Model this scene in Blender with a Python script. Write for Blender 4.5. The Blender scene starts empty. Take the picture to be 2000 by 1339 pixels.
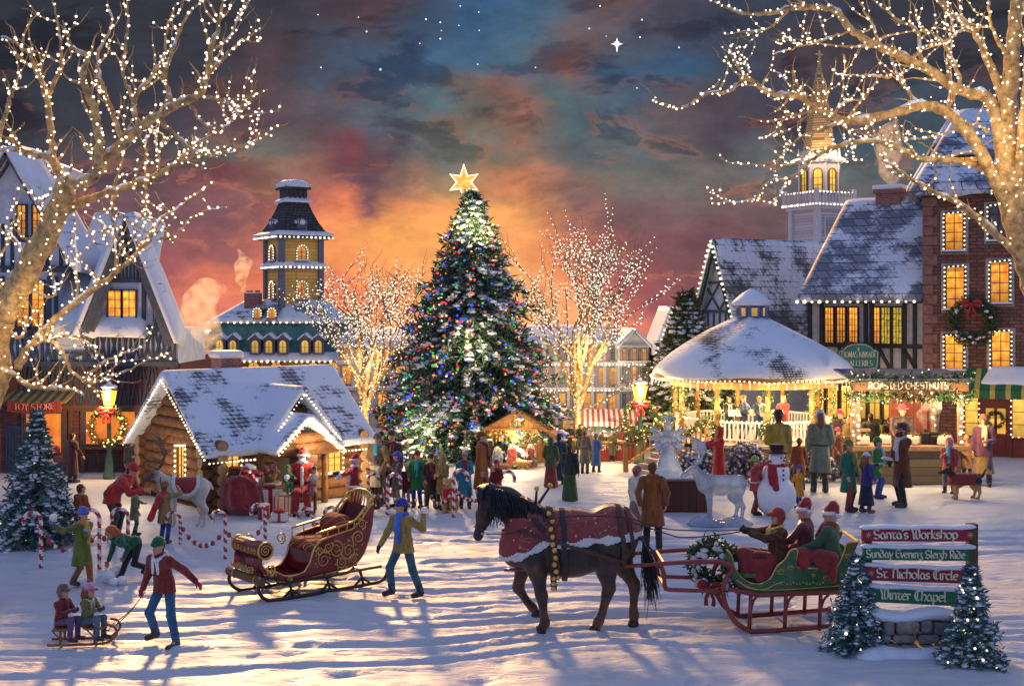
import bpy,math,random
import numpy as np
from mathutils import Vector,Matrix,Euler
random.seed(7);RNG=np.random.default_rng(7)
C=bpy.context.scene.collection
scene=bpy.context.scene
PI=math.pi
# ------------ camera
F,EYE,HZ=2400.0,5.38,600.0
cam_data=bpy.data.cameras.new('camera');cam=bpy.data.objects.new('camera',cam_data);C.objects.link(cam)
cam.location=(0,0,EYE);cam.rotation_euler=(PI/2,0,0)
cam_data.sensor_width=36;cam_data.lens=36*F/2000;cam_data.shift_y=-69.5/2000
cam_data.clip_end=3000;scene.camera=cam
def W(px,py,D):return np.array(((px-1000)/F*D,D,EYE-(py-HZ)/F*D))
def G(px,py,z=0.0):
 D=F*(EYE-z)/(py-HZ);return np.array(((px-1000)/F*D,D,z))
# ------------ sky
def s2l(c):
 return tuple(((v/255)/12.92 if v<=10 else(((v/255)+.055)/1.055)**2.4)for v in c)
world=bpy.data.worlds.new("World");scene.world=world;world.use_nodes=True
wt=world.node_tree;wt.nodes.clear()
def N(t,typ,**kw):
 n=t.nodes.new(typ)
 for k,v in kw.items():setattr(n,k,v)
 return n
def mth(t,op,a,b=None,c=None,clamp=False):
 n=N(t,'ShaderNodeMath',operation=op,use_clamp=clamp)
 for i,x in enumerate((a,b,c)):
  if x is None:continue
  if isinstance(x,(int,float)):n.inputs[i].default_value=x
  else:t.links.new(x,n.inputs[i])
 return n.outputs[0]
def mixc(t,f,a,b,blend='MIX'):
 n=N(t,'ShaderNodeMix',data_type='RGBA',blend_type=blend)
 for s,x in((n.inputs[0],f),(n.inputs[6],a),(n.inputs[7],b)):
  if isinstance(x,(int,float)):s.default_value=x
  elif isinstance(x,(tuple,list)):s.default_value=(*x[:3],1)
  else:t.links.new(x,s)
 return n.outputs[2]
SKY={0:[(0,(50,53,65)),(350,(56,56,66)),(600,(62,60,70)),(740,(86,66,74)),(800,(62,72,92)),(950,(46,90,130)),(1090,(66,96,122)),(1180,(104,80,78)),(1290,(78,72,86)),(1450,(58,66,86)),(1700,(58,60,70)),(2000,(60,60,66))],120:[(0,(54,57,68)),(400,(58,60,72)),(540,(84,66,74)),(640,(70,78,98)),(760,(62,90,118)),(900,(62,98,130)),(1040,(78,106,126)),(1120,(128,92,84)),(1200,(62,88,114)),(1330,(50,88,122)),(1440,(64,72,92)),(1600,(78,66,74)),(1800,(58,64,76)),(2000,(62,62,72))],215:[(0,(58,60,70)),(300,(62,62,72)),(470,(100,70,78)),(600,(92,82,90)),(700,(90,92,104)),(850,(86,108,118)),(930,(112,98,90)),(1020,(140,96,82)),(1080,(84,104,110)),(1200,(80,100,116)),(1290,(100,88,92)),(1420,(84,72,82)),(1560,(70,68,80)),(1720,(66,84,98)),(2000,(62,64,78))],290:[(0,(70,66,76)),(300,(80,74,82)),(450,(112,112,108)),(540,(108,104,98)),(610,(104,72,80)),(690,(126,62,70)),(750,(86,74,84)),(840,(104,108,106)),(930,(112,116,106)),(1030,(138,108,92)),(1110,(92,102,108)),(1250,(98,104,106)),(1400,(84,78,88)),(1550,(104,112,114)),(1720,(74,104,118)),(2000,(70,84,98))],350:[(0,(86,74,84)),(300,(92,76,86)),(440,(140,82,86)),(540,(150,112,92)),(620,(140,84,84)),(700,(96,72,84)),(790,(146,106,94)),(870,(170,138,98)),(960,(196,126,78)),(1030,(206,122,74)),(1100,(140,104,94)),(1220,(114,110,104)),(1400,(112,102,100)),(1600,(104,112,112)),(2000,(86,96,104))],420:[(0,(110,78,88)),(320,(122,80,90)),(480,(132,84,90)),(600,(190,100,78)),(660,(226,116,66)),(720,(130,84,90)),(800,(214,128,70)),(880,(228,144,70)),(980,(238,154,72)),(1050,(196,128,82)),(1120,(132,94,92)),(1300,(120,92,94)),(1500,(112,92,96)),(2000,(96,92,100))],480:[(0,(140,84,90)),(330,(152,86,90)),(470,(156,88,90)),(600,(214,110,72)),(650,(242,134,60)),(780,(246,152,62)),(1000,(240,148,76)),(1080,(214,122,78)),(1160,(160,92,84)),(1260,(134,82,84)),(1400,(116,76,82)),(2000,(100,80,90))],540:[(0,(150,80,86)),(340,(162,80,86)),(430,(196,96,80)),(560,(216,108,70)),(650,(206,104,78)),(720,(230,124,68)),(800,(244,144,70)),(1000,(248,156,92)),(1090,(230,124,84)),(1180,(180,92,84)),(1270,(146,78,82)),(1400,(118,74,84)),(2000,(104,80,90))],600:[(0,(170,86,88)),(380,(204,102,94)),(560,(226,114,74)),(680,(242,122,66)),(800,(244,134,64)),(1050,(250,166,112)),(1150,(224,112,90)),(1250,(162,82,86)),(1400,(126,76,88)),(2000,(110,84,92))],650:[(0,(176,92,92)),(380,(206,104,96)),(700,(244,130,70)),(1050,(250,168,96)),(1200,(216,110,92)),(1400,(130,80,90)),(2000,(112,86,94))],}
def noise_(t,vec,sc):
 n=N(t,'ShaderNodeTexNoise');n.inputs['Scale'].default_value=sc;n.inputs['Detail'].default_value=4;t.links.new(vec,n.inputs['Vector']);return n.outputs[0]
def build_sky(t):
 tc=N(t,'ShaderNodeTexCoord');sep=N(t,'ShaderNodeSeparateXYZ');t.links.new(tc.outputs['Generated'],sep.inputs[0])
 X,Y,Z=sep.outputs
 yy=mth(t,'MAXIMUM',Y,0.05)
 u=mth(t,'DIVIDE',X,yy);v=mth(t,'DIVIDE',Z,yy)
 cmb=N(t,'ShaderNodeCombineXYZ');t.links.new(u,cmb.inputs[0]);t.links.new(mth(t,'MULTIPLY',v,1.9),cmb.inputs[1])
 n1=N(t,'ShaderNodeTexNoise');n1.inputs['Scale'].default_value=7.5;n1.inputs['Detail'].default_value=9;n1.inputs['Roughness'].default_value=.62;n1.inputs['Distortion'].default_value=.5
 t.links.new(cmb.outputs[0],n1.inputs['Vector'])
 sc=N(t,'ShaderNodeSeparateColor');t.links.new(n1.outputs['Color'],sc.inputs[0])
 du=mth(t,'MULTIPLY',mth(t,'SUBTRACT',sc.outputs[0],.5),.12);dv=mth(t,'MULTIPLY',mth(t,'SUBTRACT',sc.outputs[1],.5),.10)
 pos=mth(t,'ADD',mth(t,'ADD',u,du),0.5)
 vv=mth(t,'MULTIPLY',mth(t,'ADD',v,dv),-F)
 row=mth(t,'ADD',vv,HZ)
 ys=sorted(SKY);cur=None
 for i,y in enumerate(ys):
  r=N(t,'ShaderNodeValToRGB');cr=r.color_ramp;st=SKY[y]
  while len(cr.elements)<len(st):cr.elements.new(.5)
  for e,(x,c)in zip(cr.elements,st):
   e.position=(x+200)/2400;w_=1.1 if y>=400 and c[0]>190 else 1.0;e.color=(*s2l((min(255,c[0]*w_),min(255,c[1]*w_**.8),c[2]/w_)),1)
  t.links.new(pos,r.inputs[0])
  if cur is None:cur=r.outputs[0]
  else:
   m=N(t,'ShaderNodeMapRange',interpolation_type='SMOOTHSTEP');t.links.new(row,m.inputs[0])
   m.inputs[1].default_value=ys[i-1];m.inputs[2].default_value=y
   cur=mixc(t,m.outputs[0],cur,r.outputs[0])
# brush-like mottling and thin glowing wisps
 n2=N(t,'ShaderNodeTexNoise');n2.inputs['Scale'].default_value=26;n2.inputs['Detail'].default_value=8;n2.inputs['Roughness'].default_value=.65
 t.links.new(cmb.outputs[0],n2.inputs['Vector'])
 cur=mixc(t,1.0,cur,mth(t,'MULTIPLY_ADD',n2.outputs[0],1.1,.45),'MULTIPLY')
# dark cloud banks with sharper edges and a thin lit rim
 mp=N(t,'ShaderNodeMapping');t.links.new(cmb.outputs[0],mp.inputs[0]);mp.inputs['Scale'].default_value=(1,1.25,1);mp.inputs['Rotation'].default_value=(0,0,.25)
 n3=N(t,'ShaderNodeTexNoise');n3.inputs['Scale'].default_value=8.5;n3.inputs['Detail'].default_value=11;n3.inputs['Roughness'].default_value=.6;n3.inputs['Distortion'].default_value=.35;t.links.new(mp.outputs[0],n3.inputs['Vector'])
 m3=N(t,'ShaderNodeMapRange',interpolation_type='SMOOTHSTEP');t.links.new(n3.outputs[0],m3.inputs[0]);m3.inputs[1].default_value=.5;m3.inputs[2].default_value=.60
 rim=mth(t,'MULTIPLY',mth(t,'SUBTRACT',1,mth(t,'ABSOLUTE',mth(t,'SUBTRACT',mth(t,'MULTIPLY',m3.outputs[0],2),1))),mth(t,'GREATER_THAN',noise_(t,cmb.outputs[0],19),.5))
 low=N(t,'ShaderNodeMapRange');t.links.new(v,low.inputs[0]);low.inputs[1].default_value=.05;low.inputs[2].default_value=.15
 cur=mixc(t,mth(t,'MULTIPLY',mth(t,'MULTIPLY',m3.outputs[0],low.outputs[0]),.72),cur,mixc(t,1.0,cur,(.46,.38,.46),'MULTIPLY'))
 warm=N(t,'ShaderNodeMapRange');t.links.new(v,warm.inputs[0]);warm.inputs[1].default_value=.22;warm.inputs[2].default_value=.10
 cur=mixc(t,mth(t,'MULTIPLY',mth(t,'MULTIPLY',rim,warm.outputs[0]),.24),cur,s2l((236,128,72)))
# the sky behind the viewer and overhead: high cool twilight
 back=N(t,'ShaderNodeMapRange');t.links.new(Y,back.inputs[0]);back.inputs[1].default_value=.55;back.inputs[2].default_value=-.1
 top=N(t,'ShaderNodeMapRange');t.links.new(v,top.inputs[0]);top.inputs[1].default_value=.32;top.inputs[2].default_value=.8
 f=mth(t,'MAXIMUM',back.outputs[0],top.outputs[0])
 hs=N(t,'ShaderNodeHueSaturation');hs.inputs['Saturation'].default_value=.92;t.links.new(cur,hs.inputs['Color']);cur=hs.outputs[0]
 return mixc(t,f,cur,(.24,.32,.57))
skyc=build_sky(wt)
bg=N(wt,'ShaderNodeBackground');bg.inputs[1].default_value=1.0;wt.links.new(skyc,bg.inputs[0])
wo=N(wt,'ShaderNodeOutputWorld');wt.links.new(bg.outputs[0],wo.inputs[0])
# ------------ low warm sun behind the square
sd=bpy.data.lights.new('sun','SUN');sun=bpy.data.objects.new('sun',sd);C.objects.link(sun)
sd.energy=5.0;sd.angle=math.radians(5);sd.color=(1.0,.55,.21)
SUN_AZ,SUN_EL=math.radians(-13),math.radians(20)
sdir=Vector((math.sin(SUN_AZ)*math.cos(SUN_EL),math.cos(SUN_AZ)*math.cos(SUN_EL),math.sin(SUN_EL)))
sun.rotation_euler=sdir.to_track_quat('Z','Y').to_euler()
vs=scene.view_settings;vs.view_transform='Standard';vs.look='None';vs.exposure=0;vs.gamma=1
scene.cycles.max_bounces=5;scene.cycles.diffuse_bounces=2;scene.cycles.glossy_bounces=2;scene.cycles.transmission_bounces=4;scene.cycles.volume_bounces=0;scene.cycles.transparent_max_bounces=6
scene.cycles.sample_clamp_indirect=3;scene.cycles.use_denoising=True
def lamp(name,loc,energy,col=(1,.68,.32),r=.12):
 l=bpy.data.lights.new(name,'POINT');l.energy=energy*4.2;l.color=col;l.shadow_soft_size=r
 o=bpy.data.objects.new(name,l);C.objects.link(o);o.location=loc;return o
# ------------ materials
MATS={}
def newmat(key):
 m=bpy.data.materials.new(key);m.use_nodes=True;MATS[key]=m
 t=m.node_tree;b=t.nodes['Principled BSDF'];return m,t,b
def ocoord(t,src='Object'):
 return N(t,'ShaderNodeTexCoord').outputs[src]
def noise(t,vec,scale,detail=4,rough=.55):
 n=N(t,'ShaderNodeTexNoise');n.inputs['Scale'].default_value=scale;n.inputs['Detail'].default_value=detail;n.inputs['Roughness'].default_value=rough
 t.links.new(vec,n.inputs['Vector']);return n.outputs[0]
def bump(t,b,h,s,d=.02):
 n=N(t,'ShaderNodeBump');n.inputs['Strength'].default_value=s;n.inputs['Distance'].default_value=d
 t.links.new(h,n.inputs['Height']);t.links.new(n.outputs[0],b.inputs['Normal'])
def lerpc(c,k):return tuple(min(1,max(0,v*k))for v in c)
def M(key,col=None,rough=.65,var=.22,scale=9,bmp=.25,bscale=60,metal=0,spec=.4,bdist=.01,sheen=0,coat=0):
 """plain procedural material with mottled colour and fine relief"""
 if key in MATS:return MATS[key]
 m,t,b=newmat(key);o=ocoord(t)
 n=noise(t,o,scale,5,.6)
 mr=N(t,'ShaderNodeMapRange');t.links.new(n,mr.inputs[0]);mr.inputs[1].default_value=.3;mr.inputs[2].default_value=.7
 t.links.new(mixc(t,mr.outputs[0],lerpc(col,1-var),lerpc(col,1+var)),b.inputs['Base Color'])
 b.inputs['Roughness'].default_value=rough;b.inputs['Metallic'].default_value=metal
 b.inputs['Specular IOR Level'].default_value=spec
 if sheen:b.inputs['Sheen Weight'].default_value=sheen
 if coat:b.inputs['Coat Weight'].default_value=coat
 if bmp:bump(t,b,noise(t,o,bscale,3),bmp,bdist)
 return m
def RGB(r,g,b):return s2l((r,g,b))
def cloth(r,g,b):
 """fabric; colours quoted as seen on the page"""
 key='cloth_%d_%d_%d'%(r,g,b)
 if key in MATS:return MATS[key]
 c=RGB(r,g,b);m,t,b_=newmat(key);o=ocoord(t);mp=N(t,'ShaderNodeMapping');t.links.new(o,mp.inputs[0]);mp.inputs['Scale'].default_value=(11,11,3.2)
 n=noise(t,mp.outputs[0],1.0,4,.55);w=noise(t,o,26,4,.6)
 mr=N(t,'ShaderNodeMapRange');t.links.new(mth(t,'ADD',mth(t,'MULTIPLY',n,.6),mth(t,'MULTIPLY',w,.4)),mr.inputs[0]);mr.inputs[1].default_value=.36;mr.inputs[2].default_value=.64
 t.links.new(mixc(t,mr.outputs[0],lerpc(c,.72),tuple(min(1,v*1.5+.015)for v in c)),b_.inputs['Base Color']);b_.inputs['Roughness'].default_value=.85;b_.inputs['Specular IOR Level'].default_value=.2;b_.inputs['Sheen Weight'].default_value=.3  # fold shading put into the colour: hollows darker, crests lighter, along with the bump
 bump(t,b_,mth(t,'ADD',n,mth(t,'MULTIPLY',w,.12)),.9,.07);return m
def emit(key,col,strength,var=0.0,scale=5,sample=False,col2=None,glow=False):
 if key in MATS:return MATS[key]
 m,t,b=newmat(key);b.inputs['Base Color'].default_value=(*lerpc(col,.3),1)
 if var:
  n=noise(t,ocoord(t),scale,3)
  mr=N(t,'ShaderNodeMapRange');t.links.new(n,mr.inputs[0]);mr.inputs[1].default_value=.36;mr.inputs[2].default_value=.64
  t.links.new(mixc(t,mr.outputs[0],col2 or lerpc(col,1-var),col),b.inputs['Emission Color'])
 else:b.inputs['Emission Color'].default_value=(*col,1)
 b.inputs['Emission Strength'].default_value=strength
 if glow:
  e=b.inputs['Emission Color'].links[0].from_socket;s=N(t,'ShaderNodeSeparateXYZ');t.links.new(ocoord(t),s.inputs[0]);g=mth(t,'MULTIPLY_ADD',mth(t,'FRACT',mth(t,'MULTIPLY',s.outputs[2],.73)),.75,.42)
  g=mth(t,'MULTIPLY',g,mth(t,'MULTIPLY_ADD',N(t,'ShaderNodeObjectInfo').outputs['Random'],.6,.68));t.links.new(mixc(t,1.0,e,g,'MULTIPLY'),b.inputs['Emission Color'])
 if not sample:m.cycles.emission_sampling='NONE'
 return m
def wallvec(t,sx=1,sz=1):
 s=N(t,'ShaderNodeSeparateXYZ');t.links.new(ocoord(t),s.inputs[0])
 c=N(t,'ShaderNodeCombineXYZ')
 t.links.new(mth(t,'MULTIPLY',mth(t,'ADD',s.outputs[0],s.outputs[1]),sx),c.inputs[0]);t.links.new(mth(t,'MULTIPLY',s.outputs[2],sz),c.inputs[1])
 return c.outputs[0]
def brickmat(key,c1,c2,mortar,bw=.45,bh=.16,ms=.02,var=.5):
 if key in MATS:return MATS[key]
 m,t,b=newmat(key);v=wallvec(t)
 wn=N(t,'ShaderNodeTexNoise');wn.inputs['Scale'].default_value=3;t.links.new(v,wn.inputs['Vector'])
 add=N(t,'ShaderNodeVectorMath',operation='MULTIPLY_ADD');t.links.new(wn.outputs['Color'],add.inputs[0]);add.inputs[1].default_value=(.07,.07,0);t.links.new(v,add.inputs[2])
 k=N(t,'ShaderNodeTexBrick');t.links.new(add.outputs[0],k.inputs['Vector'])
 k.inputs['Scale'].default_value=1;k.inputs['Brick Width'].default_value=bw;k.inputs['Row Height'].default_value=bh;k.inputs['Mortar Size'].default_value=ms
 k.inputs['Color1'].default_value=(*c1,1);k.inputs['Color2'].default_value=(*c2,1);k.inputs['Mortar'].default_value=(*mortar,1)
 c=mixc(t,.6,k.outputs['Color'],mth(t,'MULTIPLY_ADD',noise(t,v,5,5),1.6,.2),'MULTIPLY')
 t.links.new(c,b.inputs['Base Color']);b.inputs['Roughness'].default_value=.9
 bump(t,b,mth(t,'ADD',mth(t,'MULTIPLY',k.outputs['Fac'],-1),noise(t,v,14)),.6,.03)
 return m
def boardmat(key,col,pitch=.16,vertical=False,var=.3):
 """clapboard or planks: real relief from a saw-tooth height"""
 if key in MATS:return MATS[key]
 m,t,b=newmat(key);s=N(t,'ShaderNodeSeparateXYZ');t.links.new(ocoord(t),s.inputs[0])
 a=mth(t,'ADD',s.outputs[0],s.outputs[1])if vertical else s.outputs[2]
 q=mth(t,'DIVIDE',a,pitch);fr=mth(t,'FRACT',q)
 fl=mth(t,'FLOOR',q)
 wn=N(t,'ShaderNodeTexWhiteNoise',noise_dimensions='1D');t.links.new(fl,wn.inputs['W'])
 n=noise(t,ocoord(t),5,6,.65)
 f=mth(t,'ADD',mth(t,'MULTIPLY',wn.outputs[0],.5),mth(t,'MULTIPLY',n,.6),clamp=True)
 c=mixc(t,f,lerpc(col,1-var),lerpc(col,1+var))
 gap=mth(t,'LESS_THAN',fr,.09)
 t.links.new(mixc(t,gap,c,lerpc(col,.35)),b.inputs['Base Color']);b.inputs['Roughness'].default_value=.8
 bump(t,b,mth(t,'ADD',fr,mth(t,'MULTIPLY',n,.3)),.5,.04)
 return m
def snowmat(key='snow',bs=4.0,st=.45,col=(.80,.82,.88),bd=.08):
 if key in MATS:return MATS[key]
 m,t,b=newmat(key);o=ocoord(t)
 n=noise(t,o,bs,7,.6)
 t.links.new(mixc(t,n,lerpc(col,.9),lerpc(col,1.08)),b.inputs['Base Color'])
 b.inputs['Roughness'].default_value=.55;b.inputs['Specular IOR Level'].default_value=.4
 b.inputs['Subsurface Weight'].default_value=0
 bump(t,b,mth(t,'ADD',n,mth(t,'MULTIPLY',noise(t,o,bs*9,3),.2)),st,bd)
 return m
def roofmat(key,slate,cover=.5,scale=.9,tile=.38):
 """slates showing through worn snow"""
 if key in MATS:return MATS[key]
 m,t,b=newmat(key);o=ocoord(t)
 k=N(t,'ShaderNodeTexBrick');v=wallvec(t);t.links.new(v,k.inputs['Vector']);k.inputs['Scale'].default_value=1
 k.inputs['Brick Width'].default_value=tile;k.inputs['Row Height'].default_value=tile*.62;k.inputs['Mortar Size'].default_value=.02
 k.inputs['Color1'].default_value=(*lerpc(slate,.75),1);k.inputs['Color2'].default_value=(*lerpc(slate,1.35),1);k.inputs['Mortar'].default_value=(*lerpc(slate,.3),1)
 n=noise(t,o,scale,6,.62);n2=noise(t,o,7,5,.6)
 s=mth(t,'ADD',mth(t,'ADD',n,mth(t,'MULTIPLY',n2,.22)),mth(t,'MULTIPLY',k.outputs['Fac'],.06))
 mr=N(t,'ShaderNodeMapRange');t.links.new(s,mr.inputs[0]);mr.inputs[1].default_value=cover+.08;mr.inputs[2].default_value=cover+.17
 t.links.new(mixc(t,mr.outputs[0],(.72,.76,.84),k.outputs['Color']),b.inputs['Base Color']);b.inputs['Roughness'].default_value=.7
 bump(t,b,mth(t,'ADD',mth(t,'MULTIPLY',n2,.5),mth(t,'MULTIPLY',mr.outputs[0],-.6)),.5,.08)
 return m
def plaidmat(key,base,l1,l2,pitch=.16):
 if key in MATS:return MATS[key]
 m,t,b=newmat(key);s=N(t,'ShaderNodeSeparateXYZ');t.links.new(ocoord(t),s.inputs[0])
 def line(a,off,w):return mth(t,'LESS_THAN',mth(t,'FRACT',mth(t,'ADD',mth(t,'DIVIDE',a,pitch),off)),w)
 A=mth(t,'ADD',s.outputs[0],mth(t,'MULTIPLY',s.outputs[1],.35));B=mth(t,'ADD',s.outputs[2],mth(t,'MULTIPLY',s.outputs[1],.7))
 c=mixc(t,mth(t,'MULTIPLY',mth(t,'ADD',line(A,0,.3),line(B,0,.3)),.42),base,l1)
 c=mixc(t,mth(t,'MAXIMUM',line(A,.6,.06),line(B,.6,.06)),c,l2)
 t.links.new(c,b.inputs['Base Color']);b.inputs['Roughness'].default_value=.9
 bump(t,b,noise(t,ocoord(t),40),.3,.01);return m
def stripemat(key,c1,c2,pitch,axis=0,w=.5):
 if key in MATS:return MATS[key]
 m,t,b=newmat(key);s=N(t,'ShaderNodeSeparateXYZ');t.links.new(ocoord(t),s.inputs[0])
 f=mth(t,'LESS_THAN',mth(t,'FRACT',mth(t,'DIVIDE',s.outputs[axis],pitch)),w)
 c=mixc(t,f,c1,c2);c=mixc(t,.5,c,mth(t,'MULTIPLY_ADD',noise(t,ocoord(t),6),.8,.6),'MULTIPLY')
 t.links.new(c,b.inputs['Base Color']);b.inputs['Roughness'].default_value=.8;return m
def brocade(key,base,gold):
 """woven gold sprigs on a cloth"""
 if key in MATS:return MATS[key]
 m,t,b=newmat(key);o=ocoord(t)
 w=N(t,'ShaderNodeTexWave',wave_type='RINGS');w.inputs['Scale'].default_value=2.2;w.inputs['Distortion'].default_value=9;w.inputs['Detail'].default_value=1.5;w.inputs['Detail Scale'].default_value=2.5
 t.links.new(o,w.inputs['Vector'])
 v=N(t,'ShaderNodeTexVoronoi');v.inputs['Scale'].default_value=7;t.links.new(o,v.inputs['Vector'])
 a=mth(t,'LESS_THAN',mth(t,'ABSOLUTE',mth(t,'SUBTRACT',w.outputs['Fac'],.5)),.035)
 a=mth(t,'MULTIPLY',a,mth(t,'GREATER_THAN',noise(t,o,3.2),.52))
 g=mth(t,'MAXIMUM',a,mth(t,'LESS_THAN',v.outputs['Distance'],.13))
 n=noise(t,o,6,5)
 c=mixc(t,n,lerpc(base,.6),lerpc(base,1.5))
 t.links.new(mixc(t,g,c,gold),b.inputs['Base Color']);t.links.new(mth(t,'MULTIPLY',g,.5),b.inputs['Metallic'])
 b.inputs['Roughness'].default_value=.5;b.inputs['Sheen Weight'].default_value=.3;bump(t,b,n,.3,.03);return m
# ------------ mesh building
def mkmesh(name,V,Fs,mats,mi=None,smooth=False):
 me=bpy.data.meshes.new(name);V=np.asarray(V,dtype=np.float64).reshape(-1,3)
 if isinstance(Fs,np.ndarray):
  nf,k=Fs.shape
  me.vertices.add(len(V));me.vertices.foreach_set('co',V.ravel())
  me.loops.add(nf*k);me.loops.foreach_set('vertex_index',Fs.ravel().astype(np.int32))
  me.polygons.add(nf);me.polygons.foreach_set('loop_start',np.arange(0,nf*k,k,dtype=np.int32))
 else:me.from_pydata(V.tolist(),[],[tuple(map(int,f))for f in Fs])
 for m in(mats if isinstance(mats,(list,tuple))else[mats]):me.materials.append(m)
 if mi is not None and len(me.polygons):me.polygons.foreach_set('material_index',np.asarray(mi,dtype=np.int32))
 me.polygons.foreach_set('use_smooth',np.full(len(me.polygons),smooth))
 me.update(calc_edges=True);me.validate();return me
def link(name,data,parent=None,loc=(0,0,0),rot=(0,0,0),scale=None):
 o=bpy.data.objects.new(name,data);C.objects.link(o);o.location=loc;o.rotation_euler=rot
 if scale is not None:o.scale=(scale,)*3 if isinstance(scale,(int,float))else scale
 if parent is not None:o.parent=parent
 return o
def tag(o,label=None,cat=None,group=None,kind=None):
 for k,v in(('label',label),('category',cat),('group',group),('kind',kind)):
  if v:o[k]=v
 return o
def thing(name,label,cat,loc=(0,0,0),rz=0,group=None,scale=None):
 return tag(link(name,None,None,loc,(0,0,rz),scale),label,cat,group)
def rotm(rx=0,ry=0,rz=0):return np.array(Euler((rx,ry,rz)).to_matrix())
class MB:
 def __init__(s):s.V=[];s.F=[];s.I=[];s.n=0;s.T=None
 def add(s,V,Fs,mi=0):
  V=np.asarray(V,float).reshape(-1,3)
  if s.T is not None:V=V@s.T[0].T+s.T[1]
  n=s.n;s.V.append(V);s.n+=len(V)
  for f in Fs:s.F.append([int(i)+n for i in f])
  if isinstance(mi,int):s.I.extend([mi]*len(Fs))
  else:s.I.extend(list(mi))
  return s
 def box(s,c,d,rot=None,mi=0,bev=0):
  x,y,z=np.array(d)/2;
  if bev and min(x,y,z)>bev*1.2:
   P=[];e=bev
   for zz,k in((-z,e),(-z+e,0),(z-e,0),(z,e)):
    a,b=x-k,y-k
    P+=[(-a+e*(k==0)*1,-b,zz),(a-e*(k==0)*1,-b,zz),(a,-b+e*(k==0),zz),(a,b-e*(k==0),zz),(a-e*(k==0),b,zz),(-a+e*(k==0),b,zz),(-a,b-e*(k==0),zz),(-a,-b+e*(k==0),zz)]
   Fs=[list(range(7,-1,-1)),list(range(24,32))]+[[r*8+i,r*8+(i+1)%8,(r+1)*8+(i+1)%8,(r+1)*8+i]for r in range(3)for i in range(8)]
   V=np.array(P)
  else:
   V=np.array([(a,b,g)for g in(-z,z)for b in(-y,y)for a in(-x,x)])
   Fs=[(0,2,3,1),(4,5,7,6),(0,1,5,4),(2,6,7,3),(0,4,6,2),(1,3,7,5)]
  if rot is not None:V=V@np.asarray(rot).T
  return s.add(V+np.array(c),Fs,mi)
 def b2(s,p,q,mi=0,bev=0):
  p,q=np.array(p,float),np.array(q,float);return s.box((p+q)/2,np.abs(q-p),None,mi,bev)
 def beam(s,a,b,w,h,mi=0,up=(0,0,1),bev=0):
  """square bar from a to b, w across and h along up"""
  a,b=np.array(a,float),np.array(b,float);d=b-a;L=np.linalg.norm(d);d=d/L
  u=np.array(up,float);sd_=np.cross(u,d)
  if np.linalg.norm(sd_)<1e-6:sd_=np.cross((1,0,0),d)
  sd_/=np.linalg.norm(sd_);u=np.cross(d,sd_)
  return s.box((a+b)/2,(L,w,h),np.stack([d,sd_,u],1),mi,bev)
 def tube(s,P,R,n=8,mi=0,cap=True,closed=False,mifn=None,squash=None):
  P=np.asarray(P,float);m=len(P);R=np.full(m,R)if np.isscalar(R)else np.asarray(R,float)
  T=np.gradient(P,axis=0)if not closed else np.roll(P,-1,0)-np.roll(P,1,0)
  T/=np.linalg.norm(T,axis=1)[:,None]+1e-9
  u=np.cross(T[0],(0,0,1));
  if np.linalg.norm(u)<.1:u=np.cross(T[0],(0,1,0))
  u/=np.linalg.norm(u);ang=np.arange(n)*2*PI/n;V=[]
  for i in range(m):
   u=u-T[i]*np.dot(u,T[i]);u/=np.linalg.norm(u)+1e-9;w=np.cross(T[i],u)
   ring=R[i]*(np.cos(ang)[:,None]*u+np.sin(ang)[:,None]*w)
   if squash is not None:ring=ring*np.asarray(squash)
   V.append(P[i]+ring)
  Fs=[];I=[]
  for i in range(m if closed else m-1):
   j=(i+1)%m
   for k in range(n):
    Fs.append((i*n+k,i*n+(k+1)%n,j*n+(k+1)%n,j*n+k));I.append(mifn(i,k)if mifn else mi)
  if cap and not closed:Fs+=[list(range(n-1,-1,-1)),list(range((m-1)*n,m*n))];I+=[mi,mi]
  return s.add(np.concatenate(V),Fs,I)
 def cyl(s,a,b,r0,r1=None,n=12,mi=0):return s.tube([a,b],[r0,r0 if r1 is None else r1],n,mi)
 def ball(s,c,r,seg=10,rings=7,mi=0,rot=None):
  r=np.array([r]*3 if np.isscalar(r)else r,float);V=[(0,0,1)]
  for i in range(1,rings):
   a=PI*i/rings;V+=[(math.sin(a)*math.cos(2*PI*k/seg),math.sin(a)*math.sin(2*PI*k/seg),math.cos(a))for k in range(seg)]
  V.append((0,0,-1));L=len(V)-1
  Fs=[(0,1+k,1+(k+1)%seg)for k in range(seg)]
  for i in range(rings-2):Fs+=[(1+i*seg+k,1+(i+1)*seg+k,1+(i+1)*seg+(k+1)%seg,1+i*seg+(k+1)%seg)for k in range(seg)]
  Fs+=[(L,1+(rings-2)*seg+(k+1)%seg,1+(rings-2)*seg+k)for k in range(seg)]
  V=np.array(V)*r
  if rot is not None:V=V@np.asarray(rot).T
  return s.add(V+np.array(c),Fs,mi)
 def lathe(s,prof,c=(0,0,0),n=16,mi=0,a0=0.0,mifn=None):
  V=[];Fs=[];I=[];m=len(prof)
  for r,z in prof:V+=[(c[0]+r*math.cos(a0+2*PI*k/n),c[1]+r*math.sin(a0+2*PI*k/n),c[2]+z)for k in range(n)]
  for i in range(m-1):
   for k in range(n):Fs.append((i*n+k,i*n+(k+1)%n,(i+1)*n+(k+1)%n,(i+1)*n+k));I.append(mifn(i,k)if mifn else mi)
  if prof[0][0]>1e-4:Fs.append(list(range(n-1,-1,-1)));I.append(mi)
  if prof[-1][0]>1e-4:Fs.append(list(range((m-1)*n,m*n)));I.append(mi)
  return s.add(V,Fs,I)
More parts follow.
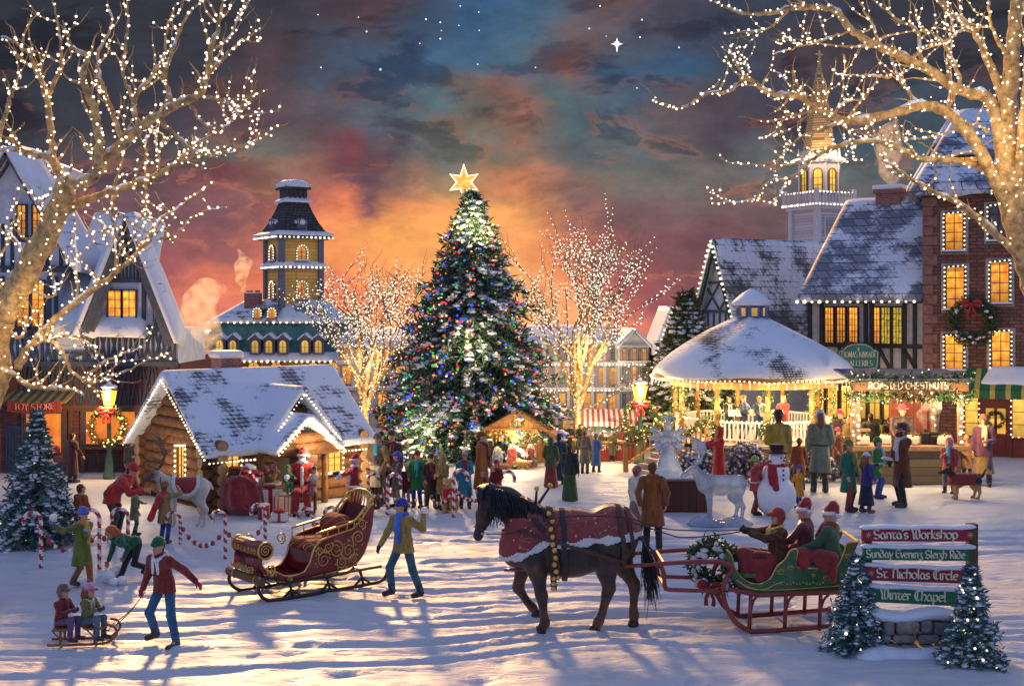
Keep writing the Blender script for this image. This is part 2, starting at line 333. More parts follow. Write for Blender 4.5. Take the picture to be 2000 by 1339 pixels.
 def prism(s,poly,t,mi=0,frame=None,mi_side=None):
  """poly in (x,z), thickness from y=t[0] to y=t[1]; poly counter-clockwise seen from -y"""
  n=len(poly);V=[(x,t[0],z)for x,z in poly]+[(x,t[1],z)for x,z in poly]
  Fs=[list(range(n)),list(range(2*n-1,n-1,-1))]+[(i,i+n,(i+1)%n+n,(i+1)%n)for i in range(n)]
  V=np.array(V,float)
  if frame is not None:V=V@np.asarray(frame[0]).T+np.asarray(frame[1])
  return s.add(V,Fs,[mi,mi]+[mi if mi_side is None else mi_side]*n)
 def quad(s,a,b,c,d,mi=0):return s.add([a,b,c,d],[(0,1,2,3)],mi)
 def slab(s,q,th,mi=0):
  """four corners, thickened by th along the normal"""
  q=np.array(q,float);nrm=np.cross(q[1]-q[0],q[3]-q[0]);nrm/=np.linalg.norm(nrm);V=np.concatenate([q,q+nrm*th])
  return s.add(V,[(3,2,1,0),(4,5,6,7),(0,1,5,4),(1,2,6,5),(2,3,7,6),(3,0,4,7)],mi)
 def obj(s,name,mats,parent=None,smooth=False,loc=(0,0,0),rot=(0,0,0),scale=None):
  return link(name,mkmesh(name,np.concatenate(s.V)if s.V else np.zeros((0,3)),s.F,mats,s.I,smooth),parent,loc,rot,scale)
def ico():
 p=(1+5**.5)/2
 V=np.array([(-1,p,0),(1,p,0),(-1,-p,0),(1,-p,0),(0,-1,p),(0,1,p),(0,-1,-p),(0,1,-p),(p,0,-1),(p,0,1),(-p,0,-1),(-p,0,1)])/math.sqrt(1+p*p)
 Fs=np.array([(0,11,5),(0,5,1),(0,1,7),(0,7,10),(0,10,11),(1,5,9),(5,11,4),(11,10,2),(10,7,6),(7,1,8),(3,9,4),(3,4,2),(3,2,6),(3,6,8),(3,8,9),(4,9,5),(2,4,11),(6,2,10),(8,6,7),(9,8,1)])
 return V,Fs
ICO_V,ICO_F=ico()
def balls(P,R):
 """many small icosahedra as arrays"""
 P=np.asarray(P,float).reshape(-1,3);R=np.broadcast_to(np.asarray(R,float),(len(P),))
 V=(ICO_V[None]*R[:,None,None]+P[:,None]).reshape(-1,3)
 Fs=(ICO_F[None]+(np.arange(len(P))*12)[:,None,None]).reshape(-1,3)
 return V,Fs
def spline(P,n=8):
 """Catmull-Rom through points"""
 P=np.asarray(P,float);Q=np.concatenate([2*P[:1]-P[1:2],P,2*P[-1:]-P[-2:-1]]);out=[]
 for i in range(len(P)-1):
  a,b,c,d=Q[i:i+4]
  for t in np.arange(n)/n:out.append(.5*((2*b)+(c-a)*t+(2*a-5*b+4*c-d)*t*t+(3*b-a-3*c+d)*t**3))
 out.append(P[-1]);return np.array(out)
def along(P,step):
 """points every step along a polyline"""
 P=np.asarray(P,float);L=np.concatenate([[0],np.cumsum(np.linalg.norm(np.diff(P,axis=0),axis=1))])
 s=np.arange(step*.5,L[-1],step);return np.stack([np.interp(s,L,P[:,i])for i in range(3)],1)
# ------------ smooth solids: blended round cones meshed by surface nets
class Sdf:
 def __init__(s):s.p=[]
 def cap(s,a,b,ra,rb=None,k=.04,sc=None,op='u',zmin=None):
  s.p.append(('c',np.array(a,float),np.array(b,float),ra,ra if rb is None else rb,k,None if sc is None else np.array(sc,float),op,zmin));return s
 def ell(s,c,r,k=.04,rot=None,op='u'):
  r=np.array([r]*3 if np.isscalar(r)else r,float);s.p.append(('e',np.array(c,float),r,rot,k,op));return s
 def box(s,c,d,rnd=.02,k=.02,rot=None,op='u'):
  s.p.append(('b',np.array(c,float),np.array(d,float)/2,rnd,rot,k,op));return s
 def chain(s,P,R,k=.04):
  for i in range(len(P)-1):s.cap(P[i],P[i+1],R[i],R[i+1],k)
  return s
 def mesh(s,h,infl=0.0):
  bbs=[]
  for q in s.p:
   if q[0]=='c':
    f=1 if q[6]is None else max(1,*q[6]);r=max(q[3],q[4])*f;lo,hi=np.minimum(q[1],q[2])-r,np.maximum(q[1],q[2])+r;k=q[5]
   elif q[0]=='e':
    r=q[2]if q[3]is None else np.full(3,q[2].max());lo,hi=q[1]-r,q[1]+r;k=q[4]
   else:
    r=q[2]if q[4]is None else np.full(3,np.linalg.norm(q[2]));lo,hi=q[1]-r,q[1]+r;k=q[5]
   bbs.append((lo-k-2*h-infl,hi+k+2*h+infl))
  un=[b for b,q in zip(bbs,s.p)if q[{'c':7,'e':5,'b':6}[q[0]]]=='u']
  lo=np.min([b[0]for b in un],0)-h;hi=np.max([b[1]for b in un],0)+h
  n=np.ceil((hi-lo)/h).astype(int)+1;D=np.full(n,9.0,np.float32)
  ax=[lo[i]+h*np.arange(n[i])for i in range(3)]
  for q,(l,u)in zip(s.p,bbs):
   i0=np.clip(((l-lo)/h).astype(int),0,n);i1=np.clip(((u-lo)/h).astype(int)+2,0,n)
   if(i1<=i0).any():continue
   sl=tuple(slice(a,b)for a,b in zip(i0,i1))
   g=np.stack(np.meshgrid(*[ax[i][sl[i]]for i in range(3)],indexing='ij'),-1)
   if q[0]=='c':
    _,a,b,ra,rb,k,sc,op,zmin=q;p=g-a;ba=b-a;m=1.0
    if sc is not None:p=p/sc;ba=ba/sc;m=sc.min()
    t=np.clip((p@ba)/(ba@ba+1e-9),0,1);d=(np.linalg.norm(p-t[...,None]*ba,axis=-1)-(ra+(rb-ra)*t))*m
    if zmin is not None:d=np.maximum(d,zmin-g[...,2])
   elif q[0]=='e':
    _,c,r,rot,k,op=q;p=g-c
    if rot is not None:p=p@np.asarray(rot)
    ln=np.linalg.norm(p/r,axis=-1);d=(ln-1)*ln/(np.linalg.norm(p/(r*r),axis=-1)+1e-6)
   else:
    _,c,r,rnd,rot,k,op=q;p=g-c
    if rot is not None:p=p@np.asarray(rot)
    w=np.abs(p)-(r-rnd);d=np.linalg.norm(np.maximum(w,0),axis=-1)+np.minimum(w.max(-1),0)-rnd
   A=D[sl]
   if op=='u':
    hh=np.maximum(k-np.abs(A-d),0)/max(k,1e-6);D[sl]=np.minimum(A,d)-hh*hh*k*.25
   else:
    hh=np.maximum(k-np.abs(A+d),0)/max(k,1e-6);D[sl]=np.maximum(A,-d)+hh*hh*k*.25
  D-=infl
  ins=D<0
  cn=np.zeros(n-1,np.int8)
  for i in(0,1):
   for j in(0,1):
    for k in(0,1):cn+=ins[i:n[0]-1+i,j:n[1]-1+j,k:n[2]-1+k]
  act=(cn>0)&(cn<8);idx=np.full(n-1,-1,np.int64);ci=np.argwhere(act);idx[act]=np.arange(len(ci))
  acc=np.zeros((len(ci),3));cnt=np.zeros(len(ci))
  for a in range(3):
   o1,o2=[x for x in range(3)if x!=a]
   for i in(0,1):
    for j in(0,1):
     p0=ci.copy();p0[:,o1]+=i;p0[:,o2]+=j;p1=p0.copy();p1[:,a]+=1
     d0=D[tuple(p0.T)];d1=D[tuple(p1.T)];m=(d0<0)!=(d1<0)
     t=d0[m]/(d0[m]-d1[m]);pos=p0[m].astype(float);pos[:,a]+=t
     acc[m]+=pos;cnt[m]+=1
  V=lo+h*acc/cnt[:,None];quads=[]
  for a in range(3):
   o1,o2=[(1,2),(2,0),(0,1)][a]
   sl0=[slice(None)]*3;sl1=[slice(None)]*3;sl0[a]=slice(0,n[a]-1);sl1[a]=slice(1,n[a])
   A,B=ins[tuple(sl0)],ins[tuple(sl1)];e=np.argwhere(A!=B);e=e[(e[:,o1]>0)&(e[:,o2]>0)&(e[:,o1]<n[o1]-1)&(e[:,o2]<n[o2]-1)]
   if not len(e):continue
   def cell(d1,d2):
    q=e.copy();q[:,o1]+=d1;q[:,o2]+=d2;return idx[tuple(q.T)]
   q=np.stack([cell(-1,-1),cell(0,-1),cell(0,0),cell(-1,0)],1);fl=~A[tuple(e.T)]
   q[fl]=q[fl][:,::-1];quads.append(q)
  return V,np.concatenate(quads)
 def obj(s,name,mats,h,parent=None,infl=0.0,keep=None,mfn=None,**kw):
  V,Q=s.mesh(h,infl)
  if keep is not None:
   c=V[Q].mean(1);Q=Q[keep(c)]
   us,inv=np.unique(Q,return_inverse=True);V=V[us];Q=inv.reshape(-1,4)
  mi=None if mfn is None else mfn(V[Q].mean(1))
  return link(name,mkmesh(name,V,Q,mats,mi,True),parent,**kw)
# ------------ people
SKIN=RGB(206,152,122)
def skinmat(c=None):return M('skin' if c is None else 'skin_%d'%c[0],SKIN if c is None else RGB(*c),.55,.18,12,.15,80,spec=.4)
def unit(v):v=np.asarray(v,float);return v/(np.linalg.norm(v)+1e-9)
def ik(a,t,l1,l2,pole):
 a,t=np.array(a,float),np.array(t,float);d=t-a;L=np.linalg.norm(d)
 if L>(l1+l2)*.995:d=d/L*(l1+l2)*.995;L=(l1+l2)*.995;t=a+d
 L=max(L,abs(l1-l2)+.02);u=d/(np.linalg.norm(d)+1e-9);p=np.array(pole,float);p=p-u*np.dot(p,u);p=unit(p)
 x=(l1*l1-l2*l2+L*L)/(2*L);y=math.sqrt(max(0,l1*l1-x*x));return a+u*x+p*y,t
def hand_sdf(S,wr,d,side,curl=.5,r=.0098,th=None):
 """palm, four bent fingers of unequal length and a thumb from the side of the palm"""
 d=unit(d);fw=np.array((0,-1,0.0))if th is None else np.array(th,float)
 if abs(np.dot(fw,d))>.8:fw=np.array((0,0,1.0))
 th=unit(fw-d*np.dot(fw,d));n=np.cross(d,th);n=n if n[0]*side<0 else-n
 for q in(-.022,0,.022):S.cap(wr-d*.02,wr+d*.085+th*q,.021,.0165,.02)
 for q,ln in((.031,.072),(.011,.082),(-.010,.076),(-.030,.058)):
  p=wr+d*.085+th*q;a=curl*.55;P=[p];dd=d
  for f,k in((.44,1),(.32,1.5),(.24,1.2)):
   c=a*k;ddn=dd*math.cos(c)+n*math.sin(c);n2=n*math.cos(c)-dd*math.sin(c);dd=ddn;P.append(P[-1]+dd*ln*f);
  S.chain(P,[r*1.1,r*1.02,r*.95,r*.8],.006)
 b=wr+d*.025+th*.028;e=unit(d*.75+th*.75+n*.35*curl);e2=unit(d*.95+th*.15+n*.7*curl)
 S.chain([b,b+e*.042,b+e*.042+e2*.032],[r*1.45,r*1.25,r],.012)
PEOPLE=[]
def person(label,px,py,hpx,yaw=0,coat=(90,70,60),clen=.62,flare=.03,legs=(50,50,70),boots=(45,35,30),hat=None,hair=((70,45,30),'short'),scarf=None,gloves=None,skirt=None,beard=None,hl=None,hr=None,fl=None,fr=None,lean=0,tilt=0,hy=0,hp=0,pel=None,hf=1.0,group=None,z0=0,D=None,trim=None,belt=None,fat=1.0,cat='person',curl=.5,legw=1.0,skin=None,loc=None,S=None,coatmat=None,knee=None,apron=None,open_coat=None,collar=None,hlp=None,hrp=None,flp=None,frp=None):
 yr=math.radians(yaw)
 if loc is None:
  loc=G(px,py,z0)if D is None else np.array(((px-1000)/F*D,D,z0))
 Dp=loc[1];stand=1.75+.05*(hf-1)
 if S is None:S=hpx*Dp/F/(stand+(.24*(hf-1)))
 cy,sy=math.cos(yr),math.sin(yr)
 def scr(q):
  dx,dy,z=(q[0]-px)/F*Dp,-(q[2]if len(q)>2 else 0),(py-q[1])/F*Dp;return np.array((dx*cy+dy*sy,-dx*sy+dy*cy,z))/S
 if hlp:hl=scr(hlp)
 if hrp:hr=scr(hrp)
 if flp:fl=scr(flp)
 if frp:fr=scr(frp)
 h=min(.027,max(.0135,.85*Dp/1200))/S
 pel=np.array((0,0,.93)if pel is None else pel,float)
 R=rotm(math.radians(lean),math.radians(tilt),0)
 def T(x,y,z):return pel+R@np.array((x,y,z-.93))
 Rh=R@rotm(math.radians(-lean*.55+hp),0,math.radians(hy));nk=T(0,0,1.47);hc=nk+Rh@np.array((0,-.015,.145*hf))
 def Hd(x,y,z):return hc+Rh@(np.array((x,y,z))*hf)
 shl,shr=T(-.185*fat**.5,0,1.405),T(.185*fat**.5,0,1.405)
 jr=random.Random(int(abs(loc[0]*991)+abs(loc[1])*37));j=jr.uniform
 if pel[2]>.9 and lean==0:tilt+=j(-2.5,2.5);lean=j(-1,4);hy+=j(-14,14);R=rotm(math.radians(lean),math.radians(tilt),0)
 pose=jr.choice(((-.25,-.08,.84),(-.22,-.2,.95),(-.10,-.26,1.08),(-.24,-.12,.9),(-.16,-.22,1.0))),jr.choice(((.25,-.08,.84),(.22,-.2,.95),(.08,-.26,1.12),(.25,-.1,.88)))
 hl=T(*pose[0])if hl is None else np.array(hl,float);hr=T(*pose[1])if hr is None else np.array(hr,float)
 el,wl=ik(shl,hl,.29,.26,(-.5,.55,-.5));er,wr_=ik(shr,hr,.29,.26,(.5,.55,-.5))
 fl=np.array((-.11-j(0,.03),j(-.08,.08),0)if fl is None else fl,float);fr=np.array((.11+j(0,.03),j(-.08,.08),0)if fr is None else fr,float)
 hipl,hipr=pel+R@np.array((-.095,0,-.02)),pel+R@np.array((.095,0,-.02));kn=(0,-1,.15)if knee is None else knee
 kl,al=ik(hipl,fl+(0,.02,.085),.43,.42,kn);kr,ar=ik(hipr,fr+(0,.02,.085),.43,.42,kn)
 sk=skinmat(skin)
# body: one continuous surface from head to feet
 B=Sdf()
 B.ell(Hd(0,.012,.03),np.array((.077,.097,.088))*hf,.03,Rh);B.ell(Hd(0,-.03,-.05),np.array((.055,.062,.066))*hf,.04,Rh)
 B.cap(Hd(0,-.088,.018),Hd(0,-.112,-.022),.011*hf,.016*hf,.014);B.ell(Hd(0,-.078,-.098),.022*hf,.03)
 for s in(-1,1):B.ell(Hd(.079*s,.015,-.008),np.array((.012,.024,.033))*hf,.012,Rh);B.ell(Hd(.034*s,-.096,.014),.017*hf,.012,None,'s')
 B.ell(Hd(0,-.09,.034),np.array((.052,.02,.012))*hf,.015,Rh)
 B.cap(T(0,0,1.40),Hd(0,.015,-.06),.056,.052,.03)
 B.cap(T(0,0,.98),T(0,0,1.3),.12,.135,.06,(1.1,.75,1));B.cap(shl,shr,.06,.06,.05)
 for a,e,w in((shl,el,wl),(shr,er,wr_)):B.cap(a,e,.05,.04,.03);B.cap(e,w,.04,.028,.02)
 for a,k_,e,f in((hipl,kl,al,fl),(hipr,kr,ar,fr)):B.cap(a,k_,.075,.05,.04);B.cap(k_,e,.05,.036,.03);B.cap(e,f+(0,-.12,.05),.036,.035,.03)
 V,Q=B.mesh(h);Q=Q.tolist();V=[V];nv=len(V[0])
 hb=min(.0095,max(.0065,Dp*.0003))
 hands=[]
 for e,w,s in((el,wl,-1),(er,wr_,1)):
  Hs=Sdf();hand_sdf(Hs,w,w-e,s,curl,.0115 if gloves else .0098);v,q=Hs.mesh(hb);hands.append((v,q))
 if not gloves:
  for v,q in hands:V.append(v);Q+=(q+nv).tolist();nv+=len(v)
 root=link('person',mkmesh('person',np.concatenate(V),Q,sk,None,True),None,loc,(0,0,yr),S);tag(root,label,cat,group)
 if gloves:
  for(v,q),e,w in zip(hands,(el,er),(wl,wr_)):
   c=Sdf().cap(w-unit(w-e)*.05,w,.042,.036).mesh(.012);link('glove',mkmesh('glove',np.concatenate([v,c[0]]),np.concatenate([q,c[1]+len(v)]),cloth(*gloves),None,True),root)
# coat
 if coat:
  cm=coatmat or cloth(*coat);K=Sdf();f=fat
  K.cap(T(0,0,.99),T(0,-.005,1.31),.150*f,.168*f**.6,.06,(1.1,.78,1));K.cap(shl-(0,0,.02),shr-(0,0,.02),.066,.066,.09);K.cap(T(0,.01,1.38),T(0,.01,1.47),.11,.075,.05)
  for a,e,w in((shl,el,wl),(shr,er,wr_)):K.cap(a-(0,0,.015),e,.072,.062,.05);K.cap(e,w-unit(w-e)*.015,.062,.05,.03)
  zb=clen
  if pel[2]>.8:
   dn=np.array((0,0,zb));top=T(0,0,1.0);bt=np.array((top[0]*.3+pel[0]*.7,top[1]*.3+pel[1]*.7,zb))
   K.cap(top,bt,.158*f,(.172+flare)*f,.05,(1.14,.86,1),'u',zb)
  else:K.cap(T(0,0,1.0),T(0,0,.88),.152*f,.165*f,.05,(1.1,.85,1))
  K.obj('coat',cm,h,root)
  if trim:
   t=Sdf();r0=(.172+flare)*f
   bt=np.array((pel[0],pel[1],max(zb,pel[2]-.1)));P=[bt+np.array((1.14*r0*math.cos(a),.86*r0*math.sin(a),.03))for a in np.linspace(0,2*PI,15)]
   t.chain(P,[.04]*15,.02)
   for e,w in((el,wl),(er,wr_)):t.cap(w-unit(w-e)*.05,w-unit(w-e)*.01,.066,.066,.02)
   t.chain([T(0,-.15*f,z)for z in(1.36,1.2,1.05,.95)],[.04]*4,.02);t.chain([T(.1*math.cos(a),.015+.085*math.sin(a),1.47)for a in np.linspace(0,2*PI,9)],[.045]*9,.02)
   t.obj('fur_trim',M('fur_white',(.82,.8,.78),.95,.15,30,1.0,70,bdist=.03),h,root)
  if belt:
   t=Sdf();P=[T(1.1*.163*f*math.cos(a),.79*.163*f*math.sin(a),1.02)for a in np.linspace(0,2*PI,17)];t.chain(P,[.026]*17,.01);t.obj('belt',cloth(*belt),h,root)
  if open_coat:
   t=Sdf();t.chain([T(0,-.112*f,1.42),T(0,-.128*f,1.25),T(0,-.13*f,1.0)],[.05,.055,.05],.02);t.obj('jumper',cloth(*open_coat),h,root)
  if collar:
   t=Sdf();t.chain([T(.105*math.sin(a),.012-.085*math.cos(a)*(1 if math.cos(a)<0 else 1.2),1.455-.03*math.cos(a))for a in np.linspace(.35,2*PI-.35,11)],[.034]*11,.02)
   t.chain([T(-.04,-.11,1.42),T(-.055,-.15*f,1.22)],[.036,.022],.02);t.chain([T(.04,-.11,1.42),T(.055,-.15*f,1.22)],[.036,.022],.02);t.obj('collar',cloth(*collar),h,root)
 if skirt:
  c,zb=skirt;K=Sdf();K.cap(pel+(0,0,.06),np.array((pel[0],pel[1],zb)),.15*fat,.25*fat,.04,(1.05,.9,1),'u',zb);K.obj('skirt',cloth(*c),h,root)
 if apron:
  K=Sdf();K.chain([T(0,-.13,1.3),T(0,-.16,1.0),T(0,-.19,.6)],[.05,.06,.06],.04);K.obj('apron',cloth(*apron),h,root)
 if legs and not(skirt and skirt[1]<.15):
  K=Sdf();K.cap(hipl+(.01,0,.05),hipr+(-.01,0,.05),.088,.088,.05)
  for a,k_,e in((hipl,kl,al),(hipr,kr,ar)):K.cap(a,k_,.088*legw,.072*legw,.04);K.cap(k_,e,.074*legw,.064*legw,.03)
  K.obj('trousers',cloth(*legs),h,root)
 for a,k_,f in((al,kl,fl),(ar,kr,fr)):
  K=Sdf();u=unit(k_-a);K.cap(a,a+u*.13,.060,.068,.03);tl=f+np.array((0,-.17,.048))
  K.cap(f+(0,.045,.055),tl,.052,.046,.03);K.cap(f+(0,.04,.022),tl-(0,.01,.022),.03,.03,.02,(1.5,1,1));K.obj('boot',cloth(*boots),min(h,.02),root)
# hair, hat, beard
 if hair and not(hat and hat[0]in('hood',)):
  c,st=hair;K=Sdf();r=.005*hf
  K.ell(Hd(0,.03,.042),np.array((.088,.1,.092))*hf,.02,Rh)
  if st=='long':K.chain([Hd(0,.075,0),Hd(0,.095,-.1),Hd(0,.1,-.22)],[.085*hf,.08*hf,.05*hf],.05);K.chain([Hd(-.075,.02,.0),Hd(-.082,.03,-.12)],[.035*hf,.03*hf],.03);K.chain([Hd(.075,.02,.0),Hd(.082,.03,-.12)],[.035*hf,.03*hf],.03)
  else:K.cap(Hd(0,.05,-.02),Hd(0,.055,-.06),.075*hf,.055*hf,.03)
  if st=='bun':K.ell(Hd(0,.12,.05),.045*hf,.02)
  K.ell(Hd(0,-.10,-.03),np.array((.075,.075,.085))*hf,.02,Rh,'s');K.obj('hair',M('hair_%d_%d'%(c[0],c[2]),RGB(*c),.6,.35,25,.6,90),h*.9,root)
 if beard:
  K=Sdf();K.chain([Hd(-.062,-.05,-.03),Hd(-.04,-.075,-.1),Hd(.04,-.075,-.1),Hd(.062,-.05,-.03)],[.025*hf,.04*hf,.04*hf,.025*hf],.03);K.ell(Hd(0,-.085,-.12),np.array((.06,.045,.075))*hf,.04,Rh);K.cap(Hd(-.03,-.108,-.04),Hd(.03,-.108,-.04),.013*hf,.013*hf,.01)
  K.obj('beard',M('beard_%d'%beard[0],RGB(*beard),.9,.15,30,1,60,bdist=.02),h,root)
 if hat:
  ty,c=hat[0],hat[1];c2=hat[2]if len(hat)>2 else None;K=Sdf();hm=cloth(*c);E=None
  def up(x,y,z):return Hd(x,y,z)
  if ty=='beanie':
   K.ell(up(0,.012,.062),np.array((.094,.112,.105))*hf,.02,Rh);K.ell(up(0,-.06,-.05),np.array((.2,.2,.075))*hf,.01,Rh,'s');E=Sdf().chain([up(.092*math.cos(a),.012+.108*math.sin(a),.045)for a in np.linspace(0,2*PI,13)],[.024*hf]*13,.01)
   if len(hat)>3:Sdf().ell(up(0,.03,.18),.04*hf).obj('pompom',M('fur_%d'%hat[3][0],RGB(*hat[3]),.95,.2,30,1,60),h,root)
  elif ty in('brim','top'):
   hh=.15 if ty=='brim' else .22;r1=.082 if ty=='brim' else .098
   K.cap(up(0,.01,.07),up(0,.015,hh),.092*hf,(r1-.012)*hf,.02,None);K.cap(up(0,.01,.058),up(0,.01,.066),.14*hf,.14*hf,.02,None)
   K.p=[];
   K.ell(up(0,.01,.06),np.array((.15,.165,.016))*hf,.02,Rh);K.box(up(0,.012,.06+(hh-.04)/2),np.array((.175,.2,hh-.03))*hf,.06*hf,.02,Rh);E=Sdf().chain([up(.09*math.cos(a),.012+.104*math.sin(a),.082)for a in np.linspace(0,2*PI,13)],[.014*hf]*13,.006)
   c2=c2 or tuple(int(v*.5)for v in c)
  elif ty=='cap':
   K.ell(up(0,.015,.07),np.array((.1,.122,.072))*hf,.02,Rh);K.ell(up(0,-.11,.045),np.array((.075,.07,.014))*hf,.015,Rh);K.ell(up(0,-.03,-.03),np.array((.2,.2,.06))*hf,.01,Rh,'s')
  elif ty=='ear':
   K.ell(up(0,.012,.062),np.array((.098,.115,.1))*hf,.02,Rh);K.ell(up(0,-.06,-.05),np.array((.2,.2,.075))*hf,.01,Rh,'s');K.ell(up(0,-.105,.06),np.array((.078,.05,.034))*hf,.02,Rh)
   for s in(-1,1):K.ell(up(.088*s,.02,-.02),np.array((.022,.05,.085))*hf,.02,Rh)
   K.ell(up(0,.1,.0),np.array((.08,.03,.06))*hf,.03,Rh)
  elif ty=='hood':
   K.ell(up(0,.03,.02),np.array((.115,.128,.15))*hf,.02,Rh);K.cap(up(0,.03,-.08),T(0,.02,1.43),.095*hf,.1,.04);K.ell(up(0,-.12,-.01),np.array((.078,.1,.11))*hf,.02,Rh,'s')
   E=Sdf().chain([up(.088*math.cos(a),-.052,.02+.12*math.sin(a))for a in np.linspace(0,2*PI,13)],[.02*hf]*13,.01)if c2 else None
  elif ty=='santa':
   K.ell(up(0,.01,.06),np.array((.095,.112,.09))*hf,.02,Rh);K.ell(up(0,-.06,-.06),np.array((.2,.2,.08))*hf,.01,Rh,'s');K.chain([up(0,.01,.1),up(.03,.05,.17),up(.1,.1,.15),up(.135,.12,.06)],[.085*hf,.06*hf,.036*hf,.02*hf],.05)
   E=Sdf().chain([up(.096*math.cos(a),.012+.112*math.sin(a),.045+.01*math.sin(a))for a in np.linspace(0,2*PI,15)],[.034*hf]*15,.01);E.ell(up(.14,.125,.02),.042*hf,.01);c2=(232,228,226)
  elif ty=='scarf':
   K.ell(up(0,.025,.025),np.array((.098,.115,.125))*hf,.02,Rh);K.ell(up(0,-.105,-.012),np.array((.066,.085,.092))*hf,.02,Rh,'s');K.cap(up(0,-.01,-.1),up(0,.03,-.1),.075*hf,.08*hf,.03);K.cap(up(0,.09,-.08),up(0,.1,-.18),.06*hf,.03*hf,.03)
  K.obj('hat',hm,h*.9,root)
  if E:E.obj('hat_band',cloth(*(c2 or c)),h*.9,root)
 if scarf:
  K=Sdf();K.chain([T(.085*math.cos(a),.0+.085*math.sin(a),1.465+.012*math.sin(2*a))for a in np.linspace(0,2*PI,11)],[.042]*11,.02);K.chain([T(.03,-.105,1.44),T(.045,-.165*fat,1.3),T(.04,-.165*fat,1.02)],[.042,.038,.042],.02);K.chain([T(-.02,-.11,1.43),T(-.03,-.165*fat,1.22)],[.038,.036],.02)
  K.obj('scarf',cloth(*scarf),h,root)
 hd=abs(((yaw+hy+180)%360)-180)
 if hd<120 and Dp<36:
  for s in(-1,1):MB().ball(Hd(.033*s,-.0855,.013),np.array((.0125,.011,.0085))*hf,8,6).obj('eye',M('eye_dark',(.015,.012,.01),.2,.1,9,0),root,True)
  MB().ball(Hd(0,-.089,-.062),np.array((.024,.01,.0075))*hf,8,6,0,Rh).obj('mouth',M('lips',RGB(150,70,66),.5,.1,9,0),root,True)
 PEOPLE.append(root);root['_s']=S
 return root
# ------------ ground: one snow sheet, falling away behind the town
def ground_z(X,Y):
 far=np.clip((Y-62)/60,0,None);return-(far**1.3)*6.0
def vnoise(X,Y,seed,n=5,base=.35):
 r=np.random.default_rng(seed);Z=np.zeros_like(X)
 for i in range(n):
  f=base*1.9**i
  for _ in range(3):
   a=r.uniform(0,2*PI);Z+=np.sin((X*math.cos(a)+Y*math.sin(a))*f*2*PI*r.uniform(.7,1.3)+r.uniform(0,6.28))*(.55**i)/3
 return Z
def make_ground():
 ys=np.concatenate([np.arange(8,17,.3),np.arange(17,30,.085),np.arange(30,46,.13),np.arange(46,62,.5),np.geomspace(62,420,40)]);xs=np.concatenate([[-300,-150,-80,-45],np.arange(-27,-12,.3),np.arange(-12,12,.1),np.arange(12,27.01,.3),[45,80,150,300]])
 X,Y=np.meshgrid(xs,ys,indexing='ij');m=np.clip(1-np.abs(X)/40,0,1)
# drifts stretched across the square, sleigh ruts and trodden hollows
 Z=.027*vnoise(X*.35,Y*1.5,3,5,.28)+.010*vnoise(X*1.2,Y*2.6,5,3,.8)
 def rut(P,w,d):
  P=np.array(P);yy=np.interp(X,P[:,0],P[:,1],left=-999,right=-999);dd=(Y-yy-.12*np.sin(X*1.3))
  return-d*np.exp(-(dd/w)**2)+.6*d*np.exp(-((np.abs(dd)-2.2*w)/(.8*w))**2)
 for P in([(-9,17.6),(-2,18.6),(2,19.6),(9,19.0)],[(-9,18.9),(-2,19.7),(3,20.6),(9,20.4)],[(-10,22.5),(-3,23.3),(4,23.9),(9,22.8)],[(-2,25.0),(5,25.9),(12,27)],[(-9,20.6),(-1,21.4),(5,22.1)],[(-3,28.5),(6,27.5),(14,29)]):Z+=rut(P,.10,.07);Z+=rut([(a,b+.95)for a,b in P],.10,.07)
 r=np.random.default_rng(11)
 for _ in range(2200):
  x,y=r.uniform(-12,13),r.uniform(17,40);k=(np.abs(X-x)<.6)&(np.abs(Y-y)<.6);s=r.uniform(.07,.15)
  Z[k]-=r.uniform(.015,.045)*np.exp(-((X[k]-x)**2/(1.6*s)**2+(Y[k]-y)**2/s**2))
 Z=Z*m*np.clip((60-Y)/12,0,1)+ground_z(X,Y);n0,n1=X.shape
 I=np.arange(n0*n1).reshape(n0,n1);Q=np.stack([I[:-1,:-1],I[1:,:-1],I[1:,1:],I[:-1,1:]],-1).reshape(-1,4)
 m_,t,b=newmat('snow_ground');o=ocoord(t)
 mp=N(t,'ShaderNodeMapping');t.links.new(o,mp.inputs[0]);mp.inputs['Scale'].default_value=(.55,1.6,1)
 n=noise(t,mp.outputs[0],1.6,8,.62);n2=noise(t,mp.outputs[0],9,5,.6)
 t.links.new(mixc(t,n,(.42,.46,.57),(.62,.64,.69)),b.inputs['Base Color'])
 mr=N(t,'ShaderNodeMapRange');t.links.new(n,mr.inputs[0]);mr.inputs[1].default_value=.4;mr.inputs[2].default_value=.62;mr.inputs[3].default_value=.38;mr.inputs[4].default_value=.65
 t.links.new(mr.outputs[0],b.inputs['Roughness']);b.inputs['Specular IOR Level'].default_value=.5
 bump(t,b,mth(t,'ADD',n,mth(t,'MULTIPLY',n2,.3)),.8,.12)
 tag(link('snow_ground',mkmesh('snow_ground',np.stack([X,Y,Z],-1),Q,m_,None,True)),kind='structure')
make_ground()
